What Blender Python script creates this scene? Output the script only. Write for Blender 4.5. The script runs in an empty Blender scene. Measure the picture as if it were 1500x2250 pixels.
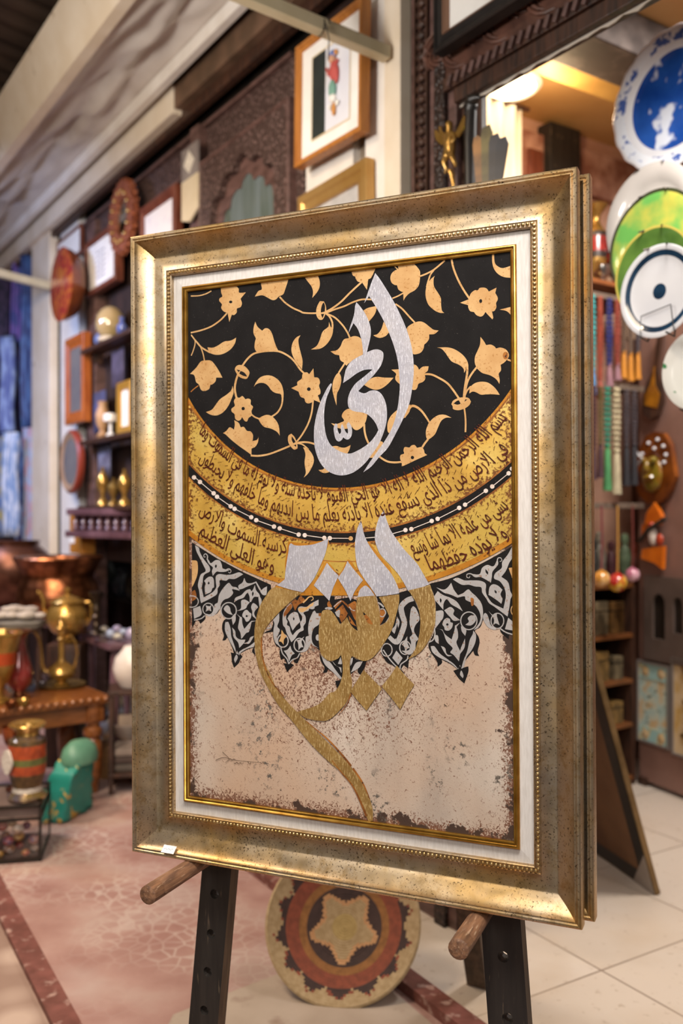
import bpy, bmesh, math, random
from mathutils import Vector, Matrix
from mathutils.geometry import tessellate_polygon
random.seed(7)
S = bpy.context.scene
COL = S.collection
PI = math.pi

# ------------------------------------------------------------------ camera
H = 1.5                                   # eye height
F = 2000.0                                # focal length in pixels of a 1500 x 2250 frame
cd = bpy.data.cameras.new('camera'); cam = bpy.data.objects.new('camera', cd); COL.objects.link(cam)
cd.sensor_fit = 'HORIZONTAL'; cd.sensor_width = 24.0; cd.lens = 24.0 * F / 1500.0
cam.location = (0, 0, H); cam.rotation_euler = (PI / 2, 0, 0)
cd.clip_start = 0.05; cd.clip_end = 60
cd.dof.use_dof = True; cd.dof.focus_distance = 1.72; cd.dof.aperture_fstop = 2.4
S.camera = cam

# ------------------------------------------------------------------ exposure, world, lights
S.view_settings.view_transform = 'Standard'; S.view_settings.look = 'None'
S.view_settings.exposure = 0.0; S.view_settings.gamma = 1.0
try: S.view_settings.use_curve_mapping = False
except Exception: pass
w = bpy.data.worlds.new('market_air'); S.world = w; w.use_nodes = True
bg = w.node_tree.nodes['Background']; bg.inputs[0].default_value = (1.0, 0.92, 0.84, 1); bg.inputs[1].default_value = 0.09

def area(name, loc, target, size, power, color, sy=None, spread=150):
    l = bpy.data.lights.new(name, 'AREA'); l.energy = power; l.color = color; l.size = size; l.spread = math.radians(spread)
    if sy: l.shape = 'RECTANGLE'; l.size_y = sy
    o = bpy.data.objects.new(name, l); COL.objects.link(o); o.location = loc
    o.rotation_euler = (Vector(target) - Vector(loc)).to_track_quat('-Z', 'Y').to_euler(); return o
def point(name, loc, power, color, r=0.08):
    l = bpy.data.lights.new(name, 'POINT'); l.energy = power; l.color = color; l.shadow_soft_size = r
    o = bpy.data.objects.new(name, l); COL.objects.link(o); o.location = loc; return o
WARM = (1.0, 0.80, 0.58); SOFT = (1.0, 0.94, 0.88); COOL = (0.45, 0.58, 1.0)
area('assumed_lamp_front', (-0.25, -0.95, 2.60), (-0.2, 1.8, 1.5), 0.34, 6.2, SOFT, 0.6, 80)  # unseen lamp, assumed from the highlight down the frame's left rail
area('assumed_lamp_side', (-2.2, -0.7, 2.55), (-0.2, 1.8, 1.4), 0.35, 2.6, SOFT, 0.6, 80)  # lamp out of view, assumed from a second stripe on the left rail
area('added_frame_fill', (0.6, -2.6, 1.5), (0.0, 1.8, 1.2), 1.2, 1.8, SOFT, 0.9, 120)  # added area light behind the camera, no window seen; puts highlights on the frame
area('assumed_lamp_overhead', (0.1, 0.1, 3.35), (-0.05, 1.9, 1.0), 1.2, 20, SOFT, 0.6, 80)  # unseen overhead lamp, assumed from the shadow under the frame's top lip
area('assumed_lamp_row', (-1.75, 2.4, 3.35), (-1.9, 4.6, 0.4), 0.9, 80, WARM)  # lamp not in view, assumed from the shadows on the paving
area('assumed_lamp_row_far', (-2.6, 4.3, 3.45), (-2.3, 5.4, 0.4), 0.5, 50, WARM)  # unseen warm light, assumed further along the alley
area('assumed_lamp_far', (-3.3, 5.2, 3.2), (-2.2, 7.0, 1.2), 0.6, 48, COOL)  # unseen bluish light, assumed from the cool tone at the far left
area('added_eave_fill', (-1.9, 1.6, 2.6), (-0.9, 4.0, 3.6), 0.6, 52, SOFT)  # light added out of view to brighten the eave and awning
area('added_shop_fill', (1.75, 3.3, 3.6), (1.6, 4.4, 0.4), 0.6, 70, SOFT)  # added unseen light inside the shop, brightens plates and walls
area('plate_fill', (1.02, 2.62, 2.95), (1.3, 3.4, 2.2), 0.25, 11, SOFT, 0.25, 130)  # added light out of view, brightens the hanging plates
point('roof_fill', (-2.3, 2.7, 3.75), 16, WARM, 0.06)  # added point light, lifts the dark roof sheet and purlins
point('shop_spot_inside', (0.98, 4.35, 3.40), 16, (1.0, 0.72, 0.42), 0.06)

# ------------------------------------------------------------------ helpers
def lin(c):
    if isinstance(c, str):
        c = c.lstrip('#'); c = [int(c[i:i + 2], 16) / 255 for i in (0, 2, 4)]
    return tuple((x / 12.92 if x <= 0.04045 else ((x + 0.055) / 1.055) ** 2.4) for x in c[:3]) + (1,)
_M = {}
def mat(name, color, rough=0.5, metal=0.0, var=None, scale=8.0, stretch=None, bump=0.0, bscale=None, fac=(0.35, 0.65),
        detail=5.0, coat=0.0, spec=0.5, alpha=None, trans=0.0, emit=None, estr=0.0, kind='noise', extra=None):
    """one procedural surface: principled shader, colour broken up by noise, optional bump"""
    if name in _M: return _M[name]
    m = bpy.data.materials.new(name); m.use_nodes = True; nt = m.node_tree; N = nt.nodes; L = nt.links
    b = N['Principled BSDF']
    b.inputs['Base Color'].default_value = lin(color); b.inputs['Roughness'].default_value = rough
    b.inputs['Metallic'].default_value = metal; b.inputs['Specular IOR Level'].default_value = spec
    b.inputs['Coat Weight'].default_value = coat; b.inputs['Transmission Weight'].default_value = trans
    if emit: b.inputs['Emission Color'].default_value = lin(emit); b.inputs['Emission Strength'].default_value = estr
    tc = N.new('ShaderNodeTexCoord'); mp = N.new('ShaderNodeMapping'); L.new(tc.outputs['Object'], mp.inputs[0])
    if stretch: mp.inputs['Scale'].default_value = stretch
    src = None
    if var or bump:
        if kind == 'voronoi':
            t = N.new('ShaderNodeTexVoronoi'); t.inputs['Scale'].default_value = scale; src = t.outputs['Distance']
        elif kind == 'wave':
            t = N.new('ShaderNodeTexWave'); t.inputs['Scale'].default_value = scale; t.inputs['Distortion'].default_value = 2.5; src = t.outputs['Fac']
        else:
            t = N.new('ShaderNodeTexNoise'); t.inputs['Scale'].default_value = scale; t.inputs['Detail'].default_value = detail; src = t.outputs[0]
        L.new(mp.outputs[0], t.inputs['Vector'])
    if var:
        r = N.new('ShaderNodeValToRGB'); r.color_ramp.elements[0].position = fac[0]; r.color_ramp.elements[1].position = fac[1]
        r.color_ramp.elements[0].color = lin(color); r.color_ramp.elements[1].color = lin(var)
        L.new(src, r.inputs[0]); L.new(r.outputs[0], b.inputs['Base Color'])
        if extra:                       # (color, scale, lo, hi): a second, spottier layer
            t2 = N.new('ShaderNodeTexNoise'); t2.inputs['Scale'].default_value = extra[1]; t2.inputs['Detail'].default_value = 6
            L.new(mp.outputs[0], t2.inputs['Vector'])
            r2 = N.new('ShaderNodeValToRGB'); r2.color_ramp.elements[0].position = extra[2]; r2.color_ramp.elements[1].position = extra[3]
            L.new(t2.outputs[0], r2.inputs[0])
            mx = N.new('ShaderNodeMixRGB'); L.new(r2.outputs[0], mx.inputs[0]); L.new(r.outputs[0], mx.inputs[1]); mx.inputs[2].default_value = lin(extra[0])
            L.new(mx.outputs[0], b.inputs['Base Color'])
    if bump:
        bp = N.new('ShaderNodeBump'); bp.inputs['Strength'].default_value = bump; bp.inputs['Distance'].default_value = 0.01
        if bscale:
            t3 = N.new('ShaderNodeTexNoise'); t3.inputs['Scale'].default_value = bscale; t3.inputs['Detail'].default_value = 6
            L.new(mp.outputs[0], t3.inputs['Vector']); L.new(t3.outputs[0], bp.inputs['Height'])
        else: L.new(src, bp.inputs['Height'])
        L.new(bp.outputs[0], b.inputs['Normal'])
    if alpha is not None: b.inputs['Alpha'].default_value = alpha
    _M[name] = m; return m

class G:
    """collects faces; build() links them as one mesh object"""
    def __init__(s): s.v = []; s.f = []; s.m = []; s.mi = 0; s.T = Matrix.Identity(4)
    def add(s, vs, fs, mi=None):
        o = len(s.v); s.v += [tuple(s.T @ Vector(p)) for p in vs]
        s.f += [tuple(i + o for i in f) for f in fs]; s.m += [s.mi if mi is None else mi] * len(fs); return s
    def box(s, c, d, mi=None, R=None, bev=0.0):
        bm = bmesh.new(); bmesh.ops.create_cube(bm, size=1)
        for v in bm.verts: v.co = Vector((v.co.x * d[0], v.co.y * d[1], v.co.z * d[2]))
        if bev: bmesh.ops.bevel(bm, geom=bm.edges[:], offset=bev, segments=2, affect='EDGES', profile=0.6)
        M = Matrix.Translation(c) @ (R.to_4x4() if R else Matrix.Identity(4))
        bm.verts.index_update(); s.add([tuple(M @ v.co) for v in bm.verts], [tuple(v.index for v in f.verts) for f in bm.faces], mi); bm.free(); return s
    def lathe(s, prof, c=(0, 0, 0), n=32, mi=None, R=None, cap=True, sx=1.0, sy=1.0):
        """prof: [(r, z)...]; mi may be a list, one per band"""
        M = Matrix.Translation(c) @ (R.to_4x4() if R else Matrix.Identity(4)); o = []; fs = []; ms = []
        for r, z in prof:
            for k in range(n):
                a = 2 * PI * k / n; o.append(tuple(M @ Vector((r * math.cos(a) * sx, r * math.sin(a) * sy, z))))
        for i in range(len(prof) - 1):
            for k in range(n):
                k2 = (k + 1) % n; fs.append((i * n + k, i * n + k2, (i + 1) * n + k2, (i + 1) * n + k))
                ms.append(mi[min(i, len(mi) - 1)] if isinstance(mi, (list, tuple)) else (s.mi if mi is None else mi))
        if cap:
            if prof[0][0] > 1e-4: fs.append(tuple(range(n))[::-1]); ms.append(ms[0])
            if prof[-1][0] > 1e-4: fs.append(tuple((len(prof) - 1) * n + k for k in range(n))); ms.append(ms[-1])
        base = len(s.v); s.v += [tuple(s.T @ Vector(p)) for p in o]; s.f += [tuple(i + base for i in f) for f in fs]; s.m += ms; return s
    def tube(s, pts, r, n=10, mi=None, cap=True):
        pts = [Vector(p) for p in pts]; rr = r if isinstance(r, (list, tuple)) else [r] * len(pts); vs = []; fs = []
        up = Vector((0.13, 0.21, 0.97))
        for i, p in enumerate(pts):
            t = (pts[min(i + 1, len(pts) - 1)] - pts[max(i - 1, 0)]).normalized()
            a = t.cross(up)
            if a.length < 1e-3: a = t.cross(Vector((1, 0, 0)))
            a.normalize(); b = t.cross(a)
            for k in range(n):
                q = 2 * PI * k / n; vs.append(tuple(p + (a * math.cos(q) + b * math.sin(q)) * rr[i]))
        for i in range(len(pts) - 1):
            for k in range(n): fs.append((i * n + k, i * n + (k + 1) % n, (i + 1) * n + (k + 1) % n, (i + 1) * n + k))
        if cap: fs.append(tuple(range(n))[::-1]); fs.append(tuple((len(pts) - 1) * n + k for k in range(n)))
        return s.add(vs, fs, mi)
    def ball(s, c, r, mi=None, n=12, sc=(1, 1, 1)):
        m = max(5, n // 2 + 1); prof = [(math.sin(PI * i / m) * r, -math.cos(PI * i / m) * r) for i in range(m + 1)]
        return s.lathe([(max(a, 1e-5), z * sc[2]) for a, z in prof], c, n, mi, cap=False, sx=sc[0], sy=sc[1])
    def prism(s, poly, y0, y1, mi=None, holes=(), cap=True):
        """poly in local x,z extruded from y0 to y1"""
        loops = [list(poly)] + [list(h) for h in holes]; flat = [p for l in loops for p in l]
        tr = tessellate_polygon([[Vector((p[0], p[1], 0)) for p in l] for l in loops]); n = len(flat)
        vs = [(p[0], y0, p[1]) for p in flat] + [(p[0], y1, p[1]) for p in flat]; fs = []
        if cap:
            fs += [tuple(t) for t in tr] + [tuple(i + n for i in t)[::-1] for t in tr]
        o = 0
        for l in loops:
            k = len(l)
            for i in range(k): fs.append((o + i, o + (i + 1) % k, n + o + (i + 1) % k, n + o + i))
            o += k
        return s.add(vs, fs, mi)
    def rail_frame(s, W, Hh, prof, mi=None):
        """mitred frame in local x,z (centre at origin); prof: [(inset, y)] closed outline or open strip"""
        cs = [(-1, -1), (1, -1), (1, 1), (-1, 1)]
        for k in range(4):
            a, b = cs[k], cs[(k + 1) % 4]; vs = []
            for (q, y) in prof:
                for c in (a, b): vs.append((c[0] * (W / 2 - q), y, c[1] * (Hh / 2 - q)))
            s.add(vs, [(2 * i, 2 * i + 1, 2 * i + 3, 2 * i + 2) for i in range(len(prof) - 1)], mi)
        return s
    def build(s, name, mats, parent=None, smooth=True, loc=None, rotz=None, angle=0.6):
        me = bpy.data.meshes.new(name); me.from_pydata(s.v, [], s.f)
        for m in (mats if isinstance(mats, (list, tuple)) else [mats]): me.materials.append(m)
        me.polygons.foreach_set('material_index', s.m); me.validate(); me.update()
        bm = bmesh.new(); bm.from_mesh(me); bmesh.ops.remove_doubles(bm, verts=bm.verts, dist=1e-6)
        bmesh.ops.recalc_face_normals(bm, faces=bm.faces)
        if smooth:
            for f in bm.faces: f.smooth = True
            for e in bm.edges:
                if len(e.link_faces) == 2 and e.calc_face_angle(0) > angle: e.smooth = False
        bm.to_mesh(me); bm.free()
        o = bpy.data.objects.new(name, me); COL.objects.link(o)
        if parent: o.parent = parent
        if loc is not None: o.location = loc
        if rotz is not None: o.rotation_euler = (0, 0, rotz)
        return o
def tag(o, label, cat, group=None):
    o['label'] = label; o['category'] = cat
    if group: o['group'] = group
    return o
def thing(name, label, cat, loc=(0, 0, 0), rotz=0.0, group=None, rot=None):
    o = bpy.data.objects.new(name, None); COL.objects.link(o); o.empty_display_size = 0.05
    o.location = loc; o.rotation_euler = rot if rot else (0, 0, rotz); return tag(o, label, cat, group)
def struct(o): o['kind'] = 'structure'; return o
def copy_thing(root, loc=None, rot=None, label=None):
    c = root.copy(); COL.objects.link(c)
    if loc is not None: c.location = loc
    if rot is not None: c.rotation_euler = rot
    if label: c['label'] = label
    for ch in list(root.children):
        d = ch.copy(); COL.objects.link(d); d.parent = c
        for g in list(ch.children):
            e = g.copy(); COL.objects.link(e); e.parent = d
    return c

# places in the room -------------------------------------------------
HY = 1125.0
def at(px, py, Y):                        # a point seen in direction (px, py), Y metres ahead of the eye
    return Vector(((px - 750) / F * Y, Y, H - (py - HY) / F * Y))
def on_floor(px, py, z=0.0):
    return at(px, py, F * (H - z) / (py - HY))
D = Vector((-0.5537, 0.8327, 0)).normalized()     # the shop front runs away to the left along D
NW = Vector((-D.y, D.x, 0))                        # out of the shop front, into the alley
O = Vector((0.18, 3.60, 0)); CO = Vector((0.155, 3.10, 0)) + D * 1.15
PHI_W = math.atan2(-D.y, -D.x)                     # local x along the front (to the right), y into it
PHI_P = math.atan2(-NW.y, -NW.x)                   # cross wall inside the shop: x to the right, y along D
BD = Vector((0.397, -0.918, 0)).normalized(); BN = Vector((BD.y, -BD.x, 0)); BO = Vector((1.65, 5.04, 0))
PHI_B = math.atan2(BD.y, BD.x)
def hit(px, py, P0, n, off=0.0):
    r = Vector(((px - 750) / F, 1, -(py - HY) / F)); e = Vector((0, 0, H)); P = P0 + n * off
    return e + r * ((P - e).dot(n) / r.dot(n))
def on_front(px, py, off=0.0): return hit(px, py, O, NW, off)
def on_cross(px, py, off=0.0): return hit(px, py, CO, -D, off)
def on_board(px, py, off=0.0): return hit(px, py, BO, BN, off)
def fspan(fn, xl, xr, yt, yb, off=0.0):
    """centre-bottom point, width and height of an upright rectangle seen between those edges"""
    a = fn(xl, HY, off); b = fn(xr, HY, off); c = (a + b) / 2; wd = (b - a).length
    zt = H - (yt - HY) / F * c.y; zb = H - (yb - HY) / F * c.y
    return Vector((c.x, c.y, zb)), wd, zt - zb
def W3(s, z, off=0.0): return O + D * s + NW * off + Vector((0, 0, z))
# ------------------------------------------------------------------ materials used again and again
M = {}
M['bead_gold'] = mat('bead_gold', '#D9BE8A', 0.28, 0.85, var='#B08E55', scale=60)
M['fillet_gold'] = mat('bright_gilt', '#BC9040', 0.30, 0.85, var='#9A6C26', scale=30)
M['linen'] = mat('linen_liner', '#D0CAC4', 0.9, 0, var='#C4BDB6', scale=220, stretch=(1, 1, 0.15), bump=0.15)
M['dark_wood'] = mat('dark_wood', '#2A1B14', 0.5, 0, var='#4A2E20', scale=9, stretch=(6, 6, 0.8), bump=0.25)
M['black_wood'] = mat('black_painted_wood', '#1C1917', 0.55, 0, var='#2B2622', scale=7, stretch=(8, 8, 0.7), bump=0.2, extra=('#6A5A48', 22, 0.66, 0.74))
M['raw_wood'] = mat('raw_edge_wood', '#5E4A34', 0.7, 0, var='#3F2F20', scale=10, stretch=(8, 8, 0.6), bump=0.2)
M['peg_wood'] = mat('dowel_wood', '#8C6448', 0.6, 0, var='#5F4230', scale=14, stretch=(9, 1.2, 9), bump=0.3, extra=('#A88A70', 30, 0.6, 0.7))
M['back_leg'] = mat('easel_back_wood', '#5B4636', 0.65, 0, var='#3C2C20', scale=9, stretch=(8, 8, 0.7), bump=0.2)
M['brass'] = mat('polished_brass', '#BF9650', 0.27, 0.72, var='#A37C3A', scale=14, coat=0.3)
M['old_brass'] = mat('old_brass', '#A5864C', 0.34, 0.75, var='#6E5224', scale=12)
M['copper'] = mat('hammered_copper', '#9A5F3E', 0.36, 0.95, var='#6B3E26', scale=16, bump=0.4, kind='voronoi')
M['copper_dark'] = mat('aged_copper', '#7A5140', 0.42, 0.85, var='#4E3024', scale=10, bump=0.3)
M['cream_paint'] = mat('cream_paint', '#E3D6C2', 0.55, 0, var='#D8C8B0', scale=5, bump=0.1, extra=('#A08C70', 9, 0.66, 0.78))
M['white_paint'] = mat('white_paint', '#E9E4DD', 0.6, 0, var='#DAD2C8', scale=4, bump=0.08, extra=('#9A9088', 10, 0.68, 0.8))
M['steel_cream'] = mat('painted_steel', '#C9BD9F', 0.5, 0.0, var='#B9AB8A', scale=6, extra=('#5A4630', 14, 0.68, 0.74))
M['carved_wood'] = mat('carved_wood', '#5A3D36', 0.55, 0, var='#2C1C18', scale=38, kind='voronoi', fac=(0.1, 0.5), bump=1.0)
M['red_wood'] = mat('reddish_wood', '#7C4430', 0.45, 0, var='#5A2C1E', scale=8, stretch=(5, 5, 0.8), bump=0.15)
M['orange_wood'] = mat('orange_wood', '#B97A3A', 0.42, 0, var='#A0642A', scale=8, stretch=(5, 5, 0.8), bump=0.1)
M['table_wood'] = mat('table_wood', '#8A5228', 0.36, 0, var='#653714', scale=9, stretch=(1, 5, 5), bump=0.15, coat=0.3)
M['paper'] = mat('white_paper', '#EDEBE6', 0.8, 0, var='#E2DED8', scale=6)
M['glass'] = mat('window_glass', '#FFFFFF', 0.03, 0, trans=1.0)
M['mirror'] = mat('mirror_glass', '#C9D0D2', 0.03, 1.0)
M['porcelain'] = mat('white_porcelain', '#E6E6E8', 0.15, 0, var='#DADBE0', scale=5, coat=0.6)
M['wire'] = mat('thin_wire', '#3A3430', 0.4, 0.8)
M['black'] = mat('black_lacquer', '#15120F', 0.4, 0, var='#241D18', scale=8)

# painting: flat paint layers on the canvas
def canvas_mat(name, build):
    m = bpy.data.materials.new(name); m.use_nodes = True; nt = m.node_tree
    build(nt, nt.nodes, nt.links, nt.nodes['Principled BSDF']); return m
def noise(N, L, v, scale, detail=5, rough=0.5, dist=0.0):
    t = N.new('ShaderNodeTexNoise'); t.inputs['Scale'].default_value = scale; t.inputs['Detail'].default_value = detail
    t.inputs['Roughness'].default_value = rough; t.inputs['Distortion'].default_value = dist; L.new(v, t.inputs['Vector']); return t.outputs[0]
def ramp(N, L, x, stops):
    r = N.new('ShaderNodeValToRGB'); e = r.color_ramp.elements
    while len(e) < len(stops): e.new(0.5)
    for k, (p, c) in enumerate(stops): e[k].position = p; e[k].color = c if isinstance(c, tuple) else lin(c)
    L.new(x, r.inputs[0]); return r.outputs[0]
def mix(N, L, f, a, b, blend='MIX'):
    m = N.new('ShaderNodeMixRGB'); m.blend_type = blend
    for i, x in enumerate((f, a, b)):
        if hasattr(x, 'is_linked'): L.new(x, m.inputs[i])
        elif isinstance(x, float): m.inputs[i].default_value = x
        else: m.inputs[i].default_value = lin(x)
    return m.outputs[0]
def mth(N, L, op, a, b=0.0, clamp=False):
    m = N.new('ShaderNodeMath'); m.operation = op; m.use_clamp = clamp
    for i, x in enumerate((a, b)):
        if hasattr(x, 'is_linked'): L.new(x, m.inputs[i])
        else: m.inputs[i].default_value = x
    return m.outputs[0]
K0, K1 = (0, 0, 0, 1), (1, 1, 1, 1)
CW2, CH2 = 0.3423, 0.5275                      # half size of the visible canvas
def coords(N, L, sc=(1, 1, 1), rz=0.0):
    tc = N.new('ShaderNodeTexCoord'); mp = N.new('ShaderNodeMapping'); L.new(tc.outputs['Object'], mp.inputs[0])
    mp.inputs['Scale'].default_value = sc; mp.inputs['Rotation'].default_value = (0, rz, 0); return mp.outputs[0]
def edge_distance(N, L):
    tc = N.new('ShaderNodeTexCoord'); s = N.new('ShaderNodeSeparateXYZ'); L.new(tc.outputs['Object'], s.inputs[0])
    ax = mth(N, L, 'SUBTRACT', CW2, mth(N, L, 'ABSOLUTE', s.outputs['X'])); az = mth(N, L, 'SUBTRACT', CH2, mth(N, L, 'ABSOLUTE', s.outputs['Z']))
    return mth(N, L, 'MINIMUM', ax, az)
def ring_distance(N, L):
    tc = N.new('ShaderNodeTexCoord'); s = N.new('ShaderNodeSeparateXYZ'); L.new(tc.outputs['Object'], s.inputs[0])
    x = mth(N, L, 'SUBTRACT', s.outputs['X'], 0.008); z = mth(N, L, 'SUBTRACT', s.outputs['Z'], 0.520)
    return mth(N, L, 'SQRT', mth(N, L, 'ADD', mth(N, L, 'MULTIPLY', x, x), mth(N, L, 'MULTIPLY', z, z)))
def cm_ground(nt, N, L, b):
    v = coords(N, L); st = coords(N, L, (1, 1, 0.35), 0.5)
    base = ramp(N, L, noise(N, L, st, 7, 6), [(0.3, '#97877A'), (0.5, '#B3A292'), (0.7, '#C6B7A8')])
    base = mix(N, L, ramp(N, L, noise(N, L, v, 3.2, 3), [(0.40, K0), (0.68, K1)]), base, '#B99A80')
    # brown crackle under the sweep of the letter and towards the middle
    tc = N.new('ShaderNodeTexCoord'); s = N.new('ShaderNodeSeparateXYZ'); L.new(tc.outputs['Object'], s.inputs[0])
    dx = mth(N, L, 'MULTIPLY', mth(N, L, 'ADD', s.outputs['X'], 0.02), 3.2); dz = mth(N, L, 'MULTIPLY', mth(N, L, 'ADD', s.outputs['Z'], 0.20), 3.6)
    g = mth(N, L, 'SUBTRACT', 1.0, mth(N, L, 'SQRT', mth(N, L, 'ADD', mth(N, L, 'MULTIPLY', dx, dx), mth(N, L, 'MULTIPLY', dz, dz))), True)
    ed = edge_distance(N, L)
    e2 = ramp(N, L, ed, [(0.0, K1), (0.032, K0)])
    crack = noise(N, L, coords(N, L, (1, 1, 0.8)), 190, 3, 0.6, 1.5)
    amt = mth(N, L, 'ADD', mth(N, L, 'MULTIPLY', g, 0.20), mth(N, L, 'MULTIPLY', e2, 0.26))
    f = ramp(N, L, mth(N, L, 'ADD', crack, amt), [(0.62, K0), (0.70, K1)])
    c = mix(N, L, f, base, '#6B4430')
    big = ramp(N, L, mth(N, L, 'ADD', noise(N, L, v, 26, 6, 0.65), mth(N, L, 'MULTIPLY', e2, 0.17)), [(0.655, K0), (0.685, K1)])
    c = mix(N, L, big, c, '#3E2A1E')
    spots = mth(N, L, 'MULTIPLY', ramp(N, L, noise(N, L, v, 62, 6, 0.75), [(0.54, K0), (0.57, K1)]), ramp(N, L, noise(N, L, v, 9, 3), [(0.53, K0), (0.60, K1)]))
    c = mix(N, L, spots, c, '#5A5148')
    L.new(c, b.inputs['Base Color']); b.inputs['Roughness'].default_value = 0.75
    bp = N.new('ShaderNodeBump'); bp.inputs['Strength'].default_value = 0.25; bp.inputs['Distance'].default_value = 0.002
    L.new(crack, bp.inputs['Height']); L.new(bp.outputs[0], b.inputs['Normal'])
def cm_flat(c1, c2, scale, speck=None, rough=0.7, metal=0.0, sp=(0.66, 0.70), spscale=300):
    def f(nt, N, L, b):
        v = coords(N, L); c = ramp(N, L, noise(N, L, v, scale, 5), [(0.35, c1), (0.65, c2)])
        if speck: c = mix(N, L, ramp(N, L, noise(N, L, v, spscale, 2, 0.5), [(sp[0], K0), (sp[1], K1)]), c, speck)
        L.new(c, b.inputs['Base Color']); b.inputs['Roughness'].default_value = rough; b.inputs['Metallic'].default_value = metal; b.inputs['Specular IOR Level'].default_value = 0.2
    return f
def cm_leaf(c1, c2, c3, rough, metal, rz):
    def f(nt, N, L, b):
        st = coords(N, L, (1, 1, 0.22), rz); st2 = coords(N, L, (0.25, 1, 1), rz * 0.6)
        n1 = noise(N, L, st, 420, 3, 0.6, 0.8); n2 = noise(N, L, st2, 340, 3, 0.6, 0.8); n3 = noise(N, L, coords(N, L), 14, 4)
        c = ramp(N, L, n3, [(0.35, c1), (0.65, c2)])
        c = mix(N, L, ramp(N, L, n1, [(0.50, K0), (0.66, K1)]), c, c3); c = mix(N, L, ramp(N, L, n2, [(0.56, K0), (0.72, K1)]), c, c1)
        L.new(c, b.inputs['Base Color']); b.inputs['Roughness'].default_value = rough; b.inputs['Metallic'].default_value = metal
        bp = N.new('ShaderNodeBump'); bp.inputs['Strength'].default_value = 0.35; bp.inputs['Distance'].default_value = 0.0015
        L.new(n1, bp.inputs['Height']); L.new(bp.outputs[0], b.inputs['Normal'])
    return f
def cm_band(nt, N, L, b):
    v = coords(N, L); r = ring_distance(N, L)
    c = ramp(N, L, noise(N, L, v, 11, 5), [(0.3, '#AE8434'), (0.5, '#CDA146'), (0.7, '#E0C06C')])
    c = mix(N, L, ramp(N, L, noise(N, L, v, 5, 3), [(0.45, K0), (0.62, K1)]), c, '#C2A048')
    # worn towards the rims of both bands, where the brown ground comes through
    e = None
    for rim in (0.412, 0.495, 0.516, 0.612):
        d = mth(N, L, 'ABSOLUTE', mth(N, L, 'SUBTRACT', r, rim)); e = d if e is None else mth(N, L, 'MINIMUM', e, d)
    k = ramp(N, L, mth(N, L, 'MINIMUM', e, mth(N, L, 'MULTIPLY', edge_distance(N, L), 0.8)), [(0.0, K1), (0.022, K0)])
    n = noise(N, L, v, 170, 4, 0.7)
    f = ramp(N, L, mth(N, L, 'ADD', n, mth(N, L, 'MULTIPLY', k, 0.17)), [(0.60, K0), (0.68, K1)])
    c = mix(N, L, f, c, '#6E3F16')
    L.new(c, b.inputs['Base Color']); b.inputs['Roughness'].default_value = 0.5; b.inputs['Metallic'].default_value = 0.35
    bp = N.new('ShaderNodeBump'); bp.inputs['Strength'].default_value = 0.3; bp.inputs['Distance'].default_value = 0.0015
    L.new(n, bp.inputs['Height']); L.new(bp.outputs[0], b.inputs['Normal'])
def cm_frame(nt, N, L, b):
    v = coords(N, L); c = ramp(N, L, noise(N, L, v, 6, 4), [(0.30, '#B5A590'), (0.48, '#C6AF8E'), (0.62, '#C7A269'), (0.75, '#BDA68A')])
    c = mix(N, L, ramp(N, L, noise(N, L, v, 38, 5, 0.7), [(0.50, K0), (0.66, (0.7, 0.7, 0.7, 1))]), c, '#A58656')
    n = noise(N, L, v, 260, 3, 0.6); wear = ramp(N, L, noise(N, L, v, 9, 4), [(0.35, K0), (0.7, K1)])
    c = mix(N, L, ramp(N, L, mth(N, L, 'ADD', n, mth(N, L, 'MULTIPLY', wear, 0.06)), [(0.62, K0), (0.70, (0.8, 0.8, 0.8, 1))]), c, '#3E2C1C')
    c = mix(N, L, ramp(N, L, noise(N, L, v, 70, 6, 0.75), [(0.66, K0), (0.69, K1)]), c, '#3A2A1C')
    L.new(c, b.inputs['Base Color']); b.inputs['Metallic'].default_value = 0.90
    r = ramp(N, L, noise(N, L, v, 30, 3), [(0.3, (0.30, 0.30, 0.30, 1)), (0.7, (0.42, 0.42, 0.42, 1))]); L.new(r, b.inputs['Roughness'])
    bp = N.new('ShaderNodeBump'); bp.inputs['Strength'].default_value = 0.12; bp.inputs['Distance'].default_value = 0.001; L.new(n, bp.inputs['Height']); L.new(bp.outputs[0], b.inputs['Normal'])
M['frame_gold'] = canvas_mat('aged_gold_leaf', cm_frame)
PM = [canvas_mat('paint_ground', cm_ground),
      canvas_mat('paint_black', cm_flat('#120F0E', '#181514', 30, '#4A4440', 0.8, 0, (0.70, 0.76), 420)),
      canvas_mat('paint_tan_gold', cm_flat('#BC905C', '#CCA470', 25, '#A87742', 0.6, 0.15, (0.60, 0.72), 240)),
      canvas_mat('leaf_silver', cm_leaf('#A3A0A8', '#B2ACAE', '#CFCDD2', 0.5, 0.25, 0.7)),
      canvas_mat('leaf_gold', cm_leaf('#8E6C38', '#A8844A', '#CDB078', 0.45, 0.35, 0.9)),
      canvas_mat('leaf_gold_band', cm_band),
      canvas_mat('ink_maroon', cm_flat('#55210F', '#3A160C', 60, None, 0.5)),
      canvas_mat('paint_pale_dots', cm_flat('#C9B3A3', '#D8CBC2', 120, None, 0.7)),
      canvas_mat('paint_grey', cm_flat('#9A9592', '#A8A29E', 18, '#8A6A55', 0.7, 0, (0.62, 0.68), 210)),
      canvas_mat('paint_brown', cm_flat('#6A3C1C', '#A8692C', 26, '#4A2A18', 0.6, 0, (0.60, 0.68), 160)),
      canvas_mat('paint_ochre', cm_flat('#A86A1E', '#BF8430', 16, '#7A4A14', 0.5, 0.2, (0.60, 0.70), 150)),
      canvas_mat('ink_pen', cm_flat('#3A2A22', '#4A3428', 60, None, 0.6))]
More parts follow.
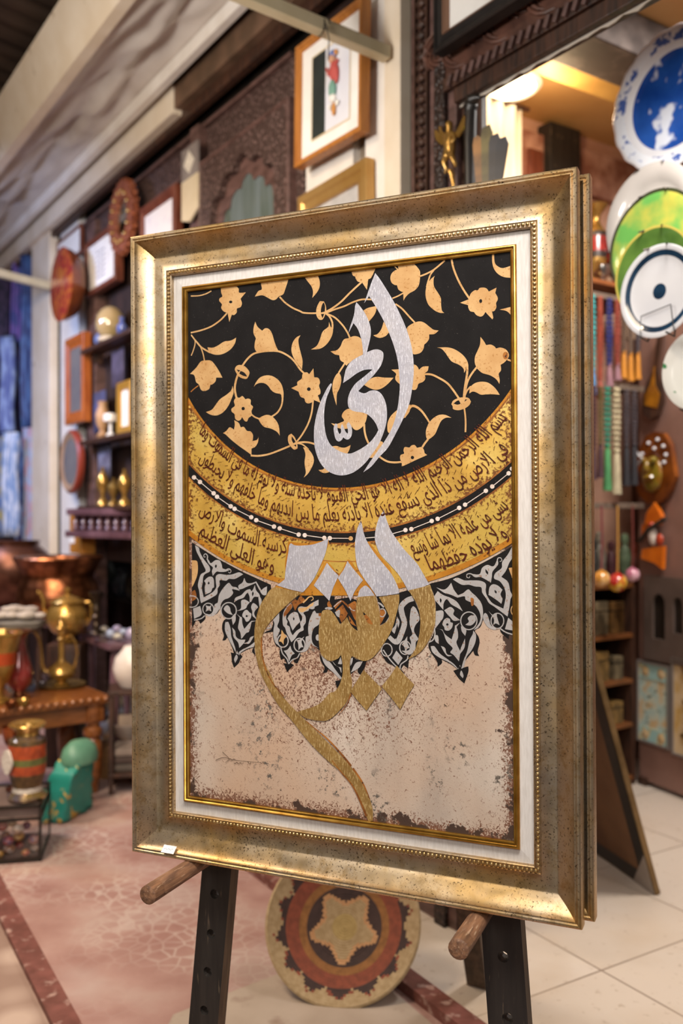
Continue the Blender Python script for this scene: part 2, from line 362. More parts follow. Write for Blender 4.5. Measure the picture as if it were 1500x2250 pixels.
GROUND, BLACK, TAN, SILVER, GOLD, BAND, INK, DOT, GREY, BROWN, OCHRE, PEN = range(12)
# ------------------------------------------------------------------ the framed calligraphy
FW, FH = 0.9296, 1.30
R_F = Matrix(((0.91389726, 0.40591602, -0.00489762), (-0.40588222, 0.91390127, 0.0066411), (0.00717167, -0.00408143, 0.99996595)))
C_F = Vector((-0.02132929, 1.73369586, 1.43672637))
def fpt(u, y, v): return C_F + R_F @ Vector((u, y, v))
def canv(px, py, d=0.037):                # lay a point of the design on the canvas plane
    dr = Vector(((px - 750) / F, 1, -(py - HY) / F)); lo = R_F.transposed() @ (Vector((0, 0, H)) - C_F); ld = R_F.transposed() @ dr
    t = (d - lo.y) / ld.y; p = lo + ld * t; return (p.x, p.z)
CROP = {'A1': (410, 560, 6), 'A2': (650, 560, 6), 'A3': (890, 560, 6), 'A4': (410, 800, 6), 'A5': (650, 800, 6), 'A6': (890, 800, 6),
        'B1': (410, 1190, 6), 'B2': (600, 1110, 6), 'B3': (780, 1110, 6), 'B4': (650, 1290, 6), 'B5': (850, 1190, 1500 / 290), 'B6': (540, 1280, 9.375),
        'C3': (400, 1350, 2), 'P': (0, 0, 1)}
def parse(spec):
    """'A2:10,20 30,40* ...' -> [(px, py, corner)]"""
    out = []; cr = 'P'
    for tok in spec.split():
        if ':' in tok:
            cr, tok = tok.split(':')
            if not tok: continue
        c = tok.endswith('*'); x, y = tok.rstrip('*').split(','); ox, oy, s = CROP[cr]
        out.append((ox + float(x) / s, oy + float(y) / s, c))
    return out
def crom(p0, p1, p2, p3, t):
    return tuple(0.5 * ((2 * b) + (c - a) * t + (2 * a - 5 * b + 4 * c - d) * t * t + (3 * b - a - 3 * c + d) * t * t * t) for a, b, c, d in zip(p0, p1, p2, p3))
def smooth(pts, closed=True, n=5):
    P = [(p[0], p[1]) for p in pts]; Cn = [p[2] for p in pts]; k = len(P); out = []
    for i in range(k if closed else k - 1):
        a, b = P[i], P[(i + 1) % k]
        pa = P[i - 1] if (i > 0 or closed) else a; pb = P[(i + 2) % k] if (closed or i + 2 < k) else b
        if Cn[i]: pa = (2 * a[0] - b[0], 2 * a[1] - b[1])
        if Cn[(i + 1) % k]: pb = (2 * b[0] - a[0], 2 * b[1] - a[1])
        L_ = math.hypot(b[0] - a[0], b[1] - a[1])
        # keep tangents in scale with the span
        def lim(q, c):
            l = math.hypot(q[0] - c[0], q[1] - c[1])
            if l > 1.6 * L_ and l > 0: return (c[0] + (q[0] - c[0]) * 1.6 * L_ / l, c[1] + (q[1] - c[1]) * 1.6 * L_ / l)
            return q
        pa = lim(pa, a); pb = lim(pb, b)
        m = max(1, min(n, int(L_ / 1.5)))
        for j in range(m): out.append(crom(pa, a, b, pb, j / m))
    if not closed: out.append(P[-1])
    return out
LAYER = 0.000032
ART = G()                                  # every paint layer of the canvas, one mesh
art_level = [0]
def uv_clip(p):
    u, v = canv(*p); return (max(-CW2, min(CW2, u)), max(-CH2, min(CH2, v)))
def fill(m, spec, raw=False, lift=1):
    pts = smooth(parse(spec)) if not raw else spec
    art_level[0] += lift; y = -0.0002 - LAYER * art_level[0] * 0.25
    q = []
    for p in pts:
        c = uv_clip(p)
        if not q or math.hypot(c[0] - q[-1][0], c[1] - q[-1][1]) > 1e-5: q.append(c)
    if len(q) > 2 and math.hypot(q[0][0] - q[-1][0], q[0][1] - q[-1][1]) < 1e-5: q.pop()
    if len(q) < 3: return
    tr = tessellate_polygon([[Vector((a, b, 0)) for a, b in q]])
    ART.add([(a, y, b) for a, b in q], [tuple(t) for t in tr], m)
def line(m, spec, w0, w1=None, sc=None):
    """brush stroke: widths in pixels of the crop"""
    pts = parse(spec); s = sc or CROP[spec.split(':')[0]][2]; c = smooth(pts, False, 6); w1 = w0 if w1 is None else w1; L_ = []; R_ = []
    for i, p in enumerate(c):
        a = c[max(0, i - 1)]; b = c[min(len(c) - 1, i + 1)]; dx, dy = b[0] - a[0], b[1] - a[1]; l = math.hypot(dx, dy) or 1
        hw = (w0 + (w1 - w0) * i / max(1, len(c) - 1)) / s / 2
        L_.append((p[0] - dy / l * hw, p[1] + dx / l * hw)); R_.append((p[0] + dy / l * hw, p[1] - dx / l * hw))
    art_level[0] += 1; y = -0.0002 - LAYER * art_level[0] * 0.25
    vs = [uv_clip(p) for p in L_] + [uv_clip(p) for p in R_]; n = len(L_)
    ART.add([(a, y, b) for a, b in vs], [(i, i + 1, n + i + 1, n + i) for i in range(n - 1)], m)
def disc(m, spec, rx, ry=None, n=16):
    p = parse(spec)[0]; s = CROP[spec.split(':')[0]][2]; ry = rx if ry is None else ry
    fill(m, [(p[0] + rx / s * math.cos(2 * PI * k / n), p[1] + ry / s * math.sin(2 * PI * k / n)) for k in range(n)], raw=True)
def ringline(m, spec, rx, ry, w, n=28):
    p = parse(spec)[0]; cr = spec.split(':')[0]; ox, oy, s = CROP[cr]; cx, cy = (p[0] - ox) * s, (p[1] - oy) * s
    line(m, cr + ':' + ' '.join('%.1f,%.1f' % (cx + rx * math.cos(2 * PI * k / n), cy + ry * math.sin(2 * PI * k / n)) for k in range(n + 1)), w)

# ground
ART.add([(-CW2 - .004, 0, -CH2 - .004), (CW2 + .004, 0, -CH2 - .004), (CW2 + .004, 0, CH2 + .004), (-CW2 - .004, 0, CH2 + .004)], [(0, 1, 2, 3)], GROUND)
# ---- lower ornament: black lappets, grey arabesque on them
fill(BLACK, 'B1:70,10* 400,220* 740,400* 1110,570* 1110,700 950,1000 915,1200 905,1400* 880,1400* 862,1450 905,1500* 890,1395* 790,1430 705,1480* 738,1515* 705,1560 690,1600 625,1665* 598,1590 590,1510 580,1460* 622,1470* 600,1400 560,1310 535,1265* 510,1300 470,1305* 490,1240 468,1160 470,1090 490,1040 520,1018* 480,985 440,890* 400,950 340,980 290,985 245,965* 250,1010 230,1040 180,1085* 165,1050* 130,1030* 100,1090 70,1140*')
fill(GREY, 'B1:110,50* 160,80 172,130 212,210 255,270 300,330 305,392 240,430 218,470 212,540 200,600 208,660 225,735* 290,700 350,660 390,600 385,540 385,460 430,428 520,438 600,432 690,405 745,432* 640,490 560,492 520,515 437,510 437,570 410,620 400,690 330,740 190,812* 178,760 165,650 148,580 163,500 190,430 250,388 220,310 165,200 130,130')
fill(GREY, 'B1:320,285 380,245 435,250 462,300 475,350 530,370 580,368* 510,397 440,400 400,395 370,420 345,452* 333,390 345,340 300,300 275,260 265,215* 295,250')
line(GREY, 'B1:270,240 275,190 250,160 226,180 232,205 250,200', 16, 8); line(GREY, 'B1:500,385 555,358 585,385 570,415 550,400', 16, 8)
fill(BLACK, 'B1:385,300* 400,322 385,352* 371,325')
fill(GREY, 'B1:230,520* 262,485 300,462 342,470 360,520 362,605* 340,615 318,665 245,697* 238,600 250,550'); fill(BLACK, 'B1:290,528* 304,548 290,568* 277,548')
fill(GREY, 'B1:530,560 562,545 600,590 660,605 702,648* 600,628 613,680 560,740 490,770 452,830 445,900 430,892* 390,950 345,980 285,985 250,950* 330,960 360,900 370,830 410,800 425,710 470,630')
ringline(GREY, 'B1:285,890', 72, 78, 13); fill(GREY, 'B1:250,840* 310,850 355,795* 320,860 325,920* 290,905 250,925* 262,880')
ringline(GREY, 'B1:555,910', 100, 106, 15); fill(GREY, 'B1:490,880 530,838 570,868 580,920 608,967* 550,950 505,915')
fill(GREY, 'B1:760,478* 790,540 850,548 918,525* 985,640* 1020,610 1060,590* 1050,700 1000,700 960,640 910,545* 880,560 800,592 740,620 690,632* 683,580 735,540')
fill(GREY, 'B1:900,572* 915,640 955,690 962,730 890,730 850,795* 830,797* 828,720 795,640 860,650'); fill(BLACK, 'B1:872,655* 885,685 868,725* 860,690')
fill(GREY, 'B1:625,802* 645,740 720,705 780,645 835,628 850,655* 790,685 750,740 680,765')
fill(GREY, 'B1:720,780 770,765 832,802* 800,840 780,880 720,905 658,915* 715,880')
fill(GREY, 'B1:850,860 880,810 940,860 910,900 890,950 925,1028* 870,980 865,920'); fill(GREY, 'B1:945,700* 985,760 985,830 960,860* 950,780')
fill(GREY, 'B1:770,905 800,903 830,935 852,950 848,1000 820,1045 785,1055 760,1010 735,985 740,945'); disc(BLACK, 'B1:792,982', 14)
fill(GREY, 'B1:660,950* 705,990* 728,1000 735,1080 760,1152* 820,1080 855,1045* 915,1045* 855,1060* 845,1110 820,1190 785,1205 740,1262 720,1282* 708,1200 678,1140 688,1070 700,1000*')
fill(GREY, 'B1:598,1130* 640,1180 650,1250 700,1290 775,1292* 760,1330 695,1402* 678,1330 620,1260 610,1190')
fill(GREY, 'B1:590,1000* 640,950 645,1040 610,1100*')
fill(GREY, 'B1:520,1030* 515,1062 550,1060 580,1150 590,1250 640,1400 652,1472* 600,1370 550,1280 508,1180 505,1100')
fill(GREY, 'B1:690,1502* 720,1460 800,1412 888,1388* 905,1315* 830,1375 740,1420 690,1455*'); fill(GREY, 'B1:650,1475* 665,1435* 690,1490*')
fill(GREY, 'B1:655,1490 675,1530 640,1602* 626,1550'); fill(GREY, 'B1:888,1243* 840,1262 808,1320 740,1342* 820,1345 862,1290')
fill(TAN, 'B1:70,245* 140,262 145,420 95,560 70,602*'); fill(BROWN, 'B1:70,660* 110,640 130,740 70,790*'); fill(GREY, 'B1:85,882* 180,848* 197,960 100,1018*'); ringline(GREY, 'B1:70,790', 85, 75, 14)
line(GREY, 'B1:240,975 190,1015 100,1035', 14)
# right-hand lappet
fill(BLACK, 'B5:480,480* 750,405 1100,235 1450,40* 1452,1062* 1390,1060 1385,1112* 1300,1040 1280,990* 1230,1000 1150,970 1092,888* 1060,970 1000,1012 1040,1080 1052,1150 1030,1250 1047,1300* 1000,1290 980,1240* 940,1290 880,1370 872,1430* 925,1418* 925,1480 880,1612* 820,1560 753,1468* 800,1450* 720,1390 620,1340* 625,1380 575,1422* 568,1360 500,1260 470,1180 500,1110 530,1040 555,900 545,650')
fill(GREY, 'B5:1420,60* 1442,150 1390,240 1352,330 1300,400* 1375,460 1400,560 1422,610 1402,660 1390,750 1370,852* 1300,800 1220,740 1160,700 1130,650 1082,580 1070,520 1000,510 930,490 850,490 748,430* 800,410 880,440 960,440 1060,445 1122,480 1122,560 1140,620 1200,700 1322,762* 1340,680 1350,600 1330,520 1280,450 1218,420 1230,360 1302,300 1310,230 1370,150')
fill(GREY, 'B5:950,365* 1050,370 1080,300 1140,265 1210,280 1255,200* 1262,260 1200,340 1192,400 1180,467* 1120,430 1060,402 1000,405')
line(GREY, 'B5:1000,390 950,365 910,372 908,405 935,412 942,392', 14, 7); line(GREY, 'B5:1252,235 1260,190 1292,185 1305,215 1280,228', 13, 7); fill(BLACK, 'B5:1118,310* 1148,345 1148,378* 1122,350')
fill(GREY, 'B5:1205,485 1260,500 1312,547* 1290,600 1312,650 1300,707* 1240,660 1180,620 1153,605* 1165,520'); fill(BLACK, 'B5:1222,548* 1246,568 1242,592* 1224,575')
fill(GREY, 'B5:560,520* 640,545 685,525 730,468* 760,545 808,610* 870,582 895,560 928,543 965,580 1015,625 1072,700 1092,800 1080,900 1040,975 985,1005* 1050,920 1062,840 1030,760 970,700 895,662 882,622 800,637* 720,602 650,582')
fill(BROWN, 'B5:950,640 985,650 985,720 960,730')
ringline(GREY, 'B5:930,900', 92, 100, 13); fill(GREY, 'B5:1000,840* 1008,900 955,952 890,946* 930,910 918,870 955,838')
fill(GREY, 'B5:575,562* 640,608 720,638 800,690 862,792* 800,752 730,712 680,655 645,700 640,775* 580,705 535,640'); fill(BLACK, 'B5:605,640* 622,665 612,700* 600,670')
fill(GREY, 'B5:650,780* 720,743 765,780 755,830 832,892* 760,900 720,860 690,830'); fill(GREY, 'B5:555,790* 635,785 640,860 600,920 548,988*')
fill(GREY, 'B5:680,868 715,880 722,915 748,925 740,975 705,1010 660,1005 650,970 630,940 645,895'); disc(BLACK, 'B5:686,942', 14)
fill(GREY, 'B5:550,985* 630,1000* 662,1055 735,1112* 768,1000 772,955* 830,920* 790,970* 805,1020 808,1090 790,1150 835,1250* 818,1362* 760,1290 720,1258 745,1210 690,1150 665,1105 628,1010')
fill(GREY, 'B5:612,1185* 660,1208 680,1275 740,1297* 690,1302 650,1255'); fill(GREY, 'B5:887,1100* 882,1200 828,1282* 838,1215')
fill(GREY, 'B5:495,1188* 540,1190 600,1270 680,1330 760,1390 812,1450* 828,1400* 845,1442* 870,1350 910,1250 940,1120 975,1050 980,1010* 1012,1060 1002,1150 955,1245 905,1310 872,1430* 850,1445* 828,1412* 805,1450* 720,1380 600,1320 520,1260')
fill(GREY, 'B5:535,1060* 580,1070 590,1165* 550,1130'); line(GREY, 'B5:470,1145 520,1120 545,1060 540,985', 14); fill(GREY, 'B5:840,960* 900,1000 890,1072* 850,1020')
fill(GREY, 'B5:845,1465 870,1520 862,1552* 830,1512')
ringline(GREY, 'B5:1255,900', 72, 86, 12); fill(GREY, 'B5:1155,790* 1200,830 1245,810 1250,850 1280,950* 1235,930 1205,955* 1215,880'); fill(GREY, 'B5:1092,850 1112,812 1140,830 1165,900 1190,960 1272,990* 1215,1002 1148,972 1105,910')
fill(GREY, 'B5:1378,865* 1442,920* 1442,1012* 1340,995*'); fill(TAN, 'B5:1382,300* 1448,290* 1448,500* 1410,380'); line(GREY, 'B5:1285,985 1350,1030 1445,1060', 14); ringline(TAN, 'B5:1465,780', 55, 70, 10)
disc(BLACK, 'B5:1438,1150', 22, 18)
# middle lappets between the letters
fill(BLACK, 'B6:1150,205* 1500,250* 1830,285* 1830,1500* 1660,1500 1500,1380 1345,1215* 1285,1370 1125,1442* 1122,1530 1062,1668* 1000,1640 990,1600 1075,1520* 950,1610 930,1660* 997,1700* 940,1745 855,1845* 812,1745 778,1655* 845,1670* 790,1560* 725,1592* 712,1540 695,1450 705,1345* 620,1290 570,1150 560,1010* 370,1045* 430,1000 520,960 560,850 570,760 700,600 850,500 950,400')
fill(GREY, 'B6:690,620* 690,780 650,900 702,970 680,1050 645,1130 665,1250 720,1315* 620,1250 575,1120 572,980 590,850 565,770*'); ringline(GREY, 'B6:765,1200', 110, 132, 26)
fill(TAN, 'B6:740,970* 790,1050 850,1110* 790,1170 780,1280* 730,1220 680,1215* 720,1120')
fill(GREY, 'B6:850,500* 930,430 960,500 900,590 840,660 835,750 862,800 850,870 902,910 922,1000 965,1085* 1050,990 1130,930 1120,830 1160,760 1150,680 1090,600 1078,530 1130,490 1250,500 1330,440 1500,350* 1500,465* 1420,500 1380,550 1310,540 1290,580 1190,620 1232,700 1236,820 1190,900 1190,980 1100,1030 1020,1150 940,1228* 890,1130 840,1030 810,930 770,880 758,760 770,640 800,560')
fill(BROWN, 'B6:860,500* 930,440 955,500 900,590 800,700 780,640'); fill(TAN, 'B6:1090,530 1250,505 1330,450 1400,400* 1380,480 1300,530 1180,610 1100,590')
fill(GREY, 'B6:905,660 990,608 1065,622 1092,690 1125,805* 1080,850 1030,905 965,988* 925,890 895,800 858,738*'); fill(BLACK, 'B6:990,712* 1006,745 990,785* 974,745')
fill(BROWN, 'B6:1030,340* 1060,370 1130,275 1200,330 1235,385* 1160,420 1080,470 1018,582* 975,480 950,400'); line(TAN, 'B6:1180,415 1250,350 1300,300 1370,290 1390,340 1345,372', 34, 14)
fill(GREY, 'B6:920,1298* 950,1390 1012,1462* 950,1500 895,1625* 850,1500 783,1405* 860,1380')
ringline(GREY, 'B6:1108,1285', 112, 138, 24); fill(GREY, 'B6:1290,1098* 1345,1150 1330,1280 1250,1405 1125,1440* 1225,1340 1232,1200 1240,1120'); fill(GREY, 'B6:1045,1190* 1120,1170 1208,1108* 1150,1220 1192,1335* 1140,1335 1088,1392* 1080,1260')
line(GREY, 'B6:722,1335 760,1460 850,1570 885,1675', 24); line(GREY, 'B6:1112,1455 1060,1550 960,1590 890,1670', 22); line(GREY, 'B6:500,860 515,920 440,945', 30)
fill(GREY, 'B4:225,325* 250,310 270,345* 335,342* 312,480 240,540 213,620 213,700 240,760 308,805* 220,760 180,680 163,560 178,440'); disc(BROWN, 'B4:450,225', 36, 45); disc(GREY, 'B4:435,280', 52, 18); disc(GREY, 'B4:290,665', 28, 42)
fill(BROWN, 'B4:300,345* 335,340* 330,385* 300,380*'); disc(GREY, 'B4:215,272', 34, 20)
fill(BLACK, 'B4:312,860* 340,920 450,985 520,960 600,900 740,915 800,955 930,975* 905,1060 850,1152* 815,1115 822,1060* 730,1140* 640,1100 615,1150 605,1230 545,1335* 518,1235* 590,1220 540,1150 422,1080* 410,1120 355,1130* 378,1060 325,960')
fill(GREY, 'B4:335,890* 450,988 520,1085 605,1195* 590,1215 500,1130 400,1040 360,975'); fill(GREY, 'B4:725,1125* 790,1000 885,975* 830,1065'); fill(GREY, 'B4:480,970* 540,1040 600,1060* 600,1130 570,1060 510,1020'); fill(GREY, 'B4:710,950* 750,930 745,990 722,1040*'); fill(GREY, 'B4:590,920* 610,1010 555,1010*')
fill(BLACK, 'B4:440,175* 690,135* 815,175* 800,330 822,577* 720,522 680,400* 592,492* 520,380 475,330* 500,300*')
fill(BROWN, 'B4:500,245* 600,172 700,262 670,380 605,470* 540,330'); fill(BLACK, 'B4:490,325* 610,190* 740,330 800,470* 690,350 620,230* 540,300'); fill(BROWN, 'B4:690,230* 790,190 795,440 730,330'); fill(GREY, 'B4:515,330* 580,300 575,400* 540,380'); fill(BROWN, 'B4:695,370* 740,430 800,520* 720,470')
line(GREY, 'B4:500,260 550,215 600,180', 12); line(GREY, 'B4:700,255 740,300 780,310', 12)
# between the two tall strokes
fill(BLACK, 'B4:1060,110* 1110,130* 1225,370 1225,400* 1170,470* 1110,500* 1110,300'); fill(BROWN, 'B4:1110,290* 1160,285 1190,340 1130,470* 1110,500*'); line(GREY, 'B4:1080,205 1120,225 1160,265', 22); line(GREY, 'B4:1112,290 1160,290 1185,340 1150,390 1112,380', 14); fill(GREY, 'B4:1235,380* 1225,430 1180,470*')
fill(BLACK, 'B5:120,585* 245,550* 330,700 390,900 365,1130 262,1310 242,1440* 190,1400* 160,1450* 210,1505* 130,1450 60,1400 0,1370 -70,1260* 20,1050 110,800')
line(GREY, 'B5:300,645 230,670 165,740 175,830 200,920 175,1020 115,1140 30,1075', 62); fill(GREY, 'B5:115,850* 145,920 100,1062* 55,1005 95,950'); fill(BLACK, 'B5:120,930* 100,1010 80,1060* 40,1020 30,1050 90,1110* 130,1040')
fill(GREY, 'B5:275,760* 300,735 335,765 372,880 325,950 310,1020 365,1110* 330,1140 320,1230 255,1285 165,1240* 250,1230 275,1150 260,1090 290,1050 260,940 262,840'); fill(BLACK, 'B5:370,900* 385,1000 365,1100* 325,1030 330,960'); ringline(GREY, 'B5:208,1205', 62, 76, 13); fill(GREY, 'B5:232,1075* 235,1150 262,1210* 235,1215 210,1255* 200,1200 170,1170*')
fill(GREY, 'B5:108,1238* 180,1322* 130,1402* 62,1320*'); line(GREY, 'B5:240,1295 230,1340 160,1395 150,1450', 14); line(GREY, 'B5:-40,1230 20,1320 90,1400 150,1450', 14); ringline(GREY, 'B5:0,1230', 60, 72, 13)
# ---- the gold bands
CIR = (0.008, 0.520)
def band(m, r0, r1, lift=1):
    art_level[0] += lift; y = -0.0002 - LAYER * art_level[0] * 0.25; n = 96; vs = []; fs = []
    a0, a1 = -PI * 0.93, -PI * 0.07
    for i in range(n + 1):
        a = a0 + (a1 - a0) * i / n
        for r in (r0, r1):
            u, v = CIR[0] + r * math.cos(a), CIR[1] + r * math.sin(a); vs.append((u, v))
    for i in range(n):
        poly = [vs[2 * i], vs[2 * i + 1], vs[2 * i + 3], vs[2 * i + 2]]
        poly = clip(poly)
        if len(poly) > 2: fs.append(poly)
    for p in fs: ART.add([(a, y, b) for a, b in p], [tuple(range(len(p)))], m)
def clip(poly):
    for ax, lim, sg in ((0, CW2, 1), (0, -CW2, -1), (1, CH2, 1), (1, -CH2, -1)):
        out = []
        for i in range(len(poly)):
            a, b = poly[i], poly[(i + 1) % len(poly)]; da, db = (lim - a[ax]) * sg, (lim - b[ax]) * sg
            if da >= 0: out.append(a)
            if da * db < 0:
                t = da / (da - db); out.append(tuple(a[k] + (b[k] - a[k]) * t for k in (0, 1)))
        poly = out
        if len(poly) < 3: return []
    return poly
band(BAND, 0.400, 0.613)
band(OCHRE, 0.603, 0.613); band(OCHRE, 0.409, 0.4135)
band(BLACK, 0.4975, 0.5165); band(BROWN, 0.4135, 0.4165); band(BROWN, 0.4945, 0.4975); band(BROWN, 0.5165, 0.519)
# ochre glow painted round the big letters where they cross the band
fill(OCHRE, 'B2:200,480* 420,500 560,480 735,455* 735,560 690,720 600,900 520,1020 700,740 870,900 990,715 1110,850* 1060,600 1075,480* 1260,480* 1460,720* 1560,860 1560,1190* 60,1190* 0,1100* 150,960 160,760')
fill(BAND, 'B2:735,510* 1080,520* 1090,730* 985,710* 872,900* 715,740* 650,730* 700,600'); line(BROWN, 'B2:660,728 830,742 1090,742', 14)
# beads on the black line
for s_ in ('425,1045 440,1059', '440,1059 470,1084', '477.5,1091.5 507.5,1112.5', '516,1118 552.5,1136.5', '563.5,1143 602.5,1157', '615,1161 656.7,1174.5', '670,1176 713,1182', '725,1182.5 771,1183',
           '800,1182.3 830,1180', '858,1174 891,1164.7', '904,1162.5 948.7,1144.7', '961.7,1140 1009,1116', '1022,1109 1067.5,1078.5', '1081.5,1069 1117.5,1040'):
    line(DOT, 'P:' + s_, 1.7)
for s_ in '440,1059 470,1084 477.5,1091.5 507.5,1112.5 516,1118 552.5,1136.5 563.5,1143 602.5,1157 615,1161 656.7,1174.5 670,1176 713,1182 725,1182.5 891,1164.7 904,1162.5 948.7,1144.7 961.7,1140 1009,1116 1022,1109 1067.5,1078.5 1081.5,1069 1117.5,1040 1125,1030 427,1049'.split():
    disc(DOT, 'P:' + s_, 4.9)
disc(TAN, 'P:771,1183', 4.9)
# ---- black sky with flowers
pts = []
a0 = math.pi * 1.0
pl = [(CIR[0] + 0.4095 * math.cos(-PI * k / 120), CIR[1] + 0.4095 * math.sin(-PI * k / 120)) for k in range(121)]
pl = clip(pl + [(-0.45, 0.60), (0.45, 0.60)])
art_level[0] += 1; yb = -0.0002 - LAYER * art_level[0] * 0.25
ART.add([(a, yb, b) for a, b in pl], [tuple(t) for t in tessellate_polygon([[Vector((a, b, 0)) for a, b in pl]])], BLACK)
T = TAN
fill(T, 'A1:455,440* 500,435 650,415 690,450 697,500 785,497* 715,580* 733,640 715,690 668,710 665,760 630,795 600,790* 567,886* 545,770* 490,745 460,700 470,655 435,610 440,575 475,550 460,500'); disc(BLACK, 'A1:585,623', 22, 18)
line(T, 'A1:60,1028 200,995 330,945 440,870 510,800 535,770', 20); line(T, 'A1:60,545 170,540 260,515 330,478', 15)
fill(T, 'A1:980,370* 995,455 950,480 903,552* 1000,535 1060,560 1130,597 1180,590 1220,550 1265,530 1285,510 1345,330*')
line(T, 'A1:1230,555 1300,630 1400,700 1500,745 A2:100,765 200,772 290,770', 22)
line(T, 'A1:65,1055 120,1130 200,1220 315,1290', 16, 22); fill(T, 'A1:280,1220* 350,1225 420,1195 500,1145 590,1130 658,1093* 640,1170 580,1250 490,1305 400,1320 320,1300 295,1270')
line(T, 'A1:115,1120 180,1200 220,1300 240,1400', 15); line(T, 'A1:65,1065 110,1120 115,1180 90,1270 65,1330', 13)
fill(T, 'A1:908,883* 940,950 1000,1002* 1040,970 1090,980 1130,1040 1160,1140 1190,1220 1220,1278* 1100,1275 1000,1285 935,1285 900,1230 905,1150 918,1105* 885,1030 890,950')
line(T, 'A1:735,1470 800,1380 880,1310 980,1280 1100,1268 1220,1275 1330,1325 1420,1400 A2:60,1510 115,1565', 24)
fill(T, 'A2:65,1061* 38,1120 45,1200 70,1300 92,1400 85,1512* 30,1440 -20,1370 -55,1270 -42,1170 5,1095')
fill(T, 'A4:640,70 660,30 700,12 770,30 825,90 832,130 800,192 760,195 700,170 660,120'); fill(BLACK, 'A4:662,72* 712,84* 690,108*'); fill(BLACK, 'A4:715,92* 760,110 795,150 798,168* 750,155 698,128*')
fill(T, 'A4:190,-30 240,-45 320,-45 370,0 430,90 477,180* 395,180* 385,230 345,268 318,275* 300,330 240,356 195,340 165,270 130,240 105,150 50,130* 130,50')
line(BROWN, 'A4:160,285 100,330 60,368', 13)
fill(T, 'A4:610,288* 625,370 600,450 550,560 480,640 400,678 320,668 260,634* 340,600 400,520 450,460 530,405 590,350')
line(T, 'A4:688,120 655,220 640,320 655,420 675,470', 26)
fill(T, 'A4:660,440 700,445 740,423 780,465* 815,455 850,475 850,530 880,565 860,620 865,675 820,712* 800,757 770,750 735,700* 715,735 680,747 645,720 635,660 600,630 597,590 640,550 628,490'); disc(BLACK, 'A4:750,588', 22)
line(T, 'A4:860,665 905,700 960,722', 20); fill(T, 'A4:948,720* 1000,690 1060,670 1120,685 1180,740 1220,820 1232,942* 1190,890 1110,850 1030,830 980,780')
line(T, 'A4:1125,695 1200,640 1250,560 1268,470 1265,400', 22)
fill(T, 'A4:890,302* 920,240 970,180 1040,152 1120,155 1200,200 1255,270 1280,360 1282,440* 1255,440* 1245,400 1170,380 1120,345 1080,290 1030,255 970,250 920,270')
fill(T, 'A4:485,910* 530,880 570,835 610,850 628,868* 640,800 632,740* 690,775 718,835* 760,830 800,880 850,890 880,940 875,1015* 930,1000 953,967* 945,1030 910,1090 860,1115* 860,1200* 780,1140 700,1085 600,1005 520,930')
line(T, 'A4:850,1205 950,1210 1080,1190 1220,1140 1365,1080', 24)
fill(T, 'A4:1340,980 1350,940 1385,918* 1430,965 1450,1020 1465,1070 1465,1115* 1420,1128 1370,1080 1345,1030'); fill(BLACK, 'A4:1390,950* 1425,1000 1440,1030* 1410,1045* 1390,1000'); fill(BLACK, 'A4:1420,1070* 1448,1060* 1448,1095*')
line(T, 'A5:5,1035 80,940 160,800 210,650 232,475', 22); line(T, 'A5:0,1040 100,1030 180,1035 260,1058', 24)
line(T, 'A5:20,1045 90,1060 170,1125', 18); fill(T, 'A5:98,1098* 150,1110 205,1165 240,1240 235,1310 200,1390 160,1450 108,1497* 135,1430 120,1330 120,1270 130,1200 118,1140')
fill(T, 'A5:105,118 150,110 180,135* 235,58* 245,175* 300,185 322,240 310,290 328,350 325,395 295,412* 328,512* 230,470* 215,505 165,520 130,500 115,455 65,430 40,365* -57,318* 25,280* 25,235 80,195 90,140'); disc(BLACK, 'A5:175,332', 25, 24)
fill(T, 'A2:120,300* 295,275* 318,350 315,430 280,500 220,571* 230,490 210,420 165,360')
fill(T, 'A2:320,613* 375,617* 400,680 400,760 360,850 310,855 275,800 272,740 285,680'); fill(BLACK, 'A2:372,628* 388,680 385,750* 335,762* 335,720 350,660'); fill(BLACK, 'A2:335,785* 378,780* 355,838*')
line(T, 'A2:395,755 480,710 600,620 720,500 870,362', 24); line(T, 'A2:330,772 400,765 520,720 640,680 760,625 880,590 1015,592', 22); line(T, 'A2:1275,576 1350,545 1425,503', 18)
fill(T, 'A2:738,230* 745,205* 1060,170* 1030,235 1015,270 990,310 958,325* 940,463* 875,365* 820,355 790,310 785,290 755,275')
line(T, 'A2:400,775 450,820 485,900 485,980', 24); fill(T, 'A2:440,886* 468,960 492,950 490,1030 460,1110 400,1190 320,1240 203,1251* 280,1200 320,1120 345,1040 370,1000 430,950')
line(T, 'A2:410,778 520,830 620,930 680,1020 715,1095', 22)
fill(T, 'A2:650,1110 700,1100 760,1075 820,1080 870,1120 900,1250 880,1320 780,1380 690,1440 670,1462 640,1425 590,1390 575,1325* 520,1315 460,1274* 540,1260 590,1210 620,1140')
line(T, 'A2:650,1430 570,1555', 22); fill(T, 'A5:570,108* 597,160 602,230 580,320 545,400 540,548* 505,430 485,330 495,230 530,150')
fill(T, 'A2:895,735* 955,702 1062,678* 1068,710 1040,790 965,885* 930,800'); fill(T, 'A2:1160,885* 1210,950 1240,1010* 1190,1070 1120,1097 1060,1085 1025,1062* 1080,1045 1130,980')
fill(T, 'A3:-90,150* -85,195* -130,208 -175,250 -192,310 -175,370 -130,402 -105,402* -85,460 -40,490 -22,492* -18,607* 10,560 60,510 130,470 180,410 197,330 202,260 195,210 150,150 115,120* -50,140*')
line(T, 'A2:1300,150 1350,200', 14); line(T, 'A3:195,287 300,245 400,185 525,78', 22)
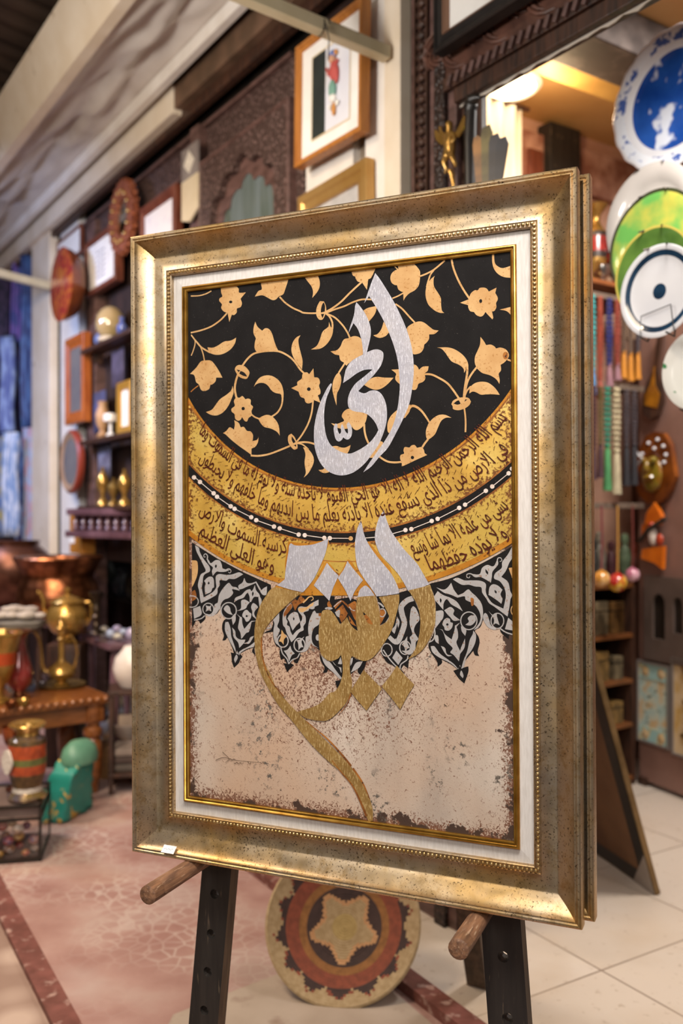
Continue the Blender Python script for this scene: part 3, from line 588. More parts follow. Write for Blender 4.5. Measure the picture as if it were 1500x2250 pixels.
line(T, 'A3:400,180 340,260 310,340 285,430', 20); fill(T, 'A3:392,281* 378,330 385,420 440,510 475,580 478,670 490,740 519,769* 460,767 390,735 310,660 275,560 275,460 300,380 345,320')
line(T, 'A3:615,60 640,180 700,330 770,460 850,580', 26)
fill(T, 'A3:845,570 870,510 920,470 960,470 985,440 1040,435 1080,450 1105,487* 1207,435* 1190,505* 1220,560 1220,600 1200,640 1205,690 1180,740 1148,750* 1163,830 1152,854* 1100,800 1060,757* 1030,802 990,817 940,795 910,757* 860,745 835,700 833,667* 725,635* 842,588*'); disc(BLACK, 'A3:998,612', 20, 25)
fill(T, 'A3:1148,0* 1174,0* 1185,110 1240,165 1300,177 1400,145* 1400,307* 1300,295 1220,250 1170,180 1150,100'); fill(T, 'A3:1248,725* 1400,688* 1400,800* 1340,745')
fill(T, 'A3:20,985 50,940 130,895 200,880 260,900 330,955 380,990 447,999* 390,1045 320,1052* 318,1110 290,1155 255,1185* 245,1240 210,1290 150,1312 105,1305 70,1150 30,1000'); line(T, 'A2:1315,650 1400,710 1500,820 A3:130,895', 22)
fill(T, 'A3:422,1225* 560,1222 660,1250 750,1310 810,1380 834,1450 818,1480 805,1472* 800,1520 780,1557* 770,1500 710,1450 620,1410 570,1350 530,1290 480,1240')
line(T, 'A6:822,10 820,120 800,250 785,350 775,455', 28)
fill(T, 'A3:995,1083* 1040,1140 1070,1192* 1130,1185 1180,1210 1200,1237* 1260,1225 1330,1250 1369,1310 1360,1360 1310,1420 1260,1452* 1267,1520 1240,1560 1235,1580* 1248,1650 1245,1704* 1200,1640 1120,1590 1020,1560 960,1510 940,1480 920,1420 925,1340 960,1260 990,1180')
disc(BROWN, 'A3:1325,1330', 36, 50); line(T, 'A3:1350,1383 1405,1402', 22); line(T, 'A6:945,45 880,130 830,220 800,330 785,445', 26)
line(T, 'A6:795,405 820,350 870,295', 22); fill(T, 'A6:848,390* 860,310 920,255 1000,235 1090,245 1170,300 1220,360 1248,407* 1160,400 1070,402 1000,405 940,375 890,365')
fill(T, 'A6:612,530* 640,480 720,445 800,440 845,455 870,495* 850,540 800,580 730,607 670,607 632,590 630,560'); fill(BLACK, 'A6:640,522* 680,490 710,478* 735,525* 690,537'); fill(BLACK, 'A6:785,500* 795,470 822,467*')
line(T, 'A6:783,585 795,680 800,780 798,900', 22); line(T, 'A6:260,135 350,140 450,185 560,255 640,350 710,452', 26)
fill(T, 'A6:115,10 150,20 175,50 185,77* 240,35 314,31* 300,90 257,125* 270,190 240,235 180,262 165,310 140,340 95,335 60,200')
line(T, 'A6:-10,700 50,595 90,555 150,565 220,620 280,700 325,775', 40, 22); fill(T, 'A6:325,765 380,710 450,672 530,670 614,709* 540,710 480,750 440,830 400,920 350,970 300,1002* 280,960 278,880 300,810')
line(T, 'A6:305,992 260,1050 230,1098', 26)
fill(T, 'A6:0,1095 60,1100 85,1075 130,1068 160,1105* 220,1095 250,1130 260,1175* 295,1200* 180,1250 0,1335 -40,1348* -42,1300 -62,1250 -55,1200 -10,1180 -18,1140'); disc(BLACK, 'A6:100,1233', 22)
line(T, 'A5:1095,1215 1200,1280 1300,1297 1400,1290', 26)
fill(T, 'A5:915,268* 990,195 1070,170 1170,180 1292,182* 1220,260 1140,320 1060,341 980,320 905,278*'); fill(T, 'A5:1263,75* 1380,70* 1380,275* 1320,215 1315,170 1325,130')
fill(T, 'A5:610,690 635,630 700,590 800,605 950,655* 925,760 880,830 810,872 760,850 740,800* 740,840 620,857 530,830 468,780* 540,790 600,770 640,745'); line(T, 'A5:905,790 910,880 930,970 965,1050', 26)
fill(T, 'A5:1210,850 1215,770 1260,680 1345,600* 1345,700 1290,860 1230,912* 1215,890'); fill(T, 'A5:1475,560* 1510,530* 1505,620 1450,700 1410,722* 1440,620'); fill(T, 'A5:1110,1020 1150,1030 1150,1065 1080,1180 1040,1230 970,1237* 1060,1100')
fill(T, 'A5:475,1088* 540,1080 600,1100 660,1100 727,1068* 710,1130 680,1185* 600,1180 520,1140'); fill(T, 'A5:303,1397* 360,1390 390,1370 445,1425* 390,1438 340,1425')
# ---- silver word
fill(SILVER, 'A2:1050,243* 1110,320 1200,460 1300,630 1380,790 1450,950 1515,1150 1550,1350 1558,1540 1540,1740 1500,1960 1410,2180 1330,2340 1220,2540 1100,2670 1000,2790 893,2867* 985,2725 1090,2575 1200,2415 1285,2245 1340,2040 1368,1840 1372,1690 1352,1440 1310,1250 1240,1050 1160,870 1060,690 970,546* 905,640* 960,480 1000,370')
fill(SILVER, 'A2:803,628* 850,680 920,780 970,890 993,1000 985,1100 940,1287* 1020,1255 1090,1250 1150,1285 1157,1360 1130,1450 1100,1500 1030,1590 930,1690 828,1797* 870,1820 920,1825 980,1795 1050,1788 1110,1815 1160,1880 1195,1980 1206,2080 1200,2200 1170,2320 1120,2450 1085,2520 1000,2640 940,2720 860,2800 760,2870 650,2905 560,2905 460,2870 370,2800 300,2690 255,2540 243,2400 250,2260 280,2100 330,1940 400,1790 450,1710 472,1697 479,1712 450,1790 410,1890 385,2020 378,2140 385,2270 410,2400 460,2500 530,2560 620,2605 720,2620 820,2580 920,2520 1000,2450 1060,2370 1092,2310* 1060,2230 1010,2160 950,2105* 880,2080 800,2070 740,2050 700,2010 690,1940 700,1860 740,1770 800,1690 900,1610 1015,1513* 960,1513 890,1525 800,1570 720,1630 627,1692* 645,1590 670,1500 730,1410 830,1345 890,1318* 882,1200 860,1090 820,980 765,903* 698,1037* 720,950 770,800 785,680')
fill(SILVER, 'A5:505,830 530,783* 552,800 555,860 578,922 600,900 598,830 615,788* 635,830 660,890 688,915 690,860 675,800 700,763* 735,820 747,900 725,970 680,997 625,967* 610,1000 570,1022 530,990 508,910')
# ---- silver over gold: the lower word
fill(SILVER, 'B2:240,500* 300,530 420,530 540,515 640,480 735,438* 720,530 690,650 640,770 570,920 500,1030 400,1147* 230,1110 55,1055* 110,1015 160,975* 165,900 185,750 210,600 218,530')
fill(SILVER, 'B2:715,760* 790,850 870,930* 800,1080 745,1260* 650,1160 540,1055* 640,900'); fill(SILVER, 'B2:985,735* 1080,860 1190,985* 1090,1120 1025,1262* 950,1110 858,960* 940,840')
fill(SILVER, 'B3:85,198* 130,400 200,540 300,680 400,800 480,900 540,1010 580,1110 585,1162* 440,1185 290,1202* 200,1070 120,960 40,820 10,650 5,500 25,350 50,270')
fill(SILVER, 'B3:385,63* 420,190 470,320 540,430 650,580 750,690 830,780 900,900 982,1042* 850,1095 705,1132* 640,1010 560,890 450,770 340,650 285,530 265,430 280,300 320,170')
fill(SILVER, 'B3:145,1058 190,1090 230,1140 265,1192* 150,1205 38,1217* 60,1130 100,1080')
fill(GOLD, 'B6:600,88* 880,150 1172,207* 1050,290 900,420 780,530 650,660 520,800 430,920 370,1040 340,1180 325,1330 345,1480 390,1620 460,1780 540,1920 C3:420,330 480,400 540,460 620,540 700,620 770,700 815,780 838,850 840,905* 820,908* 795,840 760,760 710,700 640,640 560,560 480,460 420,390 B6:340,1920 280,1750 230,1560 205,1400 190,1200 190,1000 215,780 270,560 340,400 420,280 500,160')
fill(GOLD, 'B4:360,310 430,298 480,320 540,400 587,492* 640,440 680,393* 720,480 770,540 822,577* 800,480 795,330 800,230 815,132* 930,118 1052,112* 1080,200 1105,320 1115,430 1110,512* 1180,470 1222,420 1232,375* 1170,250 1098,130* 1230,112 1367,93* 1365,200 1330,350 1290,500 1230,640 1150,760 1080,860 1000,940 910,972 830,950 745,905* 722,960 715,1050 725,1150 745,1240 735,1370 690,1480 640,1560 C3:650,460 600,466 545,455* 505,428* 600,395 650,345 B4:520,1370 580,1280 620,1150 620,1000 598,888* 560,940 480,970 420,960 350,900 320,820 305,650 315,480 335,380')
fill(BROWN, 'B4:888,325* 960,390 1000,450 1022,492* 960,475 920,410'); fill(BLACK, 'B4:888,325* 930,360* 900,370*')
fill(GOLD, 'B5:245,553* 370,525 495,488* 540,640 557,800 545,950 500,1080 430,1200 350,1280 238,1337* 310,1250 355,1130 380,980 380,850 350,720 300,630')
fill(GOLD, 'C3:800,243* 840,285 880,325* 845,375 812,422* 775,380 741,338* 770,290'); fill(GOLD, 'C3:945,223* 980,265 1022,308* 990,360 960,417* 920,365 878,315* 915,270')
# brown ground showing along the long tail
for s_, a_, b_ in (('C3:352,100 352,160 368,235 400,300 450,360', 7, 4), ('C3:548,468 585,500 640,545 700,610 745,665', 3, 9), ('C3:752,675 790,730 812,775 826,810', 9, 3), ('C3:660,640 700,690 750,750 785,820 812,885', 3, 10), ('C3:744,345 725,395 690,440', 5, 2)):
    line(BROWN, s_, a_, b_)
# signature
for s_ in ('150,640 185,628 240,640 345,650', '180,603 195,618 210,635 192,650', '215,632 222,640 230,633 238,641', '230,650 236,656 242,648 250,656 258,650 264,657 272,651', '345,648 352,654 358,646 364,655', '290,645 300,656 305,648'):
    line(PEN, 'C3:' + s_, 2.2, 1.4)
# ---- the four lines of script
FORMS = {}
_c = 0xFE80
for ch, n in (('ء', 1), ('آ', 2), ('أ', 2), ('ؤ', 2), ('إ', 2), ('ئ', 4), ('ا', 2), ('ب', 4), ('ة', 2), ('ت', 4), ('ث', 4), ('ج', 4), ('ح', 4), ('خ', 4), ('د', 2), ('ذ', 2), ('ر', 2), ('ز', 2),
              ('س', 4), ('ش', 4), ('ص', 4), ('ض', 4), ('ط', 4), ('ظ', 4), ('ع', 4), ('غ', 4), ('ف', 4), ('ق', 4), ('ك', 4), ('ل', 4), ('م', 4), ('ن', 4), ('ه', 4), ('و', 2), ('ى', 2), ('ي', 4)):
    FORMS[ch] = [_c + k for k in range(n)]; _c += n
FORMS['لا'] = [0xFEFB, 0xFEFC]
def shape_arabic(text):
    out = []
    for word in text.split():
        u = []; i = 0
        while i < len(word):
            if word[i] == 'ل' and i + 1 < len(word) and word[i + 1] in 'اأإ': u.append('لا'); i += 2
            else: u.append(word[i]); i += 1
        g = ''
        for k, c in enumerate(u):
            f = FORMS[c]; pj = k > 0 and len(FORMS[u[k - 1]]) == 4; nj = k + 1 < len(u) and len(f) == 4 and len(FORMS[u[k + 1]]) > 1
            g += chr(f[3] if (pj and nj) else f[2] if nj else f[1] if (pj and len(f) > 1) else f[0])
        out.append(g[::-1])
    return ' '.join(out[::-1])
def script_line(text, path, size, tall=1.7, m=None):
    cu = bpy.data.curves.new('script', 'FONT'); cu.body = shape_arabic(text); cu.size = 1; cu.resolution_u = 2; cu.offset = 0.004
    ob = bpy.data.objects.new('script', cu); COL.objects.link(ob); bpy.context.view_layer.update()
    me = ob.to_mesh(); V = [(v.co.x, v.co.y) for v in me.vertices]; Fc = [tuple(p.vertices) for p in me.polygons]; ob.to_mesh_clear()
    bpy.data.objects.remove(ob); bpy.data.curves.remove(cu)
    if not V: return
    x0 = min(a for a, b in V); x1 = max(a for a, b in V)
    P = [canv(*p) for p in smooth([(a, b, False) for a, b in path], False, 8)]       # path runs right to left
    Ls = [0]
    for a, b in zip(P, P[1:]): Ls.append(Ls[-1] + math.hypot(b[0] - a[0], b[1] - a[1]))
    def along(d):
        d = max(0, min(Ls[-1] - 1e-6, d)); i = max(k for k in range(len(Ls)) if Ls[k] <= d); i = min(i, len(P) - 2)
        t = (d - Ls[i]) / (Ls[i + 1] - Ls[i] + 1e-9); a, b = P[i], P[i + 1]; j0, j1 = max(0, i - 3), min(len(P) - 1, i + 4)
        tx, ty = P[j0][0] - P[j1][0], P[j0][1] - P[j1][1]; l = math.hypot(tx, ty)
        return (a[0] + (b[0] - a[0]) * t, a[1] + (b[1] - a[1]) * t), (-ty / l, tx / l), (tx / l, ty / l)
    sc = Ls[-1] / (x1 - x0); art_level[0] += 1; y = -0.0002 - LAYER * art_level[0] * 0.25; out = []
    for a, b in V:
        p, nrm, tg = along((x1 - a) * sc); h = b * size * (tall if b > 0 else 1.25); sh = -0.16 * h
        out.append((p[0] + nrm[0] * h + tg[0] * sh, y, p[1] + nrm[1] * h + tg[1] * sh))
    ART.add(out, Fc, INK if m is None else m)
    # short vowel strokes above and below the line
    n = int(Ls[-1] / 0.0125); rr = random.Random(len(text))
    for k in range(n):
        p, nrm, tg = along(Ls[-1] * (k + 0.5) / n); hh = rr.choice((0.024, 0.0265, -0.0085)) * rr.uniform(0.9, 1.1); q = rr.uniform(0.0022, 0.004); wv = 0.00045
        c = (p[0] + nrm[0] * hh, p[1] + nrm[1] * hh); e = (tg[0] * q + nrm[0] * q * 0.7, tg[1] * q + nrm[1] * q * 0.7)
        pts_ = [(c[0] - e[0] - nrm[0] * wv, c[1] - e[1] - nrm[1] * wv), (c[0] + e[0], c[1] + e[1]), (c[0] + e[0] * .9 + nrm[0] * wv * 2, c[1] + e[1] * .9 + nrm[1] * wv * 2), (c[0] - e[0] + nrm[0] * wv, c[1] - e[1] + nrm[1] * wv)]
        ART.add([(a_, y, b_) for a_, b_ in pts_], [(0, 1, 2, 3)], m if m is not None else INK)
SZ = 0.0262
script_line('بسم الله الرحمن الرحيم الله لا اله الا هو الحي القيوم لا تاخذه سنة ولا نوم له ما في السموت وما',
            [(1116, 920), (1085, 953), (1035, 996), (985, 1031), (950, 1049), (900, 1071), (850, 1088), (800, 1098), (750, 1102), (700, 1100), (650, 1092), (600, 1075), (550, 1050), (510, 1021), (475, 990), (438, 952)], SZ)
script_line('في الارض من ذا الذي يشفع عنده الا باذنه يعلم ما بين ايديهم وما خلفهم ولا يحيطون',
            [(1121, 992), (1085, 1021), (1045, 1048), (1000, 1075), (950, 1099), (900, 1118), (850, 1132), (800, 1141), (750, 1145), (700, 1144), (650, 1137), (600, 1121), (550, 1096), (510, 1070), (475, 1043), (438, 1012)], SZ)
script_line('بشي من علمه الا بما شا وسع', [(1120, 1117), (1085, 1141), (1045, 1166), (1000, 1188), (950, 1207), (908, 1219)], SZ)
script_line('كرسيه السموت والارض', [(632, 1216), (590, 1208), (550, 1193), (510, 1173), (475, 1152), (438, 1128)], SZ)
script_line('ولا يؤده حفظهما', [(1118, 1178), (1080, 1203), (1040, 1223), (1000, 1240), (946, 1254)], SZ)
script_line('وهو العلي العظيم', [(602, 1258), (560, 1243), (520, 1223), (480, 1200), (438, 1174)], SZ)

# ---- moulding
def cove(a, b, ya, yb, n=18):            # a scoop: falls from the lip, bottoms out, rises again to the beads
    out = []
    for i in range(1, n + 1):
        t = i / n; out.append((a + (b - a) * t, ya + (yb - ya) * (math.sin(PI / 2 * t / 0.80) ** 0.85 if t < 0.80 else 1 - 0.07 * ((t - 0.80) / 0.20) ** 1.6)))
    return out
PROF = [(0, 0.030), (0, 0.006), (0.0012, 0.002), (0.004, 0.0002), (0.0068, 0.0012), (0.0082, 0.0030), (0.0092, 0.0034), (0.0104, 0.0022), (0.0118, 0.0026), (0.0128, 0.0050)] + cove(0.0128, 0.0735, 0.005, 0.0325) + \
       [(0.0745, 0.0270), (0.0755, 0.0300), (0.0835, 0.0300), (0.0850, 0.0275), (0.0865, 0.0290), (0.0868, 0.0385)]
BACK = [(0, 0.030), (0.070, 0.030), (0.086, 0.039)]
def framed(name, label, loc, full):
    root = thing(name, label, 'framed picture', loc); root.rotation_euler = R_F.to_euler()
    g = G(); g.rail_frame(FW, FH, PROF); g.rail_frame(FW, FH, [(0.0868, 0.0385), (0.07, 0.033), (0.0, 0.030)])
    fr = g.build('frame_moulding', M['frame_gold'], root, angle=0.5)
    g = G()                                                           # string of beads round the sight edge
    q = 0.0795; n = 0
    for (ax, Ln, sg) in (('x', FW - 2 * q, 1), ('x', FW - 2 * q, -1), ('z', FH - 2 * q, 1), ('z', FH - 2 * q, -1)):
        k = int(Ln / 0.0079)
        if not full: k = 0
        for i in range(k):
            t = (-0.5 + (i + 0.5) / k) * Ln; c = (t, 0.0285, sg * (FH / 2 - q)) if ax == 'x' else (sg * (FW / 2 - q), 0.0285, t)
            g.ball(c, 0.0034, 0, 8)
    if full: g.build('bead_trim', M['bead_gold'], fr)
    g = G(); g.rail_frame(FW, FH, [(0.0855, 0.0375), (0.098, 0.0365), (0.1125, 0.0345), (0.1125, 0.042)]); g.build('linen_liner', M['linen'], root, False)
    g = G(); g.rail_frame(FW, FH, [(0.1118, 0.036), (0.1118, 0.0300), (0.1130, 0.0278), (0.1152, 0.0268), (0.1172, 0.0282), (0.1182, 0.0315), (0.1195, 0.0318), (0.1206, 0.0300), (0.1222, 0.0305), (0.1232, 0.0330), (0.1235, 0.0395)])
    g.build('gilt_fillet', M['fillet_gold'], root, angle=0.9)
    return root
painting = framed('framed_calligraphy', 'large gold-framed Arabic calligraphy painting in black, gold and silver standing on the easel', C_F, True)
cv = ART.build('canvas', PM, painting, False); cv.location = (0, 0.037, 0)
g = G(); g.box((0, 0.0395, 0), (FW - 0.16, 0.004, FH - 0.16)); g.build('backing_board', M['raw_wood'], painting, False)
g = G(); cx_, cz_ = -FW / 2 + 0.092, -FH / 2 + 0.0135
g.T = Matrix.Translation((cx_, -0.0005, cz_)) @ Matrix.Rotation(math.radians(-47), 4, 'X')
g.box((0, 0, 0.006), (0.031, 0.0006, 0.017), 0)
for k in range(7): g.box((-0.010 + k * 0.003, -0.0005, 0.006 + 0.0012 * math.sin(k * 2.3)), (0.002, 0.0002, 0.0012), 1)
st = g.build('price_sticker', [M['paper'], mat('pencil_mark', '#8F8FA0', 0.8)], painting, False); st['label'] = 'small white price sticker'
# a second frame of the same moulding stands right behind it
second = framed('picture_frame', 'second gold frame stacked close behind the calligraphy painting, only its right edge showing', C_F + R_F @ Vector((0.015, 0.0405, 0.0)), False)
g = G(); g.box((0, 0.036, 0), (FW - 0.23, 0.004, FH - 0.23)); g.build('picture_panel', mat('plain_canvas', '#8C7A66', 0.8, 0, var='#7A6854', scale=20), second, False)
# ------------------------------------------------------------------ easel, basket, floor
FLOOR_V = -C_F.z
def circ(u, v, r, n=14): return [(u + r * math.cos(2 * PI * k / n), v + r * math.sin(2 * PI * k / n)) for k in range(n)]
easel = thing('easel', 'black wooden easel with drilled legs and two dowel pegs holding the large painting', 'easel', (C_F.x, C_F.y, 0), math.radians(-23.95))
def leg(uc, slope, holes, wd):
    f = lambda v: uc + slope * (v + 0.75)
    v0, v1 = FLOOR_V, 0.55; z = lambda v: v - FLOOR_V
    pl = [(f(v0) - wd / 2, z(v0)), (f(v0) + wd / 2, z(v0)), (f(v1) + wd / 2, z(v1)), (f(v1) - wd / 2, z(v1))]
    g = G(); g.prism(pl, 0.095, 0.128, 0, holes=[circ(f(v), z(v), 0.0105) for v in holes])
    o = g.build('leg', [M['black_wood'], M['raw_wood']], easel, False)
    for p in o.data.polygons:
        if abs(p.normal.x) > 0.8 and p.area > 0.01: p.material_index = 1
leg(-0.316, 0.10, (-0.755, -0.842, -0.925, -1.01, -1.10), 0.072)
leg(0.309, -0.075, (-0.765, -0.878, -0.99, -1.10), 0.076)
g = G(); g.box((0, 0.112, 0.55 - FLOOR_V - 0.05), (0.50, 0.03, 0.06)); g.build('crossbar', M['black_wood'], easel, False)
g = G(); g.box((0, 0.115, -0.30 - FLOOR_V), (0.62, 0.028, 0.05)); g.build('crossbar', M['black_wood'], easel, False)
def peg(u, y0, y1, v):
    rr = 0.0185; g = G(); z = v - FLOOR_V
    prof = [(0.0, y0 + 0.002), (rr * 0.72, y0), (rr * 0.98, y0 + 0.003), (rr, y0 + 0.03), (rr * 0.95, y0 + 0.032), (rr * 0.95, y0 + 0.036), (rr * 0.99, y0 + 0.038), (rr * 0.93, y1), (0, y1)]
    R = Matrix.Rotation(-PI / 2, 3, 'X')
    g.lathe([(max(a, 1e-4), b) for a, b in prof], (u, 0, z), 18, R=R, cap=False)
    g.build('peg', M['peg_wood'], easel, angle=0.8)
peg(-0.322, -0.138, 0.145, -0.6695); peg(0.283, -0.105, 0.145, -0.6695)
# rear strut: from the floor behind up to the head of the easel
a = Vector(on_floor(1050, 2165)); a = Vector((0.432, 2.88, 0)); b = fpt(0.05, 0.16, 0.52)
Mi = (Matrix.Translation((C_F.x, C_F.y, 0)) @ Matrix.Rotation(math.radians(-23.95), 4, 'Z')).inverted()
a, b = Mi @ a, Mi @ b; d = (b - a).normalized(); sx = d.cross(Vector((0, 1, 0))).normalized(); sy = sx.cross(d)
g = G(); hw, ht = 0.032, 0.016
vs = [tuple(p + sx * i * hw + sy * j * ht) for p in (a + Vector((0, 0, 0.01)), b) for i, j in ((-1, -1), (1, -1), (1, 1), (-1, 1))]
g.add(vs, [(0, 1, 2, 3), (7, 6, 5, 4), (0, 4, 5, 1), (1, 5, 6, 2), (2, 6, 7, 3), (3, 7, 4, 0)]); g.build('rear_leg', M['back_leg'], easel, False)

# ---- coiled basket
BK = [mat('straw_cream', '#B39C7A', 0.8, 0, var='#A08864', scale=60, stretch=(1, 1, 1)), mat('straw_rust', '#8E4A36', 0.8, 0, var='#783E2E', scale=50), mat('straw_orange', '#99683A', 0.8, 0, var='#80562E', scale=50),
      mat('straw_dark', '#43302E', 0.8, 0, var='#382827', scale=50), mat('straw_yellow', '#B39B68', 0.8, 0, var='#A48C5A', scale=50), mat('straw_tan', '#C79A70', 0.8, 0, var='#B5875E', scale=50)]
def basket_col(r, a):
    sx_ = ((a / (2 * PI) * 5 + 0.25) % 1); tri = abs(sx_ - 0.5) * 2            # 1 at a point of the star
    da = (1 - tri) * PI / 5; star = min(0.465, 0.54 * 0.31 * math.sin(PI / 5) / (0.54 * math.sin(da) + 0.31 * math.sin(PI / 5 - da)))
    if r < 0.17: return 4
    if r < star - 0.03: return 0 if r < star - 0.06 else 5
    if r < star: return 5
    if r < 0.51: return 3
    if r < 0.61: return 2
    if r < 0.765: return 1
    z = ((a / (2 * PI) * 14) % 1); zz = abs(z - 0.5) * 2; top = 0.775 + 0.12 * (1 - zz)
    if r < top: return 3
    if r < top + 0.03 and (int(a * 40) % 2 == 0): return 1
    return 0
RB, NC, NA = 0.243, 30, 160
g = G(); rows = []
for i in range(NC * 3 + 1):
    t = i / (NC * 3); r = max(t, 0.002); z = 0.075 * r ** 2.2 + 0.0022 * abs(math.sin(PI * t * NC))
    rows.append((r * RB, z))
vs = []; fs = []; ms = []
for (r, z) in rows:
    for k in range(NA):
        a = 2 * PI * k / NA; vs.append((r * math.cos(a), r * math.sin(a), z))
for i in range(len(rows) - 1):
    ci = (i // 3 + 0.5) / NC
    for k in range(NA):
        k2 = (k + 1) % NA; fs.append((i * NA + k, i * NA + k2, (i + 1) * NA + k2, (i + 1) * NA + k)); ms.append(basket_col(ci, 2 * PI * (k + 0.5 * (i // 3 % 2)) / NA))
g.v = vs; g.f = fs; g.m = ms
o0 = len(g.v)
back = [(RB, 0.075), (RB + 0.006, 0.071), (RB + 0.004, 0.062), (RB * 0.85, 0.038), (RB * 0.6, 0.012), (RB * 0.3, -0.007), (0.001, -0.010)]
g.lathe(back, (0, 0, 0), NA, 0, cap=False)
bc = at(757, 2068, 2.78); bc = Vector((bc.x, bc.y, 0))
nrm = Vector((-0.10, -0.80, 0.60)).normalized()
q = nrm.to_track_quat('Z', 'Y')
low = min((q @ Vector((RB * math.cos(t / 20 * PI), RB * math.sin(t / 20 * PI), 0.07))).z for t in range(40)); low = min(low, min((q @ Vector((RB * 0.86 * math.cos(t / 20 * PI), RB * 0.86 * math.sin(t / 20 * PI), 0.038))).z for t in range(40)))
ctr = at(757, 2068, 2.95)
basket = thing('woven_basket', 'round coiled basket with star pattern leaning behind the easel on the floor', 'basket', (ctr.x, ctr.y, -low + 0.001), rot=q.to_euler())
g.build('coiled_bowl', BK, basket, angle=1.2)

# ---- floor
P_FL = mat('stamped_pink_paving', '#B08478', 0.42, 0, var='#C29E8C', scale=6, extra=('#8E5A50', 3.5, 0.50, 0.66), bump=0.0)
def floor_mat(name, build):
    m = bpy.data.materials.new(name); m.use_nodes = True; nt = m.node_tree; build(nt, nt.nodes, nt.links, nt.nodes['Principled BSDF']); return m
def fm_pink(nt, N, L, b):
    v = coords(N, L); vo = N.new('ShaderNodeTexVoronoi'); vo.feature = 'DISTANCE_TO_EDGE'; vo.inputs['Scale'].default_value = 19
    wv = noise(N, L, v, 5, 3); mp = N.new('ShaderNodeMixRGB'); mp.inputs[0].default_value = 0.03; L.new(v, mp.inputs[1]); L.new(wv, mp.inputs[2]); L.new(mp.outputs[0], vo.inputs['Vector'])
    joint = ramp(N, L, vo.outputs[0], [(0.02, K1), (0.10, K0)])
    patch = ramp(N, L, noise(N, L, v, 1.6, 2), [(0.42, K0), (0.55, K1)])
    c = ramp(N, L, noise(N, L, v, 4, 5), [(0.3, '#966F68'), (0.55, '#AA8880'), (0.75, '#B69E96')])
    c = mix(N, L, mth(N, L, 'MULTIPLY', joint, mth(N, L, 'MULTIPLY', patch, 0.75)), c, '#C2B0A8')
    c = mix(N, L, ramp(N, L, noise(N, L, v, 2.3, 4), [(0.52, K0), (0.75, K1)]), c, '#B4A09A')
    L.new(c, b.inputs['Base Color']); r = ramp(N, L, noise(N, L, v, 3, 3), [(0.3, (0.30, 0.30, 0.30, 1)), (0.7, (0.55, 0.55, 0.55, 1))]); L.new(r, b.inputs['Roughness'])
    bp = N.new('ShaderNodeBump'); bp.inputs['Strength'].default_value = 0.35; bp.inputs['Distance'].default_value = 0.006; L.new(vo.outputs[0], bp.inputs['Height']); L.new(bp.outputs[0], b.inputs['Normal'])
def fm_tile(nt, N, L, b):
    v = coords(N, L); br = N.new('ShaderNodeTexBrick'); br.offset = 0.0; br.inputs['Scale'].default_value = 1.0
    br.inputs['Brick Width'].default_value = 0.60; br.inputs['Row Height'].default_value = 0.60; br.inputs['Mortar Size'].default_value = 0.004
    br.inputs['Color1'].default_value = lin('#CBBFB2'); br.inputs['Color2'].default_value = lin('#C3B5A6'); br.inputs['Mortar'].default_value = lin('#8A7A6C'); L.new(v, br.inputs['Vector'])
    c = mix(N, L, ramp(N, L, noise(N, L, v, 2.2, 4), [(0.45, K0), (0.75, K1)]), br.outputs[0], '#B9A793'); c = mix(N, L, ramp(N, L, noise(N, L, v, 30, 5), [(0.62, K0), (0.70, K1)]), c, '#B0A090')
    L.new(c, b.inputs['Base Color']); b.inputs['Roughness'].default_value = 0.3
M['pink_floor'] = floor_mat('stamped_pink_floor', fm_pink); M['tile_floor'] = floor_mat('cream_floor_tiles', fm_tile)
M['slab'] = mat('worn_concrete', '#A8988A', 0.55, 0, var='#B8A99C', scale=5, extra=('#8C7466', 7, 0.6, 0.75))
M['kerb_paint'] = mat('worn_red_kerb', '#7C4A42', 0.55, 0, var='#63382F', scale=9, stretch=(2, 2, 2), extra=('#A98A80', 12, 0.58, 0.70), bump=0.3)
M['cobble'] = mat('cream_cobbles', '#B59E90', 0.6, 0, var='#8F7568', scale=6, kind='voronoi', fac=(0.3, 0.6), bump=0.4)
# the front line on the floor passes through these two points
L0 = on_floor(585, 1930); L1 = on_floor(1003, 2250); LD = (L0 - L1).normalized(); LN = Vector((-LD.y, LD.x, 0))
def lp(t, off, z=0.0): return tuple(L1 + LD * t + LN * off + Vector((0, 0, z)))
def slab(name, quad, z0, z1, m):
    g = G(); n = len(quad)
    g.add([(p[0], p[1], z0) for p in quad] + [(p[0], p[1], z1) for p in quad], [tuple(range(n))[::-1], tuple(range(n, 2 * n))] + [(i, (i + 1) % n, n + (i + 1) % n, n + i) for i in range(n)])
    return struct(g.build(name, m, None, False))
slab('floor_paving', [lp(-5, 0), lp(9, 0), lp(9, 5), lp(-5, 5)], -0.08, 0.0, M['pink_floor'])
o = slab('floor_tiles', [(p.x, p.y) for p in [Vector((0, 0, 0))] * 0] or [(-0.0, 0)] * 0 + [(a[0], a[1]) for a in (( -5, 0), (9, 0), (9, -6), (-5, -6))], -0.08, 0.0, M['tile_floor'])
o.location = L1; o.rotation_euler = (0, 0, math.atan2(LD.y, LD.x))
slab('floor_threshold', [lp(-3.2, -0.035), lp(4.5, -0.035), lp(4.5, 0.035), lp(-3.2, 0.035)], 0.0005, 0.035, M['kerb_paint'])
slab('trim_floor_rail', [lp(0.9, -0.13), lp(4.5, -0.13), lp(4.5, -0.09), lp(0.9, -0.09)], 0.0005, 0.022, mat('shutter_rail', '#7E7480', 0.35, 0.6, var='#5E5560', scale=9))
c0 = on_floor(505, 2183); c1 = on_floor(600, 2147); c2 = on_floor(760, 2092); c3 = on_floor(960, 2262); c4 = on_floor(820, 2400); c5 = on_floor(300, 2400); c6 = on_floor(380, 2232)
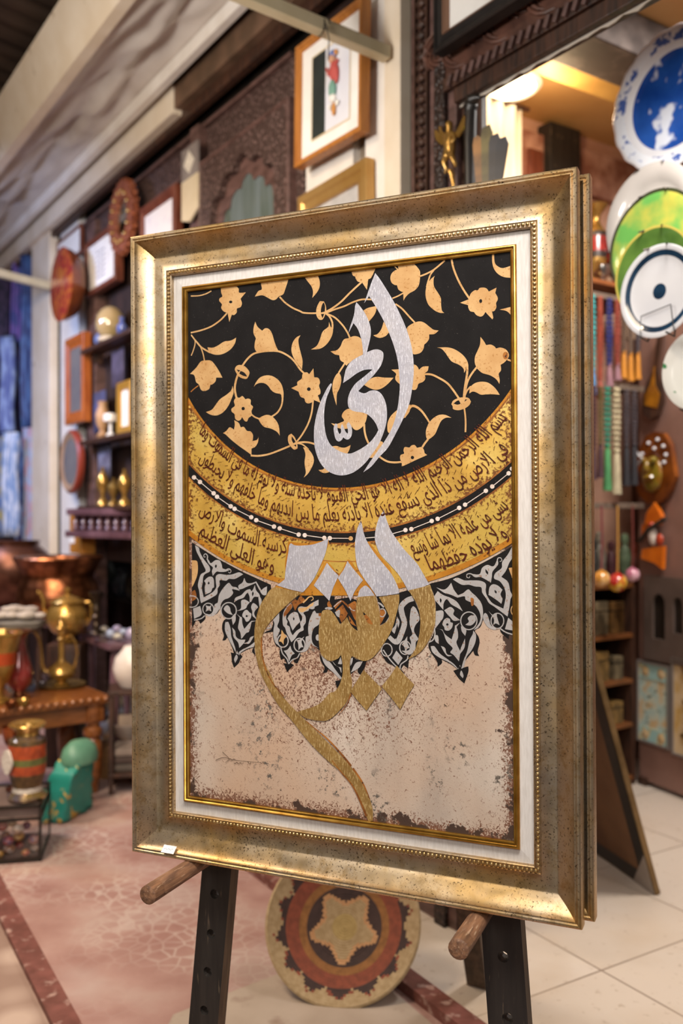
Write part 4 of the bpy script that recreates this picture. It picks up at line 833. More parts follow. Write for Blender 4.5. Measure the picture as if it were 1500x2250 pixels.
slab('floor_slab', [(p.x, p.y) for p in (c0, c1, c2, c3, c4, c5, c6)][::-1], 0.0004, 0.004, M['slab'])
k0a, k0b = on_floor(-8, 1905, 0.03), on_floor(184, 2254, 0.03); k1a, k1b = on_floor(-8, 2020), on_floor(113, 2254)
kd = (k0b - k0a).normalized(); k0b2, k1b2 = k0b + kd * 1.6, k1b + kd * 1.6; k0a2, k1a2 = k0a - kd * 0.5, k1a - kd * 0.5
slab('floor_kerb', [(k0a2.x, k0a2.y), (k0b2.x, k0b2.y), (k1b2.x, k1b2.y), (k1a2.x, k1a2.y)], 0.0004, 0.028, M['kerb_paint'])
nl = Vector((-1, -0.55, 0)) * 3
slab('floor_cobbles', [(k1a2.x, k1a2.y), (k1b2.x, k1b2.y), (k1b2.x + nl.x, k1b2.y + nl.y), (k1a2.x + nl.x, k1a2.y + nl.y)], 0.0002, 0.006, M['cobble'])
# ------------------------------------------------------------------ the shop front on the left and its roof
def wbox(name, s0, s1, z0, z1, o0, o1, m, bev=0.0):
    """box lying along the front, s along it, o out of it"""
    g = G(); g.box((-(s0 + s1) / 2, -(o0 + o1) / 2, (z0 + z1) / 2), (abs(s1 - s0), abs(o1 - o0), z1 - z0), 0, bev=bev)
    return struct(g.build(name, m, None, False, loc=O, rotz=PHI_W))
def s_of(px, off=0.0): return (on_front(px, HY, off) - O).dot(D)
M['wall_dark'] = mat('dark_front_boards', '#3B2822', 0.6, 0, var='#241814', scale=7, stretch=(1, 1, 0.5), bump=0.2)
wbox('wall_left', -0.0232, 10.4516, 1.16, 3.9, -0.18, -0.06, M['wall_dark']); wbox('wall_left_low', -0.0232, 1.5097, 0.0, 1.155, -0.18, -0.06, M['wall_dark']); wbox('wall_left_far_low', 5.1097, 10.4516, 0.0, 1.155, -0.18, -0.06, M['wall_dark'])
wbox('wall_left_recess', 1.3, 5.4, 0.0, 1.2, -1.5, -1.4, M['wall_dark'])
# white and cream uprights
sA, sB, sC, sD, sE = s_of(885), s_of(850), s_of(806), s_of(775), s_of(672)
wbox('trim_1', sA, sB, 0, 4.2871, -0.0581, 0.0139, M['cream_paint'], 0.003)
wbox('trim_2', sB + 0.002, sC, 0, 4.2871, -0.0581, 0.0093, M['white_paint'], 0.003)
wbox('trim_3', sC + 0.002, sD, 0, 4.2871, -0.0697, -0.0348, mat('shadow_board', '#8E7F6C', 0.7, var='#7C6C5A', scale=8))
wbox('trim_4', sD, sE, 0.0, 3.1955, -0.0697, 0, M['white_paint'], 0.003)
wbox('trim_5', s_of(900), sA - 0.004, 0, 4.2871, -0.1161, -0.0348, M['black'])
# far post: two boards with a dark gap
wbox('trim_25', s_of(176), s_of(86), 0, 1.04, -0.05, 0.04, M['dark_wood']); wbox('trim_6', s_of(128), s_of(88), 1.05, 3.9387, 0, 0.0697, M['cream_paint'], 0.004)
wbox('trim_7', s_of(172), s_of(133), 1.05, 3.7645, -0.0581, 0, M['white_paint'], 0.004)
# carved dark uprights and rails of the old front
M['carve_a'] = mat('carved_front_wood', '#846862', 0.5, 0, var='#46342F', scale=46, kind='voronoi', fac=(0.12, 0.42), bump=1.0)
M['carve_plain'] = mat('planed_front_wood', '#6C504A', 0.5, 0, var='#4C3630', scale=8, stretch=(1, 1, 3), bump=0.15)
def zf(px, py): return on_front(px, py).z
z1, z2, z3, z4 = 3.265, 3.44, 3.637, 3.82
wbox('trim_8', s_of(640), s_of(176), z1, z2 - 0.02, -0.0697, -0.0232, M['carve_a']); wbox('trim_9', s_of(640), s_of(176), z2 - 0.02, z2, -0.0697, 0, M['carve_plain'])
wbox('trim_10', s_of(640), s_of(176), z2, z3 - 0.02, -0.0697, -0.0232, M['carve_a']); wbox('trim_11', s_of(640), s_of(176), z3 - 0.02, z3, -0.0697, 0.0058, M['carve_plain'])
wbox('trim_12', s_of(670), s_of(176), z3, 4.2871, -0.0697, -0.0465, M['black'])
wbox('trim_13', s_of(672), s_of(638), 0.0, 3.5903, -0.0697, 0.0116, M['carve_a'], 0.004)
wbox('trim_14', s_of(446), s_of(428), 0.0, z3, -0.0697, 0.029, M['carve_plain'], 0.004)
wbox('trim_15', s_of(214), s_of(197), 0.0, z3 - 0.05, -0.0697, 0.0174, M['carve_plain'], 0.004)
# eave: white strip, shadow gap, white beam, dark soffit
Q = on_front(500, HY, 0.0)
def rail(name, z0, z1_, o0, o1, m, s0=-1.0, s1=8.5): return wbox(name, s0, s1, z0, z1_, o0, o1, m, 0.004)
rail('trim_16', 3.8458, 3.9213, 0.1568, 0.2032, M['white_paint'])
rail('trim_17', 3.7297, 3.8923, 0.0465, 0.1161, M['cream_paint'], 1.86); rail('trim_24', 3.7529, 3.8923, 0.0465, 0.1045, mat('brown_fascia', '#6E5340', 0.6, 0, var='#54402F', scale=7), 0.05, 1.858)
rail('trim_18', 3.689, 3.7529, 0.0139, 0.0581, M['dark_wood'])
rail('trim_19', 3.9387, 3.9852, -0.0581, 0.1858, M['black'])
# broad painted beam
g = G(); d1, d2, bz0, bz1 = 0.604, 0.697, 3.869, 4.136
g.add([(1.0, -d1, bz0), (-9.5, -d1, bz0), (-9.5, -d2, bz1), (1.0, -d2, bz1), (1.0, -d1 - 0.06, bz0), (-9.5, -d1 - 0.06, bz0), (-9.5, -d2 - 0.06, bz1), (1.0, -d2 - 0.06, bz1)],
      [(0, 1, 2, 3), (4, 7, 6, 5), (0, 4, 5, 1), (3, 2, 6, 7), (0, 3, 7, 4), (1, 5, 6, 2)])
struct(g.build('trim_20', M['cream_paint'], None, False, loc=O, rotz=PHI_W))
# crumpled awning sheet between strip and beam
random.seed(3)
nx, ny = 120, 16; vs = []; fs = []
def crumple(x, y): return 0.055 * math.sin(x * 2.1 + 2.2 * math.sin(y * 9)) * math.sin(y * 5.5) + 0.035 * math.sin(x * 5.7 + y * 8) * math.cos(y * 7 + x * 1.3) + 0.02 * abs(math.sin(x * 9 + y * 14))
for i in range(nx + 1):
    for j in range(ny + 1):
        x = 1.1 - 8.2 * i / nx; t = j / ny; e = math.sin(PI * t)
        vs.append((x, -(0.19 + 0.44 * t), 3.921 + 0.045 * e - e * crumple(x, t) * 0.9))
for i in range(nx):
    for j in range(ny):
        a = i * (ny + 1) + j; fs.append((a, a + 1, a + ny + 2, a + ny + 1))
g = G(); g.add(vs, fs); aw = g.build('awning_sheet', mat('awning_sheet', '#CFC7BE', 0.38, 0, var='#C2B8AE', scale=3, extra=('#B0A498', 4, 0.60, 0.78)), None, True, loc=O, rotz=PHI_W, angle=3)
md = aw.modifiers.new('thick', 'SOLIDIFY'); md.thickness = 0.004
tag(aw, 'crumpled grey awning sheet stretched under the eave between white rails', 'awning')
# dark corrugated roof beyond the beam, on two cream purlins
g = G(); vs = []; fs = []; n = 260
for i in range(n + 1):
    x = 1.5 - 10.5 * i / n; z = 4.43 + 0.032 * math.sin(i * 1.35)
    vs += [(x, -0.58, z), (x, -5.2, z + 0.62)]
fs = [(2 * i, 2 * i + 1, 2 * i + 3, 2 * i + 2) for i in range(n)]
g.add(vs, fs); struct(g.build('ceiling_corrugated', mat('dark_roof_sheet', '#4A3A2E', 0.5, 0.3, var='#2E231C', scale=3), None, True, loc=O, rotz=PHI_W, angle=3))
g = G(); g.box((-3.7, -1.74, 4.32), (10.5, 0.08, 0.11), bev=0.004); struct(g.build('trim_21', M['cream_paint'], None, False, loc=O, rotz=PHI_W))
g = G(); g.box((-3.7, -2.9, 4.39), (0.09, 4.6, 0.09), R=Matrix.Rotation(0.08, 3, 'X'), bev=0.004); struct(g.build('trim_22', M['cream_paint'], None, False, loc=O, rotz=PHI_W))
g = G(); g.box((-1.86, -2.9, 4.39), (0.06, 4.6, 0.06), R=Matrix.Rotation(0.08, 3, 'X'), bev=0.004); struct(g.build('trim_23', M['raw_wood'], None, False, loc=O, rotz=PHI_W))
# square steel struts standing out of the posts
def strut(name, p, q, r, label):
    g = G(); p, q = Vector(p), Vector(q); d = (q - p); L_ = d.length; R = d.to_track_quat('X', 'Z').to_matrix()
    g.box((p + q) / 2, (L_, r, r), R=R, bev=r * 0.08); o = g.build(name, M['steel_cream'], None, False); return tag(o, label, 'strut')
pw = on_front(842, HY, 0.012); pa = Vector((pw.x, pw.y, 3.0)); 
strut('steel_strut', at(850, 120, 3.55), at(850, 120, 3.55) + NW * 1.9 + Vector((0, 0, 0.11)), 0.05, 'cream steel strut sticking out from the white post above the painting')
pb = at(112, 630, 7.1); strut('steel_strut', pb, pb + NW * 2.0 + Vector((0, 0, 0.25)), 0.055, 'thin cream steel strut sticking out from the far left post')
g = G(); c = Vector((-0.0628, 3.39, 3.303)); tx_ = Vector((-NW.y, NW.x, 0))
g.tube([c + tx_ * (0.031 * math.cos(q * 0.55) * 1.15) + Vector((0, 0, 0.034 * math.sin(q * 0.55))) + NW * 0.002 * q for q in range(13)] + [c + tx_ * 0.03 + Vector((0, 0, -0.05)), c + tx_ * 0.025 + Vector((0, 0, -0.13))], 0.0025, 6)
tag(g.build('wire_loop', M['wire'], None), 'thin wire loop twisted round the upper cream steel strut', 'wire')
# far end of the alley
g = G(); g.box((0, 0, 2), (11, 0.1, 5.0)); struct(g.build('wall_back', mat('far_dark_wall', '#1A1B26', 0.8, 0, var='#12121A', scale=2), None, False, loc=(-4.2, 11.0, 0), rotz=0.2))
g = G(); g.box((0, 0, 2.4), (0.1, 14, 5.0)); struct(g.build('wall_left_far', mat('far_dark_wall2', '#22202A', 0.8, 0, var='#17151C', scale=2), None, False, loc=(-6.4, 6.0, 0), rotz=0.25))

# ---- pictures and wall pieces
def picture(name, label, cat, fn, phi, xl, xr, yt, yb, off, fw, fd, fm, group=None, inner=None, angle=0):
    c, wd, ht = fspan(fn, xl, xr, yt, yb, off)
    root = thing(name, label, cat, c, phi, group)
    if angle: root.rotation_euler = (0, angle, phi)
    g = G(); g.T = Matrix.Translation((0, 0, ht / 2))
    g.rail_frame(wd, ht, [(0, fd * 0.9), (0, 0.003), (0.003, 0), (fw * 0.45, 0.0), (fw * 0.6, fd * 0.18), (fw * 0.95, fd * 0.25), (fw, fd * 0.3), (fw, fd * 0.9)])
    g.box((0, fd * 0.95, 0), (wd * 0.99, fd * 0.1, ht * 0.99)); g.build('frame', fm, root, False)
    return root, wd, ht
def sheet(root, name, w_, h_, zc, y, m, t=0.002, xc=0.0):
    g = G(); g.box((xc, y, zc), (w_, t, h_)); return g.build(name, m, root, False)
# deep light-wood frame with a costumed puppet figure on black and white card
r, wd, ht = picture('framed_shadow_box', 'orange wood shadow box with small costumed puppet on white card, hung on white board', 'framed picture', on_front, PHI_W, 645, 790, 52, 330, 0.10, 0.030, 0.05, M['orange_wood'], angle=0.02)
sheet(r, 'mount_card', wd - 0.05, ht - 0.05, ht / 2, 0.024, M['paper'])
M['black_card'] = mat('dark_green_card', '#232B28', 0.7, var='#1B211F', scale=8)
g = G(); iw, ih = wd * 0.56, ht * 0.66
g.rail_frame(iw + 0.012, ih + 0.012, [(0, 0.0), (0.006, 0.0), (0.006, 0.02)]); g.T = Matrix.Identity(4)
o = g.build('inner_slip', mat('beige_slip', '#D9C49C', 0.6), r, False, loc=(0.005, 0.020, ht / 2))
sheet(r, 'picture_ground', iw, ih, ht / 2, 0.0222, mat('pale_card', '#DEDFE6', 0.8, var='#CFD0DC', scale=4), xc=0.005)
sheet(r, 'black_strip', iw * 0.36, ih, ht / 2, 0.0205, M['black_card'], xc=-iw * 0.30)
# the little figure: body, coat, legs, hat
SK = [mat('puppet_red', '#B8504A', 0.6), mat('puppet_green', '#6E9A8A', 0.6), mat('puppet_blue', '#5E74B0', 0.5), mat('puppet_ochre', '#C98B45', 0.6), mat('puppet_white', '#E6E4DE', 0.6), mat('puppet_skin', '#C89878', 0.6)]
g = G(); zc = ht * 0.5; xo = iw * 0.12; u = ht / 0.30
def pb_(c, rr, mi, sc=(1, 1, 1)): g.ball((xo + c[0] * u, 0.012, zc + c[1] * u), rr * u, mi, 12, sc)
pb_((0.0, 0.058), 0.011, 5); pb_((0.0, 0.068), 0.013, 2, (1, 0.6, 0.9)); pb_((0.012, 0.070), 0.007, 3, (1, .6, 1)); pb_((0.004, 0.03), 0.016, 0, (0.9, 0.5, 1.5)); pb_((0.016, 0.018), 0.010, 0, (0.8, .5, 2.2)); pb_((0.0, -0.012), 0.013, 1, (1, .6, 1.8)); pb_((0.002, -0.034), 0.012, 4, (1, .7, 0.9)); pb_((0.006, -0.06), 0.008, 3, (0.8, .6, 2.0)); pb_((0.02, -0.05), 0.006, 4, (1.2, .5, 1.2)); pb_((-0.012, -0.05), 0.005, 4, (1, .5, 1.4))
g.tube([(xo - 0.004 * u, 0.012, zc + 0.04 * u), (xo - 0.018 * u, 0.012, zc + 0.028 * u), (xo - 0.024 * u, 0.01, zc + 0.045 * u)], 0.0035 * u, 8, 0); g.tube([(xo + 0.01 * u, 0.012, zc + 0.04 * u), (xo + 0.022 * u, 0.012, zc + 0.05 * u)], 0.0035 * u, 8, 0)
g.tube([(xo - 0.026 * u, 0.008, zc + 0.0 * u), (xo - 0.022 * u, 0.008, zc + 0.08 * u)], 0.001 * u, 6, 4)
g.build('puppet_figure', SK, r)
# lower gold frame on the same board
r, wd, ht = picture('picture_frame', 'plain gold frame hung on the white board under the orange wood shadow box', 'picture frame', on_front, PHI_W, 655, 806, 390, 640, 0.06, 0.075, 0.045, mat('pale_gold', '#C9A164', 0.38, 0.6, var='#B98D4C', scale=6), angle=-0.02)
sheet(r, 'picture', wd - 0.1, ht - 0.1, ht / 2, 0.03, mat('grey_print', '#B9B6B4', 0.7, var='#9E9C9C', scale=10))
# dark hanging frame over the shop door (top right)
c, wd, ht = fspan(on_front, 950, 1210, -230, 40, 0.10)
r = thing('picture_frame', 'black and bronze picture frame hung high on the carved door lintel', 'picture frame', c, PHI_W)
g = G(); g.T = Matrix.Translation((0, 0, ht / 2)); g.rail_frame(wd, ht, [(0, 0.05), (0, 0.004), (0.004, 0), (0.012, 0.0), (0.016, 0.008), (0.03, 0.012), (0.042, 0.004), (0.05, 0.004), (0.05, 0.04)]); g.box((0, 0.045, 0), (wd * .98, 0.004, ht * .98))
g.build('frame', mat('black_bronze', '#3A3634', 0.35, 0.5, var='#23201F', scale=5), r, False, angle=0.8)
g = G(); g.T = Matrix.Translation((0, 0, ht / 2)); g.rail_frame(wd - 0.09, ht - 0.09, [(0, 0.012), (0.003, 0.002), (0.012, 0.008), (0.014, 0.03)]); g.build('inner_slip', mat('bronze_slip', '#8C6A55', 0.4, 0.6), r, False)
sheet(r, 'picture', wd - 0.11, ht - 0.11, ht / 2, 0.03, M['paper'])
# carved mirror with a lobed arch
c, wd, ht = fspan(on_front, 447, 640, 300, 700, 0.03)
r = thing('carved_mirror', 'carved dark wood mirror with a lobed arch top above the painting frame', 'mirror', c, PHI_W)
def lobed(w_, h_, n=8):
    pts = [(-w_ / 2, 0), (w_ / 2, 0), (w_ / 2, h_ * 0.80)]
    key = [(0.5, 0.80), (0.43, 0.86), (0.40, 0.90), (0.30, 0.905), (0.26, 0.945), (0.15, 0.95), (0.10, 0.985), (0, 1.0)]
    kk = key + [(-a, b) for a, b in key[::-1][1:]]
    sp = smooth([(a * w_, b * h_, i % 2 == 1) for i, (a, b) in enumerate(kk)], False, 6)
    L_ = max(1e-9, 1); return pts[:2] + [(a, b) for a, b in sp]
def lob(w_, h_, zo=0.0):
    key = [(0.5, 0.68), (0.485, 0.77), (0.43, 0.82), (0.35, 0.825), (0.32, 0.89), (0.22, 0.93), (0.13, 0.925), (0.09, 0.97), (0.0, 1.0)]
    kk = key + [(-a, b) for a, b in key[::-1][1:]]; out = [(-w_ / 2, zo), (w_ / 2, zo)]
    for i in range(len(kk) - 1):
        for j in range(5):
            t = j / 5; a = kk[max(0, i - 1)]; b = kk[i]; c_ = kk[i + 1]; d_ = kk[min(len(kk) - 1, i + 2)]; p = crom(a, b, c_, d_, t); out.append((p[0] * w_, zo + p[1] * (h_ - zo)))
    out.append((kk[-1][0] * w_, zo + kk[-1][1] * (h_ - zo))); return out
g = G(); g.prism([(-wd / 2, 0), (wd / 2, 0), (wd / 2, ht), (-wd / 2, ht)], -0.02, 0.015, 0, holes=[lob(wd * 0.74, ht * 0.90, ht * 0.04)[::-1]])
g.build('carved_frame', M['carve_a'], r, False)
g = G(); g.T = Matrix.Translation((0, 0, ht / 2)); g.rail_frame(wd + 0.03, ht + 0.03, [(0, 0.02), (0, -0.02), (0.006, -0.028), (0.016, -0.028), (0.022, -0.018), (0.022, 0.0)]); g.build('frame_edge', M['carve_plain'], r, False)
g = G(); g.T = Matrix.Translation((0, 0.006, 0)); g.prism(lob(wd * 0.80, ht * 0.92, ht * 0.03), 0.012, 0.016, 0, holes=[lob(wd * 0.58, ht * 0.80, ht * 0.06)[::-1]]); g.build('inner_arch', M['carve_plain'], r, False)
g = G(); g.box((0, 0.027, ht * 0.45), (wd * 0.8, 0.004, ht * 0.85)); g.build('mirror_glass', mat('reflection_tinted_glass', '#9FAFB4', 0.2, 0.55, var='#7C8A7E', scale=4, stretch=(3, 1, 0.4), coat=.6), r, False)  # pale blue and green of the reflections put into the glass colour
# pointed cream plaque on the pilaster
c, wd, ht = fspan(on_front, 403, 438, 322, 488, 0.055)
r = thing('wooden_plaque', 'long pointed cream wooden plaque hanging on the carved pilaster', 'plaque', c, PHI_W)
g = G(); g.prism([(-wd / 2, 0.03), (0.0, 0.0), (wd / 2, 0.05), (wd / 2, ht * 0.58), (-wd / 2, ht * 0.58)], -0.012, 0.0, 0); g.build('lower_board', mat('cream_board', '#D8C9AE', 0.6, var='#C7B697', scale=5), r, False)
g = G(); g.box((0, -0.006, ht * 0.79), (wd, 0.012, ht * 0.42)); g.build('upper_board', mat('grey_board', '#8F8580', 0.6, var='#7A706C', scale=6), r, False)
g = G(); g.prism([(0, ht * 0.64), (wd * 0.32, ht * 0.78), (0, ht * 0.94), (-wd * 0.32, ht * 0.78)], -0.017, -0.012); g.ball((0, -0.016, ht * 0.78), 0.012); g.build('diamond_inlay', mat('bone_inlay', '#D8CFC0', 0.5), r, False)
# scalloped round mirror seen from the side
c, wd, ht = fspan(on_front, 248, 302, 395, 562, 0.08)
r = thing('scalloped_mirror', 'orange-brown round mirror with scalloped petal rim high on the front', 'mirror', c, PHI_W)
g = G(); R0 = ht / 2; pts = []
for k in range(96):
    a = 2 * PI * k / 96; q = 1 - 0.10 * abs(math.sin(a * 12)); pts.append((R0 * q * math.cos(a) * min(1.0, wd / ht * 1.05), ht / 2 + R0 * q * math.sin(a)))
hole = [(R0 * 0.5 * math.cos(2 * PI * k / 40) * min(1, wd / ht), ht / 2 + R0 * 0.5 * math.sin(2 * PI * k / 40)) for k in range(40)][::-1]
g.prism(pts, -0.03, 0.01, 0, holes=[hole]); g.build('petal_rim', mat('rust_carving', '#BC6E48', 0.5, 0, var='#7A4028', scale=40, kind='voronoi', fac=(0.1, 0.5), bump=1.0), r, False)
g = G(); g.prism(hole[::-1], -0.012, -0.006); g.build('mirror_glass', M['mirror'], r, False)
g = G(); random.seed(5)
for k in range(14): a = 2 * PI * k / 14; g = G(); g.ball((R0 * 0.66 * math.cos(a) * min(1, wd / ht), -0.034, ht / 2 + R0 * 0.66 * math.sin(a)), 0.014, 0, 8); g.build('brass_stud', M['brass'], r)
# red-brown framed print with white paper
r, wd, ht = picture('framed_print', 'red-brown wooden frame with white paper just above the painting left corner', 'framed picture', on_front, PHI_W, 306, 384, 432, 640, 0.07, 0.075, 0.05, M['red_wood'])
sheet(r, 'print', wd - 0.13, ht - 0.13, ht / 2, 0.012, mat('print_paper', '#E9E6EC', 0.8, var='#CBC4DC', scale=14, fac=(0.55, 0.75)))
# framed page of script
r, wd, ht = picture('framed_page', 'orange-edged frame holding a white page of script left of the painting', 'framed picture', on_front, PHI_W, 186, 252, 512, 636, 0.06, 0.05, 0.06, M['red_wood'])
sheet(r, 'page', wd - 0.085, ht - 0.085, ht / 2, 0.014, M['paper'])
g = G()
for i in range(6):
    for j in range(3): g.box((-0.07 + j * 0.06, 0.0125, ht * (0.25 + 0.09 * i)), (0.045, 0.0008, 0.012))
g.build('script_lines', mat('grey_script', '#8A8690', 0.8), r, False)
# small white picture behind the drum
r, wd, ht = picture('framed_print', 'small white picture high up behind the red painted drum', 'framed picture', on_front, PHI_W, 124, 176, 512, 575, 0.02, 0.03, 0.03, M['red_wood'])
sheet(r, 'print', wd - 0.05, ht - 0.05, ht / 2, 0.008, M['paper'])
# painted drum
c = on_front(136, 625, 0.21); rad = 80 * c.y / F
dr = thing('painted_drum', 'red and gold painted round drum hung on the far cream post', 'drum', (c.x, c.y, c.z - rad), PHI_W)
R = Matrix.Rotation(PI / 2, 3, 'X'); g = G()
g.lathe([(rad, 0.0), (rad * 0.97, -0.04), (rad * 0.80, -0.10), (rad * 0.55, -0.125), (0.001, -0.13)], (0, 0, rad), 40, 0, R=R, cap=False)
g.build('bowl', mat('drum_wood', '#8A4A26', 0.3, 0, var='#5E2A14', scale=7, coat=0.4), dr)
g = G(); g.lathe([(rad, 0.0), (rad * 1.01, 0.008), (rad * 0.9, 0.016), (rad * 0.45, 0.022), (0.001, 0.024)], (0, 0, rad), 40, [0, 0, 0, 1, 1], R=R, cap=False)
g.build('painted_face', [mat('drum_red', '#8C2F2A', 0.25, 0, var='#B4652C', scale=22, fac=(0.45, 0.65), coat=0.5), mat('drum_gold', '#A8642E', 0.25, 0, var='#8A2A28', scale=26, fac=(0.4, 0.6), coat=0.5)], dr)
# long mirror and oval mirror below it
r, wd, ht = picture('long_mirror', 'tall narrow mirror in orange wood below the red drum', 'mirror', on_front, PHI_W, 142, 182, 738, 930, 0.10, 0.09, 0.06, mat('amber_wood', '#B8682E', 0.4, var='#96481C', scale=7, stretch=(5, 5, .8)))
REFL_GLASS = mat('pale_reflection_glass', '#A8A29E', 0.25, 0.4, var='#8C8A90', scale=3, coat=.6)  # pale tone stands in for reflections in both mirrors
sheet(r, 'mirror_glass', wd - 0.16, ht - 0.10, ht / 2, 0.016, REFL_GLASS)
c, wd, ht = fspan(on_front, 142, 186, 945, 1085, 0.08)
r = thing('oval_mirror', 'oval wall mirror with a red edge below the tall narrow mirror', 'mirror', c, PHI_W); g = G(); R = Matrix.Rotation(PI / 2, 3, 'X')
g.lathe([(0.5, 0.0), (0.5, 0.03), (0.46, 0.045), (0.42, 0.04), (0.36, 0.03)], (0, 0, ht / 2), 48, [0, 0, 1, 1], R=Matrix(((wd, 0, 0), (0, 1, 0), (0, 0, ht))) @ R, cap=False); g.build('rim', [mat('oval_red', '#8A3A2A', 0.4), mat('oval_tan', '#A88A70', 0.4, var='#8C705A', scale=8)], r)
g = G(); g.lathe([(0.38, 0.028), (0.001, 0.030)], (0, 0, ht / 2), 48, 0, R=Matrix(((wd, 0, 0), (0, 1, 0), (0, 0, ht))) @ R, cap=False); g.build('mirror_glass', REFL_GLASS, r)
# shop shelves between the far post and the painting
def wall_shelf(name, label, xl, xr, y, depth, m, th=0.03):
    c, wd, ht = fspan(on_front, xl, xr, y - 4, y + 4, 0.0); root = thing(name, label, 'shelf', c, PHI_W)
    g = G(); g.box((0, -depth / 2, 0), (wd, depth, th), bev=0.004); g.build('board', m, root, False)
    for sx_ in (-1, 1): g = G(); g.box((sx_ * wd * 0.4, -depth * 0.3, -0.05), (0.02, depth * 0.5, 0.06)); g.build('bracket', m, root, False)
    return root, wd
sh1, w1 = wall_shelf('wall_shelf', 'dark wall shelf holding a glass dome lamp beside the painting', 216, 330, 752, 0.13, M['dark_wood'])
sh2, w2 = wall_shelf('wall_shelf', 'dark wall shelf with small gold frame and figures beside the painting', 214, 330, 962, 0.13, M['dark_wood'])
sh3, w3 = wall_shelf('wall_shelf', 'lowest dark wall shelf with brass bells above the carved balustrade', 212, 330, 1112, 0.14, M['dark_wood'])
def on_shelf(px, y, off): p = on_front(px, y, off); return p
# glass dome lamp
p = on_front(243, 738, 0.06); zt = sh1.location.z + 0.017
dl = thing('dome_lamp', 'amber glass dome on a pale base on the upper wall shelf', 'lamp', (p.x, p.y, zt)); g = G(); k = p.y / F
g.lathe([(26 * k, 0), (27 * k, 0.01), (24 * k, 0.03), (20 * k, 0.035)], n=24); g.build('base', mat('pale_base', '#C8B8A0', 0.4), dl)
g = G(); g.lathe([(22 * k, 0.036), (30 * k, 0.07), (33 * k, 0.11), (30 * k, 0.17), (22 * k, 0.21), (10 * k, 0.235), (0.001, 0.24)], n=28, cap=False); g.build('glass_dome', mat('amber_dome', '#B8A078', 0.06, 0, var='#9C8A60', scale=5, coat=1.0), dl)
for i, (px, cc) in enumerate(((218, '#7C8CC0'), (268, '#6C7CC8'))):
    p = on_front(px, 740, 0.07); j = tag(G().lathe([(0.02, 0), (0.035, 0.03), (0.036, 0.06), (0.018, 0.085), (0.012, 0.10), (0.02, 0.12)], n=18).build('glass_bottle', mat('blue_glass_%d' % i, cc, 0.08, 0, var='#30406C', scale=6, coat=1.0), None, loc=(p.x, p.y, zt)), 'small blue glass bottle %s the amber dome on the upper wall shelf' % ('left of' if i == 0 else 'right of'), 'bottle')
zt = sh2.location.z + 0.017
p = on_front(272, 930, 0.07); r = thing('picture_frame', 'small yellow-gold frame standing on the middle wall shelf', 'picture frame', (p.x, p.y, zt), PHI_W)
g = G(); g.T = Matrix.Translation((0, 0, 0.17)); g.rail_frame(0.26, 0.34, [(0, 0.03), (0, 0), (0.01, -0.006), (0.05, 0.0), (0.055, 0.02)]); g.build('frame', mat('yellow_gold', '#D8A650', 0.35, 0.5, var='#C08E38', scale=6), r, False); sheet(r, 'picture', 0.16, 0.24, 0.17, 0.015, M['paper'])
p = on_front(243, 930, 0.075); o = G().lathe([(0.03, 0), (0.032, 0.01), (0.012, 0.03), (0.012, 0.09)], n=18).lathe([(0.001, 0.09), (0.046, 0.10), (0.05, 0.125), (0.046, 0.15), (0.001, 0.158)], n=20, cap=False).build('ceramic_knob_lamp', mat('white_globe', '#E9E6E4', 0.2, 0, var='#DCD8D4', scale=5), None, loc=(p.x, p.y, zt)); tag(o, 'small white globe on a stem on the middle wall shelf', 'ornament')
p = on_front(226, 930, 0.07); o = G().lathe([(0.035, 0), (0.04, 0.02), (0.02, 0.05), (0.045, 0.10), (0.05, 0.16), (0.03, 0.22), (0.035, 0.25)], n=20).build('tan_vase', mat('tan_clay', '#B89068', 0.5, var='#96704C', scale=8), None, loc=(p.x, p.y, zt)); tag(o, 'tan clay vase left of the white globe on the middle shelf', 'vase')
p = on_front(222, 1050, 0.13); zt = sh3.location.z + 0.017
for i, (px, hh) in enumerate(((226, 0.26), (250, 0.18), (274, 0.23))):
    p = on_front(px, 1090, 0.075); rr = 0.045
    o = G().lathe([(rr, 0), (rr * 0.9, hh * 0.08), (rr * 0.35, hh * 0.2), (rr * 0.4, hh * 0.32), (rr * 0.95, hh * 0.5), (rr, hh * 0.66), (rr * 0.5, hh * 0.84), (rr * 0.25, hh * 0.9), (rr * 0.3, hh)], n=20).build('brass_urn', M['brass'] if i != 1 else M['old_brass'], None, loc=(p.x, p.y, zt))
    tag(o, ('tallest brass urn at the left end of the lowest wall shelf', 'short brass urn in the middle of the lowest wall shelf', 'brass urn near the painting on the lowest wall shelf')[i], 'urn', 'brass urns on the lowest wall shelf')
p = on_front(222, 905, 0.02); 
for i, (px, y0, y1, cc) in enumerate(((222, 860, 950, '#4A4E78'), (262, 770, 850, '#4E4660'), (232, 972, 1060, '#6E7088'))):
    c, wd, ht = fspan(on_front, px - 14, px + 14, y0, y1, 0.03); r = thing('hanging_textile', ('blue-grey cloth panel behind the white globe', 'purple-grey cloth panel under the upper wall shelf', 'pale blue cloth panel over the brass urns')[i], 'textile', c, PHI_W)
    g = G(); n = 12; g.add([(-wd / 2 + wd * a / n, -0.012 * math.sin(a * 1.7), z) for a in range(n + 1) for z in (0, ht)], [(2 * a, 2 * a + 2, 2 * a + 3, 2 * a + 1) for a in range(n)]); o = g.build('cloth', mat('panel_cloth_%d' % i, cc, 0.8, 0, var='#3A3448', scale=14), r); md = o.modifiers.new('t', 'SOLIDIFY'); md.thickness = 0.004
